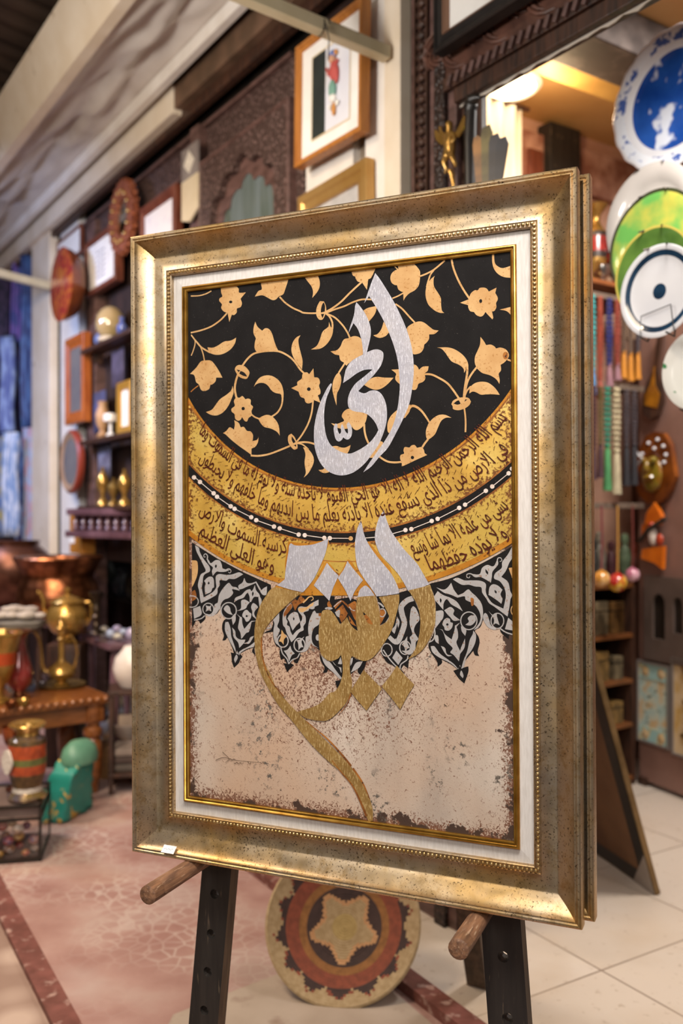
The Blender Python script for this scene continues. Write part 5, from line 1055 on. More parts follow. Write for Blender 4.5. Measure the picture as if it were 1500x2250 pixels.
# carved balustrade shelf
c, wd, ht = fspan(on_front, 204, 330, 1118, 1182, 0.08); r = thing('balustrade_rack', 'purple-brown carved balustrade rack with turned spindles beside the far post', 'rack', c, PHI_W + 0.25)
M['plum_wood'] = mat('plum_wood', '#6E5058', 0.35, 0, var='#553A40', scale=7, coat=0.4)
g = G(); g.box((0, -0.02, ht - 0.02), (wd, 0.10, 0.045), bev=0.01); g.box((0, -0.02, 0.02), (wd, 0.12, 0.045), bev=0.01); g.box((0, 0.03, ht / 2), (wd, 0.012, ht * 0.8)); g.build('rails', M['plum_wood'], r)
for k in range(11): g = G(); g.lathe([(0.014, 0.04), (0.026, 0.06), (0.014, 0.08), (0.024, ht * 0.5), (0.013, ht - 0.07), (0.02, ht - 0.04)], (-wd / 2 + wd * (k + 0.5) / 11, -0.02, 0), 10); g.build('spindle', M['plum_wood'], r)
# amber upright box edge beside the white board
c, wd, ht = fspan(on_front, 168, 194, 1128, 1216, 0.12); o = G().box((0, 0, ht / 2), (wd, 0.10, ht), 0, bev=0.006).box((-wd * 0.25, -0.052, ht * 0.4), (wd * 0.4, 0.004, ht * 0.3), 1).build('wooden_box', [mat('amber_box', '#B97C30', 0.45, var='#A0641E', scale=6), M['paper']], None, False, loc=c, rotz=PHI_W); tag(o, 'amber wooden box with white label leaning at the foot of the white board', 'box')
g = G(); rs0, rs1 = s_of(320, -0.75), s_of(190, -0.75); g.box((-(rs0 + rs1) / 2, 0.85, 0.37), (abs(rs1 - rs0) + 0.6, 0.5, 0.74), bev=0.004); tag(g.build('low_counter', M['dark_wood'], None, False, loc=O, rotz=PHI_W), 'dark low counter in the recess behind the side table', 'counter')
for i, (px, hh, rr, cc) in enumerate(((205, 0.26, 0.09, '#5E6C86'), (238, 0.34, 0.08, '#4A5A50'), (268, 0.24, 0.10, '#8E949E'), (296, 0.36, 0.085, '#7A6A54'))):
    p = on_front(px, HY, -0.75); o = G().lathe([(0.001, 0), (rr * .7, 0), (rr, hh * .25), (rr, hh * .5), (rr * .6, hh * .75), (rr * .4, hh * .85), (rr * .62, hh), (rr * .5, hh), (rr * .3, hh * .86)], n=24, cap=False).build('glazed_jar', mat('glazed_jar_%d' % i, cc, 0.2, 0, var='#3A3C46', scale=9, coat=.6), None, loc=(p.x, p.y, 0.745))
    tag(o, ('slate blue jar at the left of the dark recess counter', 'dark green tall jar second on the recess counter', 'pale grey squat jar third on the recess counter', 'tan tall jar nearest the painting on the recess counter')[i], 'jar', 'jars on the recess counter')
# ---- scarves at the far left
SC = ['#5A6AA8', '#3E4C8A', '#2E3E72', '#6A5A9A', '#7C96C0', '#8FA8C8', '#93A6C6', '#5C76A8', '#7E6A86', '#26243A', '#3A2C34']
SV = ['#9AB0DC', '#7A5AA8', '#4A6AA0', '#A88AC0', '#C8D0E0', '#4A4A78', '#B08A9A', '#A89A48', '#C8A8A0', '#4A3A5A', '#6E5A5A']
spec = [(2, 34, 740, 960, 6.9), (22, 62, 520, 952, 7.1), (44, 92, 560, 948, 6.8), (58, 100, 470, 640, 7.3), (4, 44, 950, 1178, 6.6), (36, 64, 960, 1190, 6.9), (54, 88, 940, 1232, 6.7), (-30, 12, 960, 1180, 6.8), (80, 106, 930, 1215, 7.0), (-30, 30, 480, 760, 7.4), (70, 104, 620, 935, 7.2)]
lab = ['pale blue scarf hanging at the left edge, upper row', 'purple and blue striped scarf in the upper row', 'deep blue scarf in the upper row beside the post', 'glittering violet scarf hanging highest beside the post', 'white and blue patterned scarf in the lower row', 'dark blue scarf with yellow patches in the lower row', 'light blue scarf in the lower row nearest the post', 'pale scarf cut by the left edge, lower row', 'pink and grey scarf hanging behind the far post', 'dark navy cloth hanging at the back, upper left', 'brown-black cloth hanging against the far post']
for i, (xl, xr, yt, yb, Y) in enumerate(spec):
    Y *= 1.15; a = at(xl, yt, Y); b = at(xr, yb, Y); wd = b.x - a.x; ht = a.z - b.z
    r = thing('scarf', lab[i], 'scarf', ((a.x + b.x) / 2, Y, a.z), -0.35, 'scarves hanging at the far left')
    g = G(); nx, nz = 24, 10; rr = random.Random(i); ph = rr.uniform(0, 6)
    vs = [(-wd / 2 + wd * p / nx + 0.01 * math.sin(q * 0.8 + ph), 0.03 * math.sin(p * 1.15 + ph + 0.2 * math.sin(q * .7)), -ht * q / nz) for p in range(nx + 1) for q in range(nz + 1)]
    fs = [(p * (nz + 1) + q, p * (nz + 1) + q + 1, (p + 1) * (nz + 1) + q + 1, (p + 1) * (nz + 1) + q) for p in range(nx) for q in range(nz)]
    g.add(vs, fs); o = g.build('cloth', mat('scarf_%d' % i, SC[i], 0.6, 0, var=SV[i], scale=7 + i, stretch=(2.5, 1, 0.8), fac=(0.42, 0.6)), r, angle=3); md = o.modifiers.new('t', 'SOLIDIFY'); md.thickness = 0.004
    g = G(); g.tube([(-wd / 2 - 0.02, 0, 0.004), (wd / 2 + 0.02, 0, 0.004)], 0.008, 8); g.build('hanger_rod', M['wire'], r)
# ------------------------------------------------------------------ table and metalware on the left
TZ = 0.52
tc_ = Vector((-1.24, 4.86, 0)); TA = Vector((-0.8, -0.6, 0)); TB = Vector((-0.6, 0.8, 0)); TL, TW = 1.15, 0.52
tctr = tc_ + TA * TL / 2 + TB * TW / 2; TPHI = math.atan2(-TA.y, -TA.x)
tb = thing('low_table', 'carved brown low table with turned legs crowded with brassware', 'table', tctr, TPHI)
g = G(); g.box((0, 0, TZ - 0.02), (TL, TW, 0.04), bev=0.008); g.build('tabletop', M['table_wood'], tb)
g = G(); g.box((0, -TW / 2 + 0.05, TZ - 0.085), (TL - 0.10, 0.025, 0.10)); g.box((0, TW / 2 - 0.05, TZ - 0.085), (TL - 0.10, 0.025, 0.10)); g.box((TL / 2 - 0.05, 0, TZ - 0.085), (0.025, TW - 0.1, 0.10)); g.box((-TL / 2 + 0.05, 0, TZ - 0.085), (0.025, TW - 0.1, 0.10)); g.build('apron', M['table_wood'], tb, False)
g = G()
for k in range(26): g.ball((-TL / 2 + 0.02 + (TL - 0.04) * k / 25, -TW / 2 - 0.001, TZ - 0.012), 0.012, 0, 8)
for k in range(14): g.ball((TL / 2 + 0.001, -TW / 2 + 0.02 + (TW - 0.04) * k / 13, TZ - 0.012), 0.012, 0, 8)
g.build('beaded_edge', mat('beaded_edge', '#9A6238', 0.3, coat=0.6), tb)
LP = [(0.026, 0), (0.032, 0.012), (0.030, 0.04), (0.038, 0.06), (0.046, 0.10), (0.052, 0.20), (0.046, 0.25), (0.034, 0.27), (0.050, 0.285), (0.052, 0.31), (0.036, 0.325), (0.040, 0.35), (0.052, 0.36), (0.052, 0.44)]
for sx_ in (-1, 1):
    for sy_ in (-1, 1):
        g = G(); g.lathe([(r_, z_ * (TZ - 0.04) / 0.44) for r_, z_ in LP], (sx_ * (TL / 2 - 0.065), sy_ * (TW / 2 - 0.065), 0), 20); g.box((sx_ * (TL / 2 - 0.065), sy_ * (TW / 2 - 0.065), TZ - 0.09), (0.09, 0.09, 0.10), bev=0.004); g.build('leg', M['table_wood'], tb)
def lighter0(c): return [int(c[i:i + 2], 16) / 255 * 0.75 for i in (1, 3, 5)]
def table_pt(px, py): return at(px, py, F * (H - TZ) / (py - HY))
def turned(name, label, cat, px, ybase, ytop, prof, mats, z0=None, Y=None, group=None, n=28, bands=None, smooth_angle=0.9):
    """profile in fractions of the height: [(r/h, z/h)]"""
    if Y is None: Y = F * (H - z0) / (ybase - HY)
    b = at(px, ybase, Y); z = b.z if z0 is None else z0; h = (ybase - ytop) * Y / F
    g = G(); g.lathe([(max(r_ * h, 1e-4), z_ * h) for r_, z_ in prof], n=n, mi=bands if bands else 0, cap=False)
    o = g.build(name, mats, None, angle=smooth_angle, loc=(b.x, b.y, z)); tag(o, label, cat, group); return o, h
# long-necked brass ewer on its tray
b = table_pt(135, 1508); k = b.y / F
r = thing('brass_tray', 'round brass tray under the long-necked ewer on the carved table', 'tray', (b.x, b.y, TZ)); g = G()
g.lathe([(0.001, 0.004), (40 * k, 0.004), (47 * k, 0.012), (52 * k, 0.016), (52 * k, 0.012), (44 * k, 0), (0.001, 0)], n=36, cap=False); g.build('dish', M['old_brass'], r)
r = thing('brass_ewer', 'long-necked brass ewer with thin curved spout on the carved table', 'ewer', (b.x, b.y, TZ + 0.005)); h = 0.345
g = G(); g.lathe([(0.001, 0), (0.045, 0), (0.05, 0.006), (0.026, 0.022), (0.03, 0.032), (0.065, 0.05), (0.078, 0.075), (0.07, 0.10), (0.042, 0.122), (0.022, 0.135), (0.016, 0.16), (0.0165, 0.25), (0.026, 0.262), (0.0165, 0.27), (0.020, 0.29), (0.024, 0.315), (0.034, 0.325), (0.030, 0.330), (0.001, 0.331)], n=30, cap=False); g.build('body', M['brass'], r)
g = G(); g.lathe([(0.024, 0.331), (0.022, 0.345), (0.012, 0.36), (0.004, 0.366), (0.009, 0.374), (0.010, 0.384), (0.001, 0.395)], n=20, cap=False); g.build('lid', M['brass'], r)
g = G(); sp = [(-0.066, 0, 0.075), (-0.092, 0, 0.085), (-0.105, 0, 0.115), (-0.108, 0, 0.17), (-0.112, 0, 0.22), (-0.122, 0, 0.265), (-0.142, 0, 0.30), (-0.152, 0, 0.306)]
g.tube([(a, b_, c) for a, b_, c in sp], [0.016, 0.014, 0.011, 0.009, 0.008, 0.0075, 0.007, 0.009], 12); g.build('spout', M['brass'], r)
g = G(); g.tube([(0.017, 0.01, 0.26), (0.05, 0.012, 0.28), (0.075, 0.012, 0.24), (0.085, 0.012, 0.17), (0.07, 0.01, 0.10)], 0.006, 10); g.build('handle', M['brass'], r)
r.rotation_euler = (0, 0, 0.15)
# red vase, brass rims; wide brass goblet at the left edge
b = table_pt(44, 1540); turned('red_vase', 'slim red enamel vase with copper rim on the table beside the ewer', 'vase', 42, 1534, 1384, [(0.001, 0), (0.16, 0), (0.17, 0.02), (0.08, 0.06), (0.07, 0.10), (0.17, 0.22), (0.20, 0.34), (0.17, 0.50), (0.10, 0.72), (0.085, 0.84), (0.13, 0.95), (0.19, 0.985), (0.17, 1.0), (0.09, 0.97), (0.07, 0.86)], [M['copper'], mat('red_enamel', '#9A3434', 0.16, 0.2, var='#6A3226', scale=10, coat=0.8)], z0=TZ, bands=[0, 0, 0, 0, 1, 1, 1, 1, 1, 1, 0, 0, 0])
turned('brass_goblet', 'wide brass goblet with an orange band cut by the left edge of the view', 'goblet', -3, 1545, 1388, [(0.001, 0), (0.20, 0), (0.22, 0.03), (0.07, 0.10), (0.07, 0.22), (0.16, 0.34), (0.24, 0.55), (0.25, 0.72), (0.30, 0.93), (0.33, 0.98), (0.30, 1.0), (0.22, 0.72)], [M['brass'], mat('orange_enamel', '#C0542A', 0.25, 0.1, var='#A8401C', scale=10)], z0=TZ, bands=[0, 0, 0, 0, 0, 0, 1, 0, 0, 0, 0])
for i, (px, py, rr, m_) in enumerate(((66, 1520, 0.03, 'blue'), (92, 1512, 0.026, 'grey'), (50, 1551, 0.034, 'brass'), (24, 1556, 0.03, 'copper'), (104, 1494, 0.03, 'grey'))):
    b = table_pt(px, py); mm = {'blue': mat('blue_enamel', '#7FA0C8', 0.2, 0.2, var='#55709A', scale=12, coat=.6), 'grey': mat('pewter', '#8F8A92', 0.3, 0.8, var='#6A6670', scale=10), 'brass': M['brass'], 'copper': M['copper']}[m_]
    o = G().lathe([(0.001, 0.002), (rr * 0.6, 0), (rr * 0.65, 0.004), (rr * 0.9, 0.018), (rr, 0.034), (rr * 0.94, 0.034), (rr * 0.5, 0.008), (0.001, 0.006)], n=20, cap=False).build('small_bowl', mm, None, loc=(b.x, b.y, TZ))
    tag(o, ('tiny blue enamel bowl right of the red vase', 'tiny pewter bowl between blue bowl and ewer tray', 'tiny brass bowl at the front edge below the red vase', 'tiny copper bowl at the front edge near the goblet', 'tiny pewter bowl behind the ewer spout')[i], 'bowl', 'small bowls on the carved table')
# ---- behind the table: second table with copper cauldron, brass pot, pale stone dish
T2 = 0.62
sb = at(150, 1400, F * (H - T2) / (1400 - HY)); 
def stool(px, Y, top, rad, label):
    p = at(px, HY, Y); r = thing('round_stool', label, 'stool', (p.x, p.y, 0)); g = G(); g.lathe([(0.001, top - 0.035), (rad, top - 0.035), (rad + 0.008, top - 0.02), (rad, top - 0.001), (0.001, top - 0.001)], n=32, cap=False); g.build('seat', mat('dark_table', '#5A3A3C', 0.35, 0, var='#43292B', scale=7, coat=0.3), r)
    for q in range(4): a = PI / 4 + q * PI / 2; g = G(); g.tube([(rad * .9 * math.cos(a), rad * .9 * math.sin(a), 0), (rad * .7 * math.cos(a), rad * .7 * math.sin(a), top - 0.03)], [0.018, 0.022], 10); g.build('leg', M['dark_wood'], r)
stool(128, 5.95, at(128, 1360, 5.95).z, 0.17, 'dark round stool under the copper cauldron'); stool(24, 6.55, at(26, 1330, 6.55).z, 0.15, 'dark round stool under the big aged copper bowl')
turned('copper_cauldron', 'large wide-rimmed hammered copper cauldron behind the brass pot', 'cauldron', 128, 1360, 1222, [(0.001, 0), (0.48, 0), (0.60, 0.10), (0.645, 0.30), (0.62, 0.52), (0.56, 0.64), (0.55, 0.70), (0.60, 0.80), (0.66, 0.92), (0.70, 0.97), (0.68, 1.0), (0.58, 0.97), (0.52, 0.72), (0.55, 0.4)], M['copper'], Y=5.95, n=44)
turned('copper_bowl', 'big round aged copper bowl at the left edge behind the red vase', 'bowl', 26, 1330, 1188, [(0.001, 0), (0.25, 0), (0.30, 0.05), (0.52, 0.30), (0.60, 0.55), (0.54, 0.80), (0.40, 0.93), (0.42, 1.0), (0.36, 0.98), (0.33, 0.9)], M['copper_dark'], Y=6.55, n=36)
# two-handled brass pot
Yp = 5.42; b = at(148, 1412, Yp); k = Yp / F
r = thing('brass_pot', 'round brass pot with two curved handles behind the long-necked ewer', 'pot', (b.x, b.y, b.z)); 
g = G(); g.lathe([(0.001, 0), (18 * k, 0), (20 * k, 3 * k), (13 * k, 9 * k), (15 * k, 14 * k), (34 * k, 26 * k), (45 * k, 48 * k), (44 * k, 68 * k), (36 * k, 80 * k), (33 * k, 86 * k), (40 * k, 90 * k), (38 * k, 92 * k), (30 * k, 86 * k)], n=36, cap=False); g.build('body', M['brass'], r)
g = G(); g.tube([(-36 * k, 0, 55 * k), (-52 * k, 0, 70 * k), (-52 * k, 0, 92 * k), (-58 * k, 0, 108 * k), (-66 * k, 0, 112 * k)], [4 * k] * 5, 10); g.build('spout', M['brass'], r)
g = G(); g.tube([(34 * k, 0, 86 * k), (48 * k, 0, 90 * k), (54 * k, 0, 78 * k), (52 * k, 0, 55 * k), (42 * k, 0, 40 * k)], [4 * k] * 5, 10); g.build('handle', M['brass'], r)
g = G(); g.lathe([(34 * k, 88 * k), (26 * k, 98 * k), (6 * k, 106 * k), (6 * k, 112 * k), (9 * k, 117 * k), (0.001, 122 * k)], n=24, cap=False); g.build('lid', M['brass'], r)
o = G().box((0, 0, (b.z) / 2), (0.20, 0.18, b.z - 0.002), bev=0.006).build('wooden_crate', M['dark_wood'], None, loc=(b.x, b.y, 0)); tag(o, 'tall dark crate under the two-handled brass pot behind the table', 'crate')
# heap of pale shell-like stones on a grey stone stand
Ys = 5.0; b = at(46, 1362, Ys); o = G().lathe([(0.001, 0), (0.07, 0), (0.06, 0.05), (0.03, 0.10), (0.03, 0.2), (0.12, 0.23), (0.13, 0.25), (0.001, 0.255)], n=24, cap=False).build('stone_stand', mat('grey_stone', '#7A746A', 0.7, var='#5E584F', scale=12, bump=0.3), None, loc=(b.x, b.y, b.z - 0.255)); o.scale.z = (b.z - TZ) / 0.255; o.location.z = TZ; tag(o, 'grey stone stand holding pale stones left of the brass pot', 'stand')
random.seed(11)
for i in range(9):
    o = G().ball((0, 0, 0), random.uniform(0.028, 0.05), 0, 12, (1.3, 1.0, 0.6)).build('pale_stone', mat('pale_stone', '#A89C90', 0.75, var='#8A8078', scale=14, bump=0.3), None, loc=(b.x - 0.10 + 0.05 * (i % 5) + random.uniform(-.012, .012), b.y + 0.035 * (i // 5), b.z + 0.024 + 0.03 * (i // 5)), rotz=random.random() * 3); tag(o, 'smooth pale stone in the heap left of the brass pot', 'stone', 'pale stones heaped on the grey stand')
# candlestick, small dark table on the right, trinkets, white jars under it
turned('candlestick', 'tall dark ringed candlestick right of the brass pot', 'candlestick', 212, 1392, 1298, [(0.001, 0), (0.2, 0), (0.18, 0.06), (0.08, 0.10), (0.1, 0.22), (0.07, 0.26), (0.11, 0.4), (0.07, 0.45), (0.11, 0.6), (0.07, 0.66), (0.1, 0.8), (0.16, 0.9), (0.18, 0.97), (0.001, 1.0)], mat('dark_bronze', '#4A3C30', 0.35, 0.8, var='#2C241E', scale=10), Y=5.30, n=20)
s3 = thing('side_table', 'plum-brown small table close to the painting with pale trinkets on top', 'table', (at(262, HY, 5.4).x, 5.45, 0), -0.98); t3 = H - (1402 - HY) / F * 5.45
g = G(); g.box((0, 0, t3 - 0.015), (0.54, 0.34, 0.03), bev=0.006); g.build('tabletop', M['plum_wood'], s3)
for sx_ in (-1, 1):
    for sy_ in (-1, 1): g = G(); g.lathe([(0.02, 0), (0.026, 0.1), (0.018, 0.25), (0.03, t3 * 0.7), (0.022, t3 - 0.03)], (sx_ * 0.22, sy_ * 0.12, 0), 14); g.build('leg', M['plum_wood'], s3)
random.seed(4)
for i in range(8):
    q = Vector((-0.21 + 0.058 * i, -0.07 + 0.1 * (i % 2), 0)); q.rotate(Matrix.Rotation(-0.98, 3, 'Z'))
    o = G().ball((0, 0, 0.03), 0.03, 0, 10, (1.1, 0.8, 0.75 + 0.3 * (i % 3))).build('trinket', mat('trinket_%d' % (i % 4), ('#A8B4C8', '#B8A8C0', '#B0A890', '#8F9CB0')[i % 4], 0.3, 0, var='#7A7488', scale=16, coat=.4), None, loc=s3.location + q + Vector((0, 0, t3))); tag(o, '%s trinket, %s from the left in the row on the plum-brown table' % (('blue-grey', 'lilac', 'sand', 'steel blue')[i % 4], ('first', 'second', 'third', 'fourth', 'fifth', 'sixth', 'seventh', 'eighth')[i]), 'trinket', 'trinkets on the plum-brown table')
turned('white_jar', 'rounded white jar half hidden behind the painting frame beside the table', 'jar', 292, 1508, 1418, [(0.001, 0), (0.3, 0), (0.42, 0.2), (0.48, 0.45), (0.42, 0.72), (0.26, 0.9), (0.2, 1.0), (0.001, 1.0)], mat('cream_jar', '#D0C4BA', 0.35, 0, var='#BDB0A6', scale=7), Y=4.95, n=28)
jb = at(292, 1508, 4.95); rk = thing('wooden_rack', 'small dark open rack under the rounded white jar beside the table leg', 'rack', (jb.x + 0.02, jb.y + 0.02, 0), 0.2)
for z_ in (0.10, jb.z - 0.016): g = G(); g.box((0, 0, z_), (0.30, 0.26, 0.022), bev=0.003); g.build('shelf', M['dark_wood'], rk, False)
for sx_ in (-1, 1):
    for sy_ in (-1, 1): g = G(); g.box((sx_ * 0.135, sy_ * 0.115, jb.z / 2 - 0.014), (0.022, 0.022, jb.z - 0.028)); g.build('leg', M['dark_wood'], rk, False)
for q, (cc_, nm_) in enumerate((('#5A5048', 'grey'), ('#4A3A34', 'brown'), ('#8A7A70', 'pale'))):
    o = G().box((0, 0, 0.02), (0.24, 0.2, 0.04), bev=0.014).build('folded_cloth', mat('folded_' + nm_, cc_, 0.8, var=lighter0(cc_), scale=12), None, loc=(jb.x + 0.02, jb.y + 0.02, 0.112 + 0.041 * q), rotz=0.2); tag(o, nm_ + ' folded cloth in the small stack on the dark open rack', 'cloth', None)
o = G().box((0, 0, 0.09), (0.40, 0.3, 0.18), bev=0.004).box((0, -0.151, 0.09), (0.36, 0.004, 0.14)).build('wooden_chest', mat('tan_chest', '#8A6234', 0.5, var='#6E4C26', scale=8, stretch=(1, 5, 5)), None, loc=on_floor(276, 1724) + Vector((0, 0.28, 0)), rotz=0.2); tag(o, 'low tan wooden chest on the paving behind the table leg', 'chest')
o = G().lathe([(0.001, 0), (0.10, 0), (0.15, 0.05), (0.17, 0.11), (0.16, 0.11), (0.11, 0.03), (0.001, 0.02)], n=28, cap=False).build('pale_bowl', mat('pale_bowl', '#C4B0A0', 0.4, var='#A8988C', scale=8), None, loc=on_floor(276, 1724) + Vector((0, 0.28, 0.182))); tag(o, 'pale bowl resting on the low tan chest', 'bowl')
g = G(); lo = on_floor(262, 1655) 
# ---- display box with the tall enamelled vase and copper cup
bx = Vector((-1.575, 4.02, 0)); bw, bd, bh = 0.52, 0.34, 0.245; bphi = 0.20
r = thing('display_box', 'glass display box with black edges full of small trinkets on the paving', 'display box', bx, bphi)
g = G(); e = 0.012
for sx_ in (-1, 1):
    for sy_ in (-1, 1): g.box((sx_ * (bw / 2 - e / 2), sy_ * (bd / 2 - e / 2), bh / 2), (e, e, bh))
for z_ in (e / 2, bh - 0.06, bh - e / 2):
    for sy_ in (-1, 1): g.box((0, sy_ * (bd / 2 - e / 2), z_), (bw, e, e))
    for sx_ in (-1, 1): g.box((sx_ * (bw / 2 - e / 2), 0, z_), (e, bd, e))
g.build('metal_frame', M['black'], r, False)
g = G(); g.box((0, 0, 0.006), (bw - 0.02, bd - 0.02, 0.008)); g.build('floor_panel', mat('box_floor', '#5A4A44', 0.7), r, False)
g = G(); g.box((0, 0, bh - 0.030), (bw - 0.026, bd - 0.026, 0.045)); g.build('lid_panel', mat('box_lid', '#6E5E58', 0.3, var='#584A46', scale=6), r, False)
g = G(); g.box((0, -bd / 2 + 0.005, bh / 2 - 0.02), (bw - 0.03, 0.003, bh - 0.09)); g.box((bw / 2 - 0.005, 0, bh / 2 - 0.02), (0.003, bd - 0.03, bh - 0.09)); g.build('glass', M['glass'], r, False)
Rb = Matrix.Rotation(bphi, 3, 'Z'); random.seed(21); cols = ['#C08050', '#D8B888', '#A84440', '#DCD4CC', '#CC9A44', '#6A587C', '#E0C0A0', '#BC5448']
for i in range(40):
    row = i // 14; rr = random.uniform(0.018, 0.028); q = Rb @ Vector((-0.22 + 0.034 * (i % 14) + random.uniform(-.006, .006), -0.125 + 0.05 * row + random.uniform(-.006, .006), 0))
    zz = 0.012 + rr * 0.8 + (0.05 * ((i * 7) % 3))
    o = G().ball((0, 0, 0), rr, 0, 10, (1, 1, 0.8)).build('glass_trinket', mat('glass_trinket_%d' % (i % 8), cols[i % 8], 0.25, 0.1, var=cols[(i + 3) % 8], scale=30, coat=.5), None, loc=bx + q + Vector((0, 0, zz)), rotz=random.random() * 3)
    tag(o, 'small coloured trinket heaped inside the glass display box', 'trinket', 'trinkets inside the glass display box')
vz = bh + 0.001; VB = [M['brass'], mat('vase_orange', '#B4502A', 0.35, 0.1, var='#8C3C22', scale=40), mat('vase_green', '#6E7440', 0.35, 0.1, var='#585C34', scale=40), mat('vase_bluegold', '#9A90A0', 0.2, 0.8, var='#B89A50', scale=14), mat('vase_brownband', '#6A5234', 0.4, 0.3, var='#4A3A26', scale=40), mat('vase_white', '#D8D2C8', 0.3, 0, var='#B8AFA6', scale=60)]
Yv = 4.0; b = at(60, 1754, Yv); h = (1754 - 1588) * Yv / F
r = thing('enamelled_vase', 'tall banded vase in orange, green and gold standing on the display box', 'vase', (b.x, b.y, vz))
g = G(); g.lathe([(0.001, 0), (0.24 * h, 0), (0.26 * h, 0.04 * h), (0.19 * h, 0.10 * h), (0.185 * h, 0.16 * h), (0.21 * h, 0.24 * h), (0.235 * h, 0.34 * h), (0.24 * h, 0.40 * h), (0.24 * h, 0.46 * h), (0.245 * h, 0.55 * h), (0.24 * h, 0.64 * h), (0.24 * h, 0.72 * h), (0.225 * h, 0.78 * h), (0.15 * h, 0.83 * h), (0.14 * h, 0.87 * h), (0.22 * h, 0.95 * h), (0.24 * h, 0.97 * h), (0.23 * h, 0.985 * h), (0.14 * h, 0.95 * h), (0.11 * h, 0.85 * h)], n=40, mi=[3, 3, 3, 5, 4, 4, 1, 1, 2, 1, 1, 4, 3, 0, 0, 0, 0, 0, 0], cap=False); g.build('body', VB, r)
g = G(); n = 20; g.prism([(0.055 * math.cos(2 * PI * q / n) * (1 + 0.12 * math.cos(4 * PI * q * 2 / n)), 0.085 * math.sin(2 * PI * q / n)) for q in range(n)], -0.006, 0.004, 0); o = g.build('white_medallion', VB[5], r, loc=(-0.19 * h, -0.20 * h, 0.52 * h)); o.rotation_euler = (0, 0, -0.65); o.scale = (0.62, 1, 0.62)
b2 = at(33, 1625, 4.12)
turned('copper_cup', 'shiny copper cup on a stem behind the tall enamelled vase', 'cup', 33, 1700, 1562, [(0.001, 0), (0.14, 0), (0.15, 0.02), (0.05, 0.06), (0.04, 0.55), (0.06, 0.62), (0.16, 0.75), (0.20, 0.92), (0.21, 1.0), (0.19, 1.0), (0.13, 0.78), (0.001, 0.74)], mat('shiny_copper', '#B0704A', 0.2, 1.0, var='#8C5232', scale=10), Y=4.12, n=28)
bpy.data.objects['copper_cup'].location.z = vz
o = G().box((0, 0, 0.006), (0.11, 0.16, 0.012), bev=0.003).build('blue_card', mat('blue_card', '#8FA8CC', 0.5, var='#7C94BC', scale=8), None, loc=bx + Rb @ Vector((-0.08, -0.07, 0)) + Vector((0, 0, vz)), rotz=0.5); tag(o, 'pale blue card box lying on the display box left of the vase', 'card box')
a = bx + Rb @ Vector((0.0, -0.06, 0)); o = G().tube([a + Vector((0.03, 0, vz + 0.012)), a + Vector((0.02, 0, vz + 0.05)), a + Vector((-0.01, 0.0, vz + 0.095))], [0.008, 0.007, 0.010], 10).build('small_pestle', mat('dark_pewter', '#4A4A58', 0.3, 0.8), None); tag(o, 'thin dark pestle propped at the foot of the tall vase', 'pestle')
# ---- green printed sack
b = on_floor(128, 1808); sk = thing('green_sack', 'crumpled green printed sack slumped on the paving beside the table', 'sack', (b.x, b.y + 0.12, 0), -0.30); sk.scale = (0.78, 0.8, 0.88)
bm = bmesh.new(); bmesh.ops.create_cube(bm, size=1); bmesh.ops.subdivide_edges(bm, edges=bm.edges[:], cuts=9, use_grid_fill=True); random.seed(9)
for v in bm.verts:
    x, y, z = v.co; t = z + 0.5; fz = 1.0 - 0.25 * max(0, t - 0.6) ; bulge = 1 + 0.16 * math.cos(x * PI) * math.cos(y * PI)
    l = math.sqrt(4 * x * x + 4 * y * y); rr = 1.0 - 0.12 * max(0, l - 1.0)
    v.co = Vector((x * 0.19 * fz * bulge * rr + 0.05 * t * t, y * 0.34 * bulge * rr * (1.0 - 0.25 * t), t * 0.30 + 0.055 * math.sin(y * 3.2 + 0.6) * t + 0.009 * math.sin(x * 31 + z * 17) + 0.008 * math.sin(y * 24 + z * 11)))
    v.co.x += 0.007 * math.sin(z * 28 + y * 15); v.co.z = max(0.001, v.co.z)
g = G(); bm.verts.index_update(); g.add([tuple(v.co) for v in bm.verts], [tuple(v.index for v in f.verts) for f in bm.faces]); bm.free()
g.build('printed_bag', mat('green_print', '#1E8074', 0.42, 0, var='#2A8C7E', scale=6, extra=('#C8A24A', 15, 0.60, 0.64)), sk, angle=3)
g = G(); n = 24; g.lathe([(0.001, 0.10), (0.06, 0.095), (0.10, 0.06), (0.115, 0.01), (0.11, -0.02)], (0.06, 0.06, 0.31), n, 0, cap=False, sx=0.9, sy=1.25); g.build('folded_top', mat('grey_green_plastic', '#6A9A80', 0.45, var='#4E7C66', scale=6), sk, angle=3)
# ------------------------------------------------------------------ carved doorway and the shop inside
sJ0, sJ1 = s_of(1002), s_of(903)
wbox('trim_30', sJ0, sJ1, 0, 4.2871, -0.05, 0, M['carve_plain'], 0.004)
wbox('trim_31', s_of(985), s_of(962), 0, 4.2871, 0, 0.0209, mat('carved_strip', '#4E3428', 0.5, 0, var='#241611', scale=55, kind='voronoi', fac=(0.1, 0.45), bump=1.0), 0.004)
wbox('trim_32', s_of(1046), s_of(1003), 0, 2.9632, -0.05, -0.0232, M['dark_wood'], 0.004)
# rope of drops up the jamb
g = G(); xr = -s_of(930)
for k in range(70): g.ball((xr, -0.012, 1.6 + k * 0.040), 0.020, 0, 8, (1.3, 0.7, 0.85))
g.box((xr - 0.035, -0.006, 2.2), (0.009, 0.02, 4.28)); g.box((xr + 0.035, -0.006, 2.2), (0.009, 0.02, 4.28))
struct(g.build('trim_33', M['dark_wood'], None, True, loc=O, rotz=PHI_W))
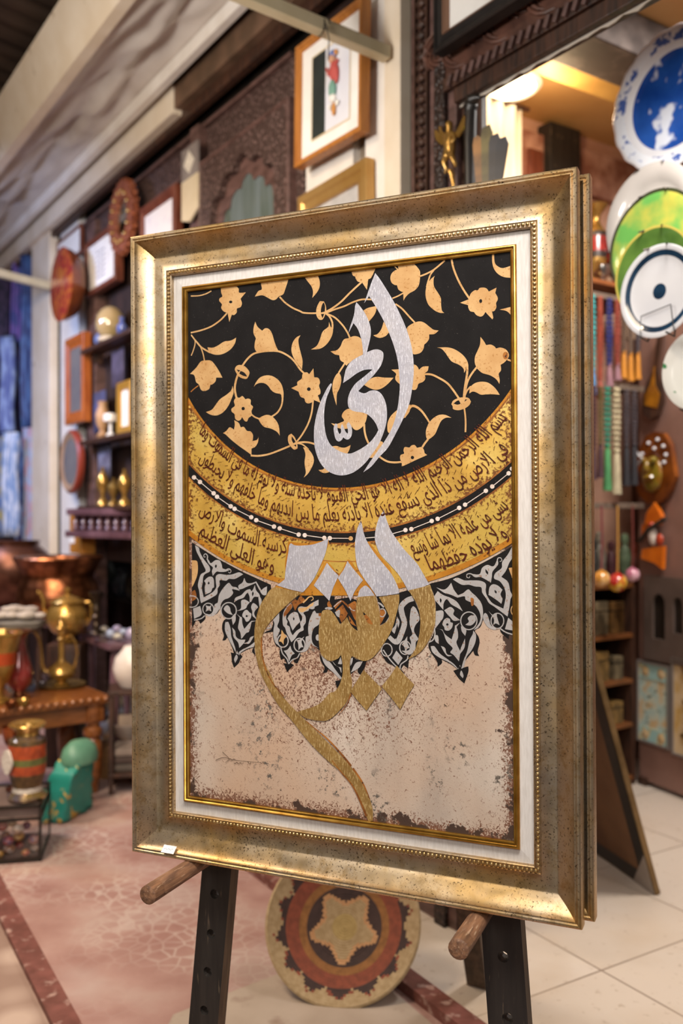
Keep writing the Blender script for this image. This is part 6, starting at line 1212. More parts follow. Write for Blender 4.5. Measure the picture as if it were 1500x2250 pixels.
# lintel: plain lip, rope, carved leaf band
wbox('trim_34', -3.0194, sJ0 - 0.001, 2.9574, 3.0097, -0.05, 0.0139, M['dark_wood'], 0.004)
wbox('trim_35', -3.0194, sJ0 + 0.05, 3.0132, 3.0596, -0.05, 0.0232, M['dark_wood'], 0.004)
g = G()
for k in range(64): g.box((-sJ0 + 0.0 + k * 0.039, -0.03, 3.036), (0.018, 0.016, 0.042), R=Matrix.Rotation(0.45, 3, 'Y'), bev=0.004)
struct(g.build('trim_36', M['carve_plain'], None, False, loc=O, rotz=PHI_W))
M['leaf_carving'] = mat('leaf_carving', '#6B4638', 0.45, 0, var='#3A231B', scale=10, bump=0.3)
wbox('trim_37', -3.0194, sJ0 + 0.09, 3.0619, 3.2768, -0.05, 0.0139, M['leaf_carving'])
g = G(); random.seed(8)                                                        # scrolling leaves carved on the band
for k in range(24):
    x = -sJ0 - 0.06 + k * 0.105
    for j in range(5):
        a = 0.5 + 0.5 * j + (0.3 if k % 2 else 0); rr = 0.026 + 0.0125 * j; sgn = 1 if k % 2 else -1
        pts = [(x + rr * 1.25 * math.cos(t * 0.35 + a), -0.016 - 0.006 * math.sin(t * 0.6), 3.168 + sgn * (rr * 1.1 * math.sin(t * 0.35 + a) - 0.01)) for t in range(7)]
        g.tube(pts, [0.003, 0.006, 0.008, 0.009, 0.008, 0.006, 0.002], 6)
struct(g.build('trim_38', M['leaf_carving'], None, True, loc=O, rotz=PHI_W))
wbox('trim_39', -3.0194, sJ0 + 0.09, 3.2803, 4.2871, -0.05, 0, M['dark_wood'])
g = G(); vs = []; n = 90                                                         # frayed pale edge hanging under the lip
for k in range(n + 1):
    x = -sJ0 + 2.4 * k / n; vs += [(x, 0.02, 2.959), (x, 0.02, 2.949 + 0.004 * math.sin(k * 1.9) + 0.003 * math.sin(k * 4.7))]
g.add(vs, [(2 * k, 2 * k + 1, 2 * k + 3, 2 * k + 2) for k in range(n)]); o = g.build('frayed_cloth_edge', mat('frayed_cloth', '#C8BEB0', 0.8), None, loc=O, rotz=PHI_W, angle=3); md = o.modifiers.new('t', 'SOLIDIFY'); md.thickness = 0.003; tag(o, 'frayed pale cloth edge hanging under the dark door lintel', 'cloth')
# ---- shell
def pbox(name, x0, x1, z0, z1, y0, y1, m, bev=0.0, st=True):
    g = G(); g.box(((x0 + x1) / 2, (y0 + y1) / 2, (z0 + z1) / 2), (x1 - x0, y1 - y0, z1 - z0), 0, bev=bev); o = g.build(name, m, None, False, loc=CO, rotz=PHI_P)
    return struct(o) if st else o
def px_of(px, off=0.0): return (on_cross(px, HY, off) - CO).dot(-NW)
M['peach_wall'] = mat('peach_plaster', '#CFA48C', 0.5, 0, var='#BE8F78', scale=2.5)
pbox('wall_back_inside', 0.46, 4.2, 0.0, 3.72, 0.0, 0.12, M['peach_wall'])
M['shop_ceiling'] = mat('amber_ceiling', '#C9A06A', 0.6, 0, var='#B98A50', scale=2)
pbox('ceiling_inside', 0.46, 4.2, 3.69, 3.75, -3.2, 0.12, M['shop_ceiling'])
pbox('trim_40', 0.48, 4.2, 3.34, 3.60, -0.05, 0.0, mat('rough_red_beam', '#8E5E4C', 0.7, 0, var='#C49A86', scale=9, fac=(0.45, 0.7), bump=0.4), 0.01)
pbox('trim_41', px_of(1180), px_of(1246), 0.0, 3.66, -0.10, 0.0, M['black_wood'], 0.006)
pbox('trim_42', px_of(1142), px_of(1176), 0.0, 3.5, -0.07, 0.0, M['red_wood'], 0.02)
pbox('trim_43', 0.9, 4.2, 3.50, 3.68, -1.05, -0.80, mat('dark_ceiling_beam', '#3A302C', 0.7, 0, var='#6A5E58', scale=6, fac=(0.5, 0.75), bump=0.4), 0.01)
pbox('trim_44', 0.9, 4.2, 3.55, 3.685, -0.79, -0.60, mat('yellow_ceiling_beam', '#B08A4A', 0.6, 0, var='#96743A', scale=4), 0.01)
pbox('trim_45', 0.48, 4.2, 2.55, 2.90, -0.03, 0.0, mat('cream_panel_inside', '#D6B89A', 0.5, 0, var='#C8A688', scale=3))
# right-hand wall behind the display board
g = G(); g.box((0.9, 0.12, 1.85), (4.0, 0.1, 3.7)); struct(g.build('wall_right', mat('brown_inside_wall', '#7A5648', 0.6, 0, var='#64463A', scale=3), None, False, loc=BO - BN * 0.25, rotz=PHI_B))
# pale drape beside the carved post
c, wd, ht = fspan(on_cross, 1046, 1146, 225, 640, 0.16); r = thing('pale_drape', 'pale wavy drape hanging inside beside the carved inner post', 'drape', (c.x, c.y, c.z), PHI_P)
g = G(); n = 40; vs = [(-wd / 2 + wd * a / n, 0.035 * math.sin(a * 0.55) * (0.4 + 0.6 * (1 - b / 6)), ht * b / 6) for a in range(n + 1) for b in range(7)]
g.add(vs, [(a * 7 + b, a * 7 + 7 + b, a * 7 + 8 + b, a * 7 + b + 1) for a in range(n) for b in range(6)]); o = g.build('cloth', mat('pale_drape', '#D8D0C4', 0.6, 0, var='#C8BFB2', scale=3), r, angle=3); md = o.modifiers.new('t', 'SOLIDIFY'); md.thickness = 0.004
g = G(); g.tube([(-wd / 2 - 0.05, 0, ht + 0.012), (wd / 2 + 0.05, 0, ht + 0.012)], 0.012, 10); g.build('curtain_rod', M['dark_wood'], r)
# ceiling lamp inside
lp_ = at(1112, 172, 4.64); r = thing('ceiling_lamp', 'round glowing lamp on the amber ceiling inside the shop', 'lamp', (lp_.x, lp_.y, 3.69)); g = G()
g.lathe([(0.17, 0), (0.18, -0.02), (0.16, -0.035), (0.15, -0.03)], n=32, cap=False); g.build('lamp_rim', M['white_paint'], r); g = G(); g.lathe([(0.15, -0.028), (0.10, -0.05), (0.001, -0.058)], n=32, cap=False); g.build('lamp_glass', mat('lamp_glass', '#FFF3DC', 0.4, emit='#FFE6B8', estr=6), r)
# ---- cherub and oddments on the jamb
def on_jamb(px, py, off): return on_front(px, py, off)
p = on_jamb(990, 384, 0.03); k = p.y / F
r = thing('brass_cherub', 'small brass winged cherub figure fixed to the carved door jamb', 'figurine', (p.x, p.y, p.z), PHI_W)
def bone(nodes, edges, radii, name, m, parent, sub=2):
    me = bpy.data.meshes.new(name); me.from_pydata(nodes, edges, []); me.materials.append(m); o = bpy.data.objects.new(name, me); COL.objects.link(o); o.parent = parent
    sk_ = o.modifiers.new('skin', 'SKIN'); sk_.use_smooth_shade = True
    for i, rr in enumerate(radii): me.skin_vertices[0].data[i].radius = (rr, rr)
    me.skin_vertices[0].data[0].use_root = True; sb_ = o.modifiers.new('sub', 'SUBSURF'); sb_.levels = sub; sb_.render_levels = sub; return o
u = 122 * k
nd = [(0, -.03, .42), (0, -.03, .55), (0, -.03, .68), (0, -.03, .76), (0, -.035, .88), (0, -.04, .97), (-.10, -.03, .70), (-.20, -.05, .82), (-.24, -.05, .95), (.10, -.03, .70), (.18, -.06, .58), (.12, -.09, .50), (-.06, -.04, .36), (-.08, -.10, .22), (-.04, -.06, .08), (.07, -.04, .36), (.14, -.09, .24), (.20, -.06, .10), (-.06, -.09, .02), (.24, -.10, .06)]
ed = [(0, 1), (1, 2), (2, 3), (3, 4), (4, 5), (2, 6), (6, 7), (7, 8), (2, 9), (9, 10), (10, 11), (0, 12), (12, 13), (13, 14), (0, 15), (15, 16), (16, 17), (14, 18), (17, 19)]
rd = [.085, .10, .085, .05, .085, .06, .05, .038, .03, .05, .038, .03, .07, .055, .035, .07, .055, .035, .03, .03]
bone([tuple(c_ * u for c_ in q_) for q_ in nd], ed, [x * u for x in rd], 'body', M['brass'], r)
for sg in (-1, 1):
    g = G(); g.T = Matrix.Translation((sg * 0.10 * u, 0.0, 0.66 * u)) @ Matrix.Scale(u, 4)
    g.prism([(0, 0), (sg * .12, .10), (sg * .26, .26), (sg * .34, .30), (sg * .33, .20), (sg * .29, .10), (sg * .22, .02), (sg * .12, -.06)][::sg], -0.02, 0.02); g.build('wing', M['brass'], r)
g = G(); g.tube([(0.02 * u, -0.03 * u, 0.06 * u), (0.06 * u, -0.02 * u, -0.02 * u), (0.10 * u, -0.02 * u, -0.20 * u), (0.11 * u, -0.02 * u, -0.28 * u)], [.05 * u, .05 * u, .035 * u, .02 * u], 10); g.build('bracket_tail', M['brass'], r)
p = on_jamb(1033, 400, 0.05); r = thing('carved_stick', 'dark carved stick with a bird-beak handle standing at the door jamb', 'stick', (p.x, p.y, p.z - 0.26), PHI_W)
g = G(); g.tube([(0, 0, 0), (0, 0, 0.40), (0.004, 0, 0.50)], [0.018, 0.022, 0.02], 12); g.build('shaft', M['black'], r); g = G(); g.tube([(-0.002, 0, 0.49), (0.0, 0, 0.52), (0.01, 0, 0.54), (0.03, 0, 0.538), (0.05, 0, 0.53)], [0.02, 0.026, 0.024, 0.016, 0.004], 12); g.build('beak_handle', M['black'], r)
for i, (px, yt, lean, cc) in enumerate(((1054, 296, -0.03, '#A8743A'), (1066, 276, 0.03, '#7A6E3E'), (1080, 296, 0.07, '#3E3C40'), (1092, 304, 0.12, '#34343A'))):
    p = on_jamb(px, 430, 0.10 + 0.02 * i); hh = (430 - yt) * p.y / F
    o = G().prism([(-0.010, 0), (0.010, 0), (0.021, hh * 0.88), (0.010 - 0.012 * (i == 0), hh), (-0.016, hh * 0.97), (-0.021, hh * 0.86)], -0.003, 0.003).build('wooden_stave', mat('slat_%d' % i, cc, 0.4, 0, var='#2A2018', scale=9), None, False, loc=p); o.rotation_euler = (0, lean, PHI_W + 0.3)
    tag(o, ('orange-brown wooden stave leaning nearest the carved stick', 'olive patterned stave behind the orange-brown stave', 'dark grey stave in the leaning bunch at the door', 'last dark stave, leaning furthest right in the bunch')[i], 'stave', 'staves leaning beside the door jamb')
p = on_jamb(1072, 470, 0.10); o = G().box((0, 0, 0.05), (0.16, 0.09, 0.10), bev=0.004).build('holder_box', M['red_wood'], None, loc=(p.x, p.y, on_jamb(1072, 430, 0.13).z - 0.09), rotz=PHI_W); tag(o, 'red-brown holder box carrying the leaning staves', 'holder')
# ---- plates hanging parallel to the front
def plate(name, label, px, py, ry, Y, prof, mats, bands, extra=None, wire=True, cat='plate'):
    c = at(px, py, Y); rad = ry * Y / F
    r = thing(name, label, cat, c, PHI_W); R = Matrix.Rotation(PI / 2, 3, 'X'); g = G()
    g.lathe([(max(1e-4, a * rad), b * rad) for a, b in prof], n=64, mi=bands, R=R, cap=False); d_ = g.build('dish', mats, r, angle=1.0)
    if wire:
        g = G(); g.tube([(-rad * 0.3, -0.02, rad * 0.93), (0, 0.035, rad * 1.05), (rad * 0.3, -0.02, rad * 0.93)], 0.003, 6); g.tube([(0, 0.035, rad * 1.03), (0, 0.045, rad * 1.10)], 0.002, 6)
        g.tube([(-rad * 0.28, 0.03, -rad * 0.7), (-rad * 0.34, 0.01, -rad * 1.02), (-rad * 0.33, -0.03, -rad * 0.95)], 0.003, 6); g.tube([(rad * 0.28, 0.03, -rad * 0.7), (rad * 0.34, 0.01, -rad * 1.02), (rad * 0.33, -0.03, -rad * 0.95)], 0.003, 6)
        g.build('hanger_wire', M['wire'], r)
    return r, rad
blue = canvas_mat('blue_white_glaze', cm_flat('#153E8C', '#2A5AAE', 7, '#D8DEEA', 0.08, 0, (0.56, 0.62), 11)); blue.node_tree.nodes['Principled BSDF'].inputs['Coat Weight'].default_value = 0.6
rimp = canvas_mat('white_glaze_blue_sprigs', cm_flat('#DDE2EA', '#E4E7EC', 7, '#4A64A8', 0.08, 0, (0.55, 0.60), 26)); rimp.node_tree.nodes['Principled BSDF'].inputs['Coat Weight'].default_value = 0.6
r, rad = plate('blue_plate', 'large blue and white porcelain plate with sprigged rim, topmost at the right', 1478, 218, 153, 3.5,
      [(0.001, -0.01), (0.60, -0.01), (0.70, 0.01), (0.74, 0.035), (0.80, 0.06), (0.95, 0.085), (0.99, 0.09), (1.0, 0.082), (0.97, 0.07), (0.75, -0.01), (0.60, -0.04), (0.001, -0.04)], [M['porcelain'], blue, rimp], [1, 1, 0, 0, 2, 0, 0, 0, 0, 0, 0])
for o in r.children:
    if o.name.startswith('dish'):
        for v in o.data.vertices:                                                     # lobed rim
            l = math.hypot(v.co.x, v.co.z)
            if l > rad * 0.9: a = math.atan2(v.co.z, v.co.x); q_ = 1 + 0.012 * math.cos(a * 18); v.co.x *= q_; v.co.z *= q_
plate('grey_dish', 'plain grey-white oval dish hanging under the large blue plate', 1432, 482, 122, 3.34, [(0.001, -0.05), (0.55, -0.05), (0.68, -0.02), (0.74, 0.03), (0.98, 0.05), (1.0, 0.045), (0.75, 0.0), (0.6, -0.07), (0.001, -0.07)], [mat('grey_glaze', '#B8B2AC', 0.12, 0, var='#ACA6A0', scale=4, coat=.5)], 0)
gr = [mat('green_glaze', '#5E9A4A', 0.1, 0, var='#B4A848', scale=8, coat=.7, fac=(0.4, 0.62)), mat('dark_olive_rim', '#26281C', 0.2, 0, var='#3C4026', scale=6, coat=.4), mat('olive_glaze', '#5A7A34', 0.1, 0, var='#3C5A28', scale=7, coat=.7)]
plate('green_plate', 'shiny green plate with black rim in front of the grey dish', 1440, 540, 122, 3.18, [(0.001, -0.03), (0.62, -0.03), (0.72, 0.0), (0.94, 0.04), (1.0, 0.05), (0.98, 0.03), (0.7, -0.03), (0.001, -0.05)], gr, [0, 0, 0, 1, 1, 1, 1])
plate('olive_plate', 'smaller olive green plate with yellow edge between green plate and ringed plate', 1436, 600, 102, 3.04, [(0.001, -0.03), (0.66, -0.03), (0.78, 0.0), (0.95, 0.035), (1.0, 0.04), (0.98, 0.02), (0.7, -0.03), (0.001, -0.05)], [gr[2], mat('yellow_rim', '#B8A850', 0.15, coat=.5)], [0, 0, 0, 1, 1, 1, 1])
r, rad = plate('ringed_plate', 'white plate with dark blue ring and dark blue centre spot', 1447, 640, 102, 2.88, [(0.001, -0.02), (0.17, -0.02), (0.60, -0.02), (0.76, -0.01), (0.88, 0.02), (0.98, 0.04), (1.0, 0.035), (0.9, 0.0), (0.7, -0.05), (0.001, -0.05)],
      [M['porcelain'], mat('deep_blue_ring', '#23405A', 0.12, 0, var='#1A2E44', scale=14, coat=.6)], [1, 0, 0, 1, 0, 0, 0, 0, 0])
g = G(); g.tube([(-rad * 0.42, -0.012, -rad * 0.98), (-rad * 0.40, -0.012, -rad * 0.48), (rad * 0.36, -0.012, -rad * 0.36), (rad * 0.44, -0.012, -rad * 0.92)], 0.0022, 6); g.build('wire_clip', mat('steel_wire', '#8A8A8C', 0.3, 0.9), r)
plate('spotted_plate', 'white plate with small green leaves cut by the right edge', 1532, 812, 90, 2.9, [(0.001, -0.03), (0.62, -0.03), (0.74, 0.0), (0.98, 0.04), (1.0, 0.035), (0.7, -0.04), (0.001, -0.05)], [canvas_mat('leafy_glaze', cm_flat('#E2E2DC', '#DADBD4', 6, '#4A8A5A', 0.12, 0, (0.68, 0.70), 22))], 0)
# ---- shelf with vases on the cross wall, bead rails under it
def shelf_on_cross(name, label, xl, xr, y, off, depth, m, th=0.025):
    c, wd, ht = fspan(on_cross, xl, xr, y - 3, y + 3, off); r = thing(name, label, 'shelf', c, PHI_P)
    g = G(); g.box((0, depth / 2, 0), (wd, depth, th), bev=0.003); g.build('board', m, r, False)
    for sx_ in (-.42, .42): g = G(); g.box((sx_ * wd, depth * 0.55, -0.05), (0.02, depth * 0.85, 0.07)); g.build('bracket', m, r, False)
    return r
tsh = shelf_on_cross('wall_shelf', 'orange-edged wooden shelf inside carrying brass and red vases', 1225, 1420, 617, 0.40, 0.40, mat('orange_shelf', '#9A5E34', 0.4, var='#7C4624', scale=8, stretch=(1, 5, 5)))
tz = tsh.location.z + 0.014
def cross_item(px, ybase, off, z): p = on_cross(px, ybase, off); return (p.x, p.y, z), p.y / F
def lathed(name, label, cat, px, off, z, hpx, prof, mats, bands=0, group=None, n=24):
    p, k = cross_item(px, HY, off, z); h = hpx * k; g = G(); g.lathe([(max(1e-4, a * h), b * h) for a, b in prof], n=n, mi=bands, cap=False)
    return tag(g.build(name, mats, None, angle=1.0, loc=p), label, cat, group)
RV = [M['brass'], mat('red_lacquer', '#A8322C', 0.25, 0, var='#7C2420', scale=14, coat=.5), mat('dark_band', '#3A302C', 0.4, 0.3)]
lathed('brass_vase', 'tall brass vase with a red lacquer band on the shelf inside', 'vase', 1308, 0.26, tz, 180, [(0.001, 0), (0.13, 0), (0.14, 0.02), (0.06, 0.07), (0.07, 0.14), (0.13, 0.19), (0.12, 0.24), (0.13, 0.30), (0.135, 0.34), (0.135, 0.42), (0.135, 0.60), (0.13, 0.66), (0.08, 0.73), (0.05, 0.80), (0.06, 0.88), (0.13, 0.97), (0.15, 1.0), (0.12, 0.98), (0.03, 0.88)], RV, [0, 0, 0, 0, 0, 0, 0, 0, 2, 1, 2, 0, 0, 0, 0, 0, 0, 0])
lathed('red_lamp', 'red mosaic glass lamp right of the tall brass vase', 'lamp', 1352, 0.28, tz, 140, [(0.001, 0), (0.14, 0), (0.12, 0.05), (0.05, 0.10), (0.06, 0.18), (0.18, 0.34), (0.22, 0.52), (0.20, 0.70), (0.13, 0.85), (0.08, 0.92), (0.10, 1.0), (0.06, 1.0)], mat('red_mosaic', '#C2331F', 0.12, 0, var='#4A1414', scale=40, kind='voronoi', fac=(0.15, 0.5), coat=.6))
lathed('brass_cup', 'small brass cup at the shelf front under the tall brass vase', 'cup', 1296, 0.345, tz, 40, [(0.001, 0), (0.4, 0), (0.4, 0.06), (0.15, 0.2), (0.15, 0.4), (0.5, 0.7), (0.55, 1.0), (0.45, 1.0), (0.3, .6)], M['brass'], n=18)
lathed('silver_cup', 'small silver cup beside the brass cup on the shelf', 'cup', 1322, 0.345, tz, 36, [(0.001, 0), (0.4, 0), (0.4, 0.06), (0.2, 0.2), (0.5, 0.5), (0.55, 1.0), (0.45, 1.0), (0.3, .5)], mat('silver', '#C8C4C0', 0.2, 1.0, var='#A8A4A0', scale=8), n=18)
def rail_on_cross(label, xl, xr, y, off):
    c, wd, ht = fspan(on_cross, xl, xr, y - 3, y + 3, off); r = thing('bead_rail', label, 'rail', c, PHI_P); g = G(); g.box((0, 0, 0), (wd, 0.018, 0.03), bev=0.003); g.build('bar', mat('grey_rail', '#8A7A6C', 0.4, 0.3, var='#6E6054', scale=8), r, False)
    for sx_ in (-.45, .45): g = G(); g.box((sx_ * wd, off / 2, 0.0), (0.016, off, 0.016)); g.build('bracket', M['wire'], r, False)
    return r
RA = rail_on_cross('grey rail under the shelf holding the upper row of prayer beads', 1235, 1425, 650, 0.42)
RB_ = rail_on_cross('grey rail holding the lower row of prayer beads', 1270, 1412, 845, 0.44)
RC = rail_on_cross('low rail from which the painted balls hang', 1285, 1412, 1108, 0.44)
BC = {'turq': '#4FA8A8', 'rust': '#A8503C', 'navy': '#2E3672', 'red': '#9A4A3E', 'brown': '#6A5648', 'olive': '#6A5C34', 'dark': '#4A4246', 'teal': '#2F8A70', 'ivory': '#C8BA98', 'black': '#26242A', 'sky': '#4A8CC4', 'mauve': '#9A6E78', 'amber': '#D0861E', 'green': '#4E9A5E', 'plum': '#4E3038'}
def beads(px, y0, y1, col, tas, ty, rpx, label, off, rail, twin=True):
    p = on_cross(px, y0, off); k = p.y / F; L_ = (y1 - y0) * k; rr = rpx * k; z0_ = rail.location.z - 0.013
    r = thing('prayer_beads', label, 'beads', (p.x, p.y, z0_), PHI_P, 'prayer beads hanging on the rails')
    rr *= 1.2; m_ = mat('bead_' + col, BC[col], 0.25, 0, var=lighter(BC[col], 0.75), scale=60, coat=.4); g = G(); n = max(4, int((L_ + (p.z - z0_) * 0) / (rr * 1.7)))
    for sx_ in ((-1, 1) if twin else (0,)):
        for i in range(n):
            t = i / (n - 1); g.ball((sx_ * rr * 1.05 * (0.55 + 0.45 * math.sin(PI * min(1, t * 1.1))), 0, -0.012 - t * ((z0_ - (p.z - L_)) - 0.012)), rr, 0, 8)
    g.build('bead_string', m_, r); zb = -(z0_ - (p.z - L_)); tl = (ty - y1) * k
    if tl > 0:
        g = G(); g.ball((0, 0, zb - 0.006), rr * 1.2, 0, 10); g.lathe([(rr * 0.7, zb - 0.008), (rr * 1.3, zb - 0.03), (rr * 1.5, zb - tl * 0.6), (rr * 1.9, zb - tl), (0.001, zb - tl)], n=14, cap=False); g.build('tassel', mat('tassel_' + tas, BC[tas], 0.7, 0, var=lighter(BC[tas], 0.7), scale=50, stretch=(6, 6, .3)), r)
    return r
def lighter(c, f): return [int(c[i:i + 2], 16) / 255 * f for i in (1, 3, 5)]
BL = [(1300, 668, 812, 'turq', 'sky', 866, 4.6, 'turquoise prayer beads with a sky blue tassel, next to the painting', 0), (1318, 666, 830, 'rust', 'rust', 876, 3.6, 'rust-red prayer beads with a rust tassel', 0), (1338, 668, 800, 'navy', 'mauve', 850, 4.2, 'navy blue prayer beads with a mauve tassel', 0),
      (1356, 662, 800, 'red', 'mauve', 836, 4.0, 'brick-red prayer beads left of the orange tassels', 0), (1370, 664, 772, 'brown', 'amber', 832, 3.6, 'brown prayer beads with the leftmost orange tassel', 0), (1385, 664, 776, 'brown', 'amber', 838, 3.6, 'brown prayer beads with the middle orange tassel', 0), (1401, 664, 774, 'dark', 'amber', 834, 3.4, 'dark prayer beads with the rightmost orange tassel', 0),
      (1303, 868, 985, 'plum', 'plum', 1054, 3.8, 'plum-dark prayer beads in the lower row next to the painting', 1), (1319, 868, 975, 'olive', 'plum', 1050, 3.4, 'olive prayer beads in the lower row', 1), (1334, 866, 978, 'teal', 'green', 1078, 4.4, 'teal prayer beads with a green tassel in the lower row', 1), (1354, 862, 990, 'ivory', 'ivory', 1086, 5.0, 'ivory prayer beads with a long ivory tassel', 1),
      (1376, 862, 978, 'dark', 'black', 1068, 4.0, 'dark grey prayer beads with black tassel, lower row', 1), (1393, 862, 975, 'dark', 'black', 1066, 4.0, 'dark grey prayer beads at the right end of the lower row', 1)]
for (px, y0, y1, c_, t_, ty, rp, lb, w_) in BL: beads(px, y0, y1, c_, t_, ty, rp, lb, (0.455, 0.475)[w_], (RA, RB_)[w_])
for i, (px, py, rp, c1, c2, lb) in enumerate(((1321, 1272, 19, '#C88A3A', '#E0B070', 'golden painted ball, left of the three hanging balls'), (1356, 1280, 21, '#B02A24', '#D8A838', 'red painted ball with yellow patches, middle of the hanging balls'), (1389, 1263, 16, '#B06A80', '#D8A8B4', 'pink painted ball, right of the three hanging balls'))):
    p = on_cross(px, py, 0.475 + 0.02 * (i == 1)); k = p.y / F; r = thing('painted_ball', lb, 'ornament', p, PHI_P, 'painted balls hanging on strings')
    g = G(); g.ball((0, 0, 0), rp * k, 0, 24); g.lathe([(0.012, rp * k * 0.97), (0.012, rp * k * 1.05), (0.004, rp * k * 1.12)], n=12); g.build('ball', mat('painted_ball_%d' % i, c1, 0.15, 0, var=c2, scale=14, coat=.7, fac=(0.5, 0.56)), r)
    g = G(); g.tube([(0, 0, rp * k), (0.004, 0, (RC.location.z - p.z) * 0.5), (0, 0, RC.location.z - p.z)], 0.005, 8); g.build('string', mat('string_%d' % i, ('#7A3038', '#B8863A', '#6A2A20')[i], 0.7), r)
# ---- brown display board with wall ornaments
pl, pr = on_board(1402, 1720), on_board(1690, HY); wd = (Vector((pr.x, pr.y, 0)) - Vector((pl.x, pl.y, 0))).length; c = (Vector((pl.x, pl.y, 0)) + Vector((pr.x, pr.y, 0))) / 2
board = thing('display_board', 'tall brown board at the right covered with masks, plaques and tiles', 'board', c, PHI_B)
g = G(); g.box((0, 0.02, 1.42), (wd, 0.04, 2.80), bev=0.01); g.build('panel', mat('mauve_brown_board', '#8E6C60', 0.55, 0, var='#7A5A4E', scale=4), board, False)
for sx_ in (-.45, .45): g = G(); g.box((sx_ * wd, 0.05, 0.02), (0.06, 0.14, 0.04)); g.build('foot', M['dark_wood'], board, False)
def bspan(xl, xr, yt, yb, off=0.0): return fspan(on_board, xl, xr, yt, yb, off)
# amber mask
c, wd, ht = bspan(1402, 1492, 948, 1106, 0.01); r = thing('amber_mask', 'amber brown carved face mask with studded crown on the board', 'mask', c, PHI_B)
g = G(); pts = [(-.38, .12), (-.18, .0), (.12, -.0), (.36, .14), (.5, .36), (.44, .58), (.40, .78), (.22, .96), (.0, 1.0), (-.2, .95), (-.36, .80), (-.46, .56), (-.5, .34)]
sp = smooth([(a * wd, b * ht, False) for a, b in pts], True, 4); g.prism(sp, -0.03, 0.0); g.build('mask_base', mat('amber_resin', '#8A4A14', 0.2, 0, var='#5A2A0C', scale=9, coat=.7), r)
g = G(); g.ball((0, -0.045, ht * .40), wd * .25, 0, 20, (1, .25, 1.25)); g.ball((0, -0.075, ht * .5), wd * .07, 0, 12, (.8, 1, 1.6)); g.ball((-wd * .13, -0.07, ht * .6), wd * .06, 0, 10); g.ball((wd * .13, -0.07, ht * .6), wd * .06, 0, 10); g.ball((0, -0.07, ht * .36), wd * .09, 0, 10, (1.4, .7, .6)); g.build('face', mat('amber_face', '#8A5A18', 0.3, 0, var='#7A701C', scale=22, coat=.5, bump=0.5), r)
g = G()
for q, (a, b_) in enumerate(((.10, .88), (.24, .78), (.30, .66), (-.12, .84), (.02, .76), (.26, .56), (-.28, .70))): g = G(); g.ball((wd * a, -0.034, ht * b_), 0.010, 0, 8); g.build('pearl_stud', M['porcelain'], r); g = G(); g.tube([(-wd * .22, -.09, ht * .72), (-wd * .06, -.095, ht * .62), (-wd * .24, -.09, ht * .50)], 0.008, 8); g.build('white_mark', M['porcelain'], r)
# orange bird-like ornament
c, wd, ht = bspan(1412, 1474, 1104, 1252, 0.02); r = thing('orange_figure', 'orange and white leafy wall figure under the amber mask', 'ornament', c, PHI_B); OM = [mat('orange_resin', '#D87416', 0.3, 0, var='#B8560E', scale=8, coat=.5), mat('figure_white', '#D8CFC4', 0.5), mat('figure_red', '#A83A1C', 0.4), mat('figure_black', '#2A241E', 0.5)]
g = G(); g.prism(smooth([(-.3 * wd, .66 * ht, True), (-.22 * wd, .84 * ht, False), (.06 * wd, 1.0 * ht, True), (.30 * wd, .78 * ht, False), (.18 * wd, .66 * ht, False), (-.05 * wd, .70 * ht, False)], True, 4), -0.03, 0.0, 0); g.build('upper_leaf', OM, r)
g = G(); g.prism(smooth([(-.42 * wd, .52 * ht, True), (-.40 * wd, .66 * ht, False), (-.16 * wd, .70 * ht, False), (-.22 * wd, .52 * ht, False)], True, 4), -0.025, 0, 0); g.prism(smooth([(-.45 * wd, .16 * ht, True), (-.40 * wd, .30 * ht, False), (.05 * wd, .34 * ht, False), (.34 * wd, .36 * ht, True), (.30 * wd, .02 * ht, True), (.05 * wd, .10 * ht, False)], True, 4), -0.025, 0, 0); g.build('lower_leaf', OM, r)
g = G(); g.ball((-.04 * wd, -0.02, .50 * ht), wd * .14, 1, 14, (1, .6, 1.7)); g.ball((-.04 * wd, -0.025, .66 * ht), wd * .10, 2, 12); g.ball((.2 * wd, -0.02, .45 * ht), wd * .13, 2, 12, (1, .5, 1.2)); g.tube([(-.45 * wd, -0.03, .42 * ht), (-.1 * wd, -0.04, .60 * ht), (.45 * wd, -0.03, .76 * ht)], 0.012, 8, 3); g.build('figure_body', OM, r)
# wooden paddle
c, wd, ht = bspan(1406, 1462, 735, 922, 0.02); r = thing('wooden_paddle', 'dark wooden paddle with gold leaf blade hanging beside the beads', 'paddle', c, PHI_B); r.rotation_euler = (0, 0.16, PHI_B)
g = G(); g.prism(smooth([(0.0, 0, False), (.30 * wd, .06 * ht, False), (.42 * wd, .22 * ht, False), (.30 * wd, .42 * ht, False), (.10 * wd, .56 * ht, False), (.08 * wd, ht, True), (-.08 * wd, ht, True), (-.10 * wd, .56 * ht, False), (-.30 * wd, .42 * ht, False), (-.42 * wd, .22 * ht, False), (-.30 * wd, .06 * ht, False)], True, 4), -0.02, 0.0, 0); g.build('blade', M['dark_wood'], r)
g = G(); g.prism(smooth([(-.26 * wd, .16 * ht, False), (.24 * wd, .14 * ht, False), (.28 * wd, .30 * ht, False), (.05 * wd, .40 * ht, False), (-.05 * wd, .62 * ht, False), (-.12 * wd, .40 * ht, False), (-.3 * wd, .28 * ht, False)], True, 3), -0.024, -0.02, 0); g.build('gold_motif', mat('gold_motif', '#B87A1C', 0.35, 0.3, var='#8A5410', scale=14), r)
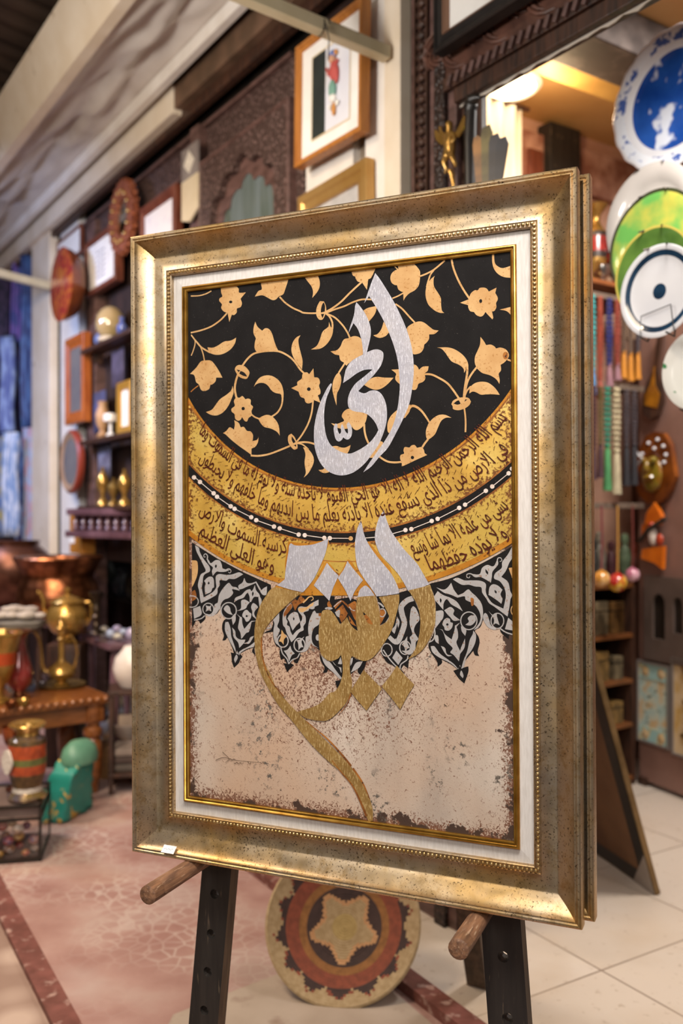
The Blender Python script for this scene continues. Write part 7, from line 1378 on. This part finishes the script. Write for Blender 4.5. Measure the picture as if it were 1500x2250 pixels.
# dark plaque with arched openings
c, wd, ht = bspan(1420, 1520, 1268, 1456, 0.012); r = thing('arched_plaque', 'dark grey-brown plaque with two arched openings under the orange figure', 'plaque', c, PHI_B)
def arch(x, w_, z0_, z1_): return [(x - w_, z0_), (x + w_, z0_), (x + w_, z1_ - w_ * 1.2)] + [(x + w_ * math.cos(a), z1_ - w_ * 1.2 + w_ * 1.2 * math.sin(a)) for a in (0.5, 1.0, 1.57, 2.1, 2.6)] + [(x - w_, z1_ - w_ * 1.2)]
g = G(); g.prism([(-wd / 2, 0), (wd / 2, 0), (wd / 2, ht), (-wd / 2, ht)], -0.02, -0.005, 0, holes=[arch(-.16 * wd, .14 * wd, .26 * ht, .80 * ht)[::-1], arch(.26 * wd, .10 * wd, .36 * ht, .78 * ht)[::-1]]); g.build('front', mat('stone_plaque', '#5E4E46', 0.6, 0, var='#4E4038', scale=7, bump=.2), r, False)
g = G(); g.box((0, -0.002, ht / 2), (wd, 0.005, ht)); g.build('back', M['black'], r, False)
# tile plaques
def tile_mat(nt, N, L, b):
    v = coords(N, L); c = ramp(N, L, noise(N, L, v, 13, 3), [(0.42, '#C9AE84'), (0.52, '#BFC8B8'), (0.60, '#A8BFB8')]); c = mix(N, L, ramp(N, L, noise(N, L, v, 30, 2), [(0.64, K0), (0.66, K1)]), c, '#6A7A70')
    L.new(c, b.inputs['Base Color']); b.inputs['Roughness'].default_value = 0.3
tm = canvas_mat('painted_tile', tile_mat); tb_ = mat('turquoise_border', '#9CC0BC', 0.3, 0, var='#C8B884', scale=26, fac=(0.52, 0.62)); tg = mat('tan_tile', '#C8B08A', 0.35, 0, var='#B8934E', scale=9, fac=(0.45, 0.65))
for i, (a, b_, t_, u_, lb) in enumerate(((1404, 1474, 1456, 1636, 'tall painted tile plaque with turquoise borders on the brown board'), (1480, 1556, 1450, 1668, 'cream tile plaque with gold branches at the right edge'))):
    c, wd, ht = bspan(a, b_, t_, u_, 0.012); r = thing('tile_plaque', lb, 'plaque', c, PHI_B); g = G(); g.T = Matrix.Translation((0, 0, ht / 2)); g.rail_frame(wd, ht, [(0, 0), (0, -0.02), (0.012, -0.02), (0.012, -0.008)]); g.build('edge', mat('silver_edge', '#9A928C', 0.35, 0.5), r, False)
    g = G(); g.box((0, -0.005, ht / 2), (wd - 0.02, 0.008, ht - 0.02)); g.build('centre_tile', tm if i == 0 else tg, r, False)
    if i == 0:
        for z_ in (0.10, 0.88): g = G(); g.box((0, -0.010, ht * z_), (wd - 0.024, 0.004, ht * 0.18)); g.build('border_tile', tb_, r, False)
        for z_ in (0.10, 0.88):
            for x_ in (-.25, .25): g = G(); g.lathe([(0.03, -0.0), (0.02, 0.003), (0.001, 0.004)], (x_ * wd, -0.012, ht * z_), 8, R=Matrix.Rotation(PI / 2, 3, 'X')); g.build('rosette', tg, r)
    else:
        g = G(); random.seed(2)
        for q in range(7): g.tube([(-wd * .3 + wd * .6 * random.random(), -0.012, ht * (0.1 + .12 * q)), (-wd * .2 + wd * .4 * random.random(), -0.013, ht * (0.16 + .12 * q)), (-wd * .3 + wd * .6 * random.random(), -0.012, ht * (.22 + .12 * q))], [0.004, 0.014, 0.004], 8)
        g.build('gold_branch', M['old_brass'], r)
# ---- low shelves with boxes against the cross wall
c, wd, ht = fspan(on_cross, 1270, 1392, 1290, 1700, 0.36); cab = thing('open_cabinet', 'dark open shelving inside with boxes, behind the leaning frame', 'cabinet', (c.x, c.y, 0), PHI_P); hz = H - (1290 - HY) / F * c.y
g = G(); g.box((-wd / 2, 0.16, hz / 2), (0.03, 0.32, hz)); g.box((wd / 2, 0.16, hz / 2), (0.03, 0.32, hz)); g.build('side_panel', M['dark_wood'], cab, False); g = G(); g.box((0, 0.315, hz / 2), (wd, 0.012, hz)); g.build('back_panel', M['black'], cab, False)
LV = [0.04, hz * 0.30, hz * 0.52, hz * 0.75, hz]
for z_ in LV: g = G(); g.box((0, 0.155, z_), (wd, 0.31, 0.025), bev=0.003); g.build('shelf', mat('amber_shelf', '#7A4A26', 0.4, var='#5E361A', scale=8, stretch=(1, 5, 5)), cab, False)
random.seed(13); Rc = Matrix.Rotation(PHI_P, 3, 'Z')
BXC = [('#6A4A26', 'brown'), ('#8A6A3A', 'tan'), ('#4A2A20', 'dark red'), ('#7A6A50', 'grey-tan'), ('#5A3A1E', 'walnut')]
nb = 0
ORD = ('first', 'second', 'third', 'fourth', 'fifth', 'sixth', 'seventh', 'eighth')
for li in range(4):
    x = -wd / 2 + 0.10; kk = 0
    while x < wd / 2 - 0.09:
        bw_ = random.uniform(0.07, 0.11); bh_ = min(LV[li + 1] - LV[li] - 0.06, random.uniform(0.10, 0.2)); cc, nm = BXC[(nb * 2 + li) % 5]; q = Rc @ Vector((x, 0.09, 0))
        o = G().box((0, 0, bh_ / 2), (bw_, 0.14, bh_), 0, bev=0.004).box((0, 0, bh_ * 0.72), (bw_ + 0.002, 0.142, 0.006), 1).build('inlaid_box', [mat('box_%s' % nm, cc, 0.4, 0, var=lighter(cc, 0.6), scale=20), M['black']], None, False, loc=cab.location + q + Vector((0, 0, LV[li] + 0.013)), rotz=PHI_P)
        tag(o, '%s inlaid box, %s from the left on the %s shelf of the open cabinet' % (nm, ORD[kk], ('lowest', 'second', 'third', 'top')[li]), 'box', 'inlaid boxes on the open shelves'); x += bw_ + 0.03; nb += 1; kk += 1
# top row of figures on that cabinet
for i, (px, hp) in enumerate(((1303, 130), (1316, 150), (1342, 120), (1372, 140), (1395, 110))):
    p = on_cross(px, HY, 0.22); k = p.y / F; h = hp * k * 0.75; cc = ('#3A3A38', '#6E6A5E', '#4A2A2E', '#5A6A52', '#6A2E1A')[i]
    o = G().lathe([(max(1e-4, a * h), b * h) for a, b in [(0.001, 0), (.14, 0), (.13, .05), (.08, .12), (.12, .3), (.14, .5), (.09, .68), (.05, .74), (.09, .84), (.08, .95), (.001, 1)]], n=18, cap=False).build('carved_figurine', mat('figurine_%d' % i, cc, 0.4, 0, var=lighter(cc, 1.4), scale=14), None, loc=(p.x, p.y, hz + 0.013))
    tag(o, ('charcoal figurine at the left end of the cabinet top', 'grey stone figurine second on the cabinet top', 'wine-dark figurine behind the middle hanging ball', 'sage green figurine behind the pink hanging ball', 'rust brown figurine at the right end of the cabinet top')[i], 'figurine', 'figurines on the cabinet top')
# ---- framed picture seen from behind, leaning on the tiles
A0 = on_floor(1440, 1968); B0 = on_floor(1298, 1869); e1 = (B0 - A0).normalized(); top = Vector((-0.97, -0.25, 0)).normalized()
r = thing('leaning_frame', 'large picture seen from the back with black taped edge leaning on the tiles', 'framed picture', A0, math.atan2(e1.y, e1.x))
Lb, Hb = 0.95, 1.22; g = G(); Tl = Matrix.Rotation(math.radians(-16.5), 4, 'X'); nrm_ = Vector((-e1.y, e1.x, 0)); sgn = 1 if nrm_.dot(top) > 0 else -1; Tl = Matrix.Rotation(math.radians(-16.5) * sgn, 4, 'X'); g.T = Tl
yb_ = 0.012 * sgn
g.box((Lb / 2, -yb_, Hb / 2), (Lb, 0.022, Hb)); g.build('frame', mat('thin_gilt_edge', '#8A6E48', 0.4, 0.4, var='#6A5232', scale=9), r, False)
g = G(); g.T = Tl; yy = -0.0007 * sgn + (0.0115 - 0.012) * sgn
def strip(x0, x1, z0_, z1_, y_, m_, nm):
    g = G(); g.T = Tl; g.box(((x0 + x1) / 2, y_, (z0_ + z1_) / 2), (x1 - x0, 0.0016, z1_ - z0_)); return g.build(nm, m_, r, False)
bp_ = mat('brown_backing', '#7A5638', 0.7, 0, var='#6A482E', scale=5); tp_ = mat('black_tape', '#17130F', 0.5, 0, var='#211B16', scale=8)
strip(0.06, Lb - 0.06, 0.06, Hb - 0.06, 0.0002 * sgn, bp_, 'backing_paper')
for q in ((0.008, 0.075, 0.008, Hb - 0.008), (Lb - 0.075, Lb - 0.008, 0.008, Hb - 0.008), (0.075, Lb - 0.075, 0.008, 0.075), (0.075, Lb - 0.075, Hb - 0.075, Hb - 0.008)): strip(*q, 0.0012 * sgn, tp_, 'black_tape')
g = G(); g.T = Tl; g.prism([(0.002, 0.002), (0.15, 0.002), (0.002, 0.17)], 0.003 * sgn, 0.0045 * sgn); g.build('corner_protector', mat('grey_corner', '#A09488', 0.4, 0.1, var='#8A7E74', scale=6), r, False)
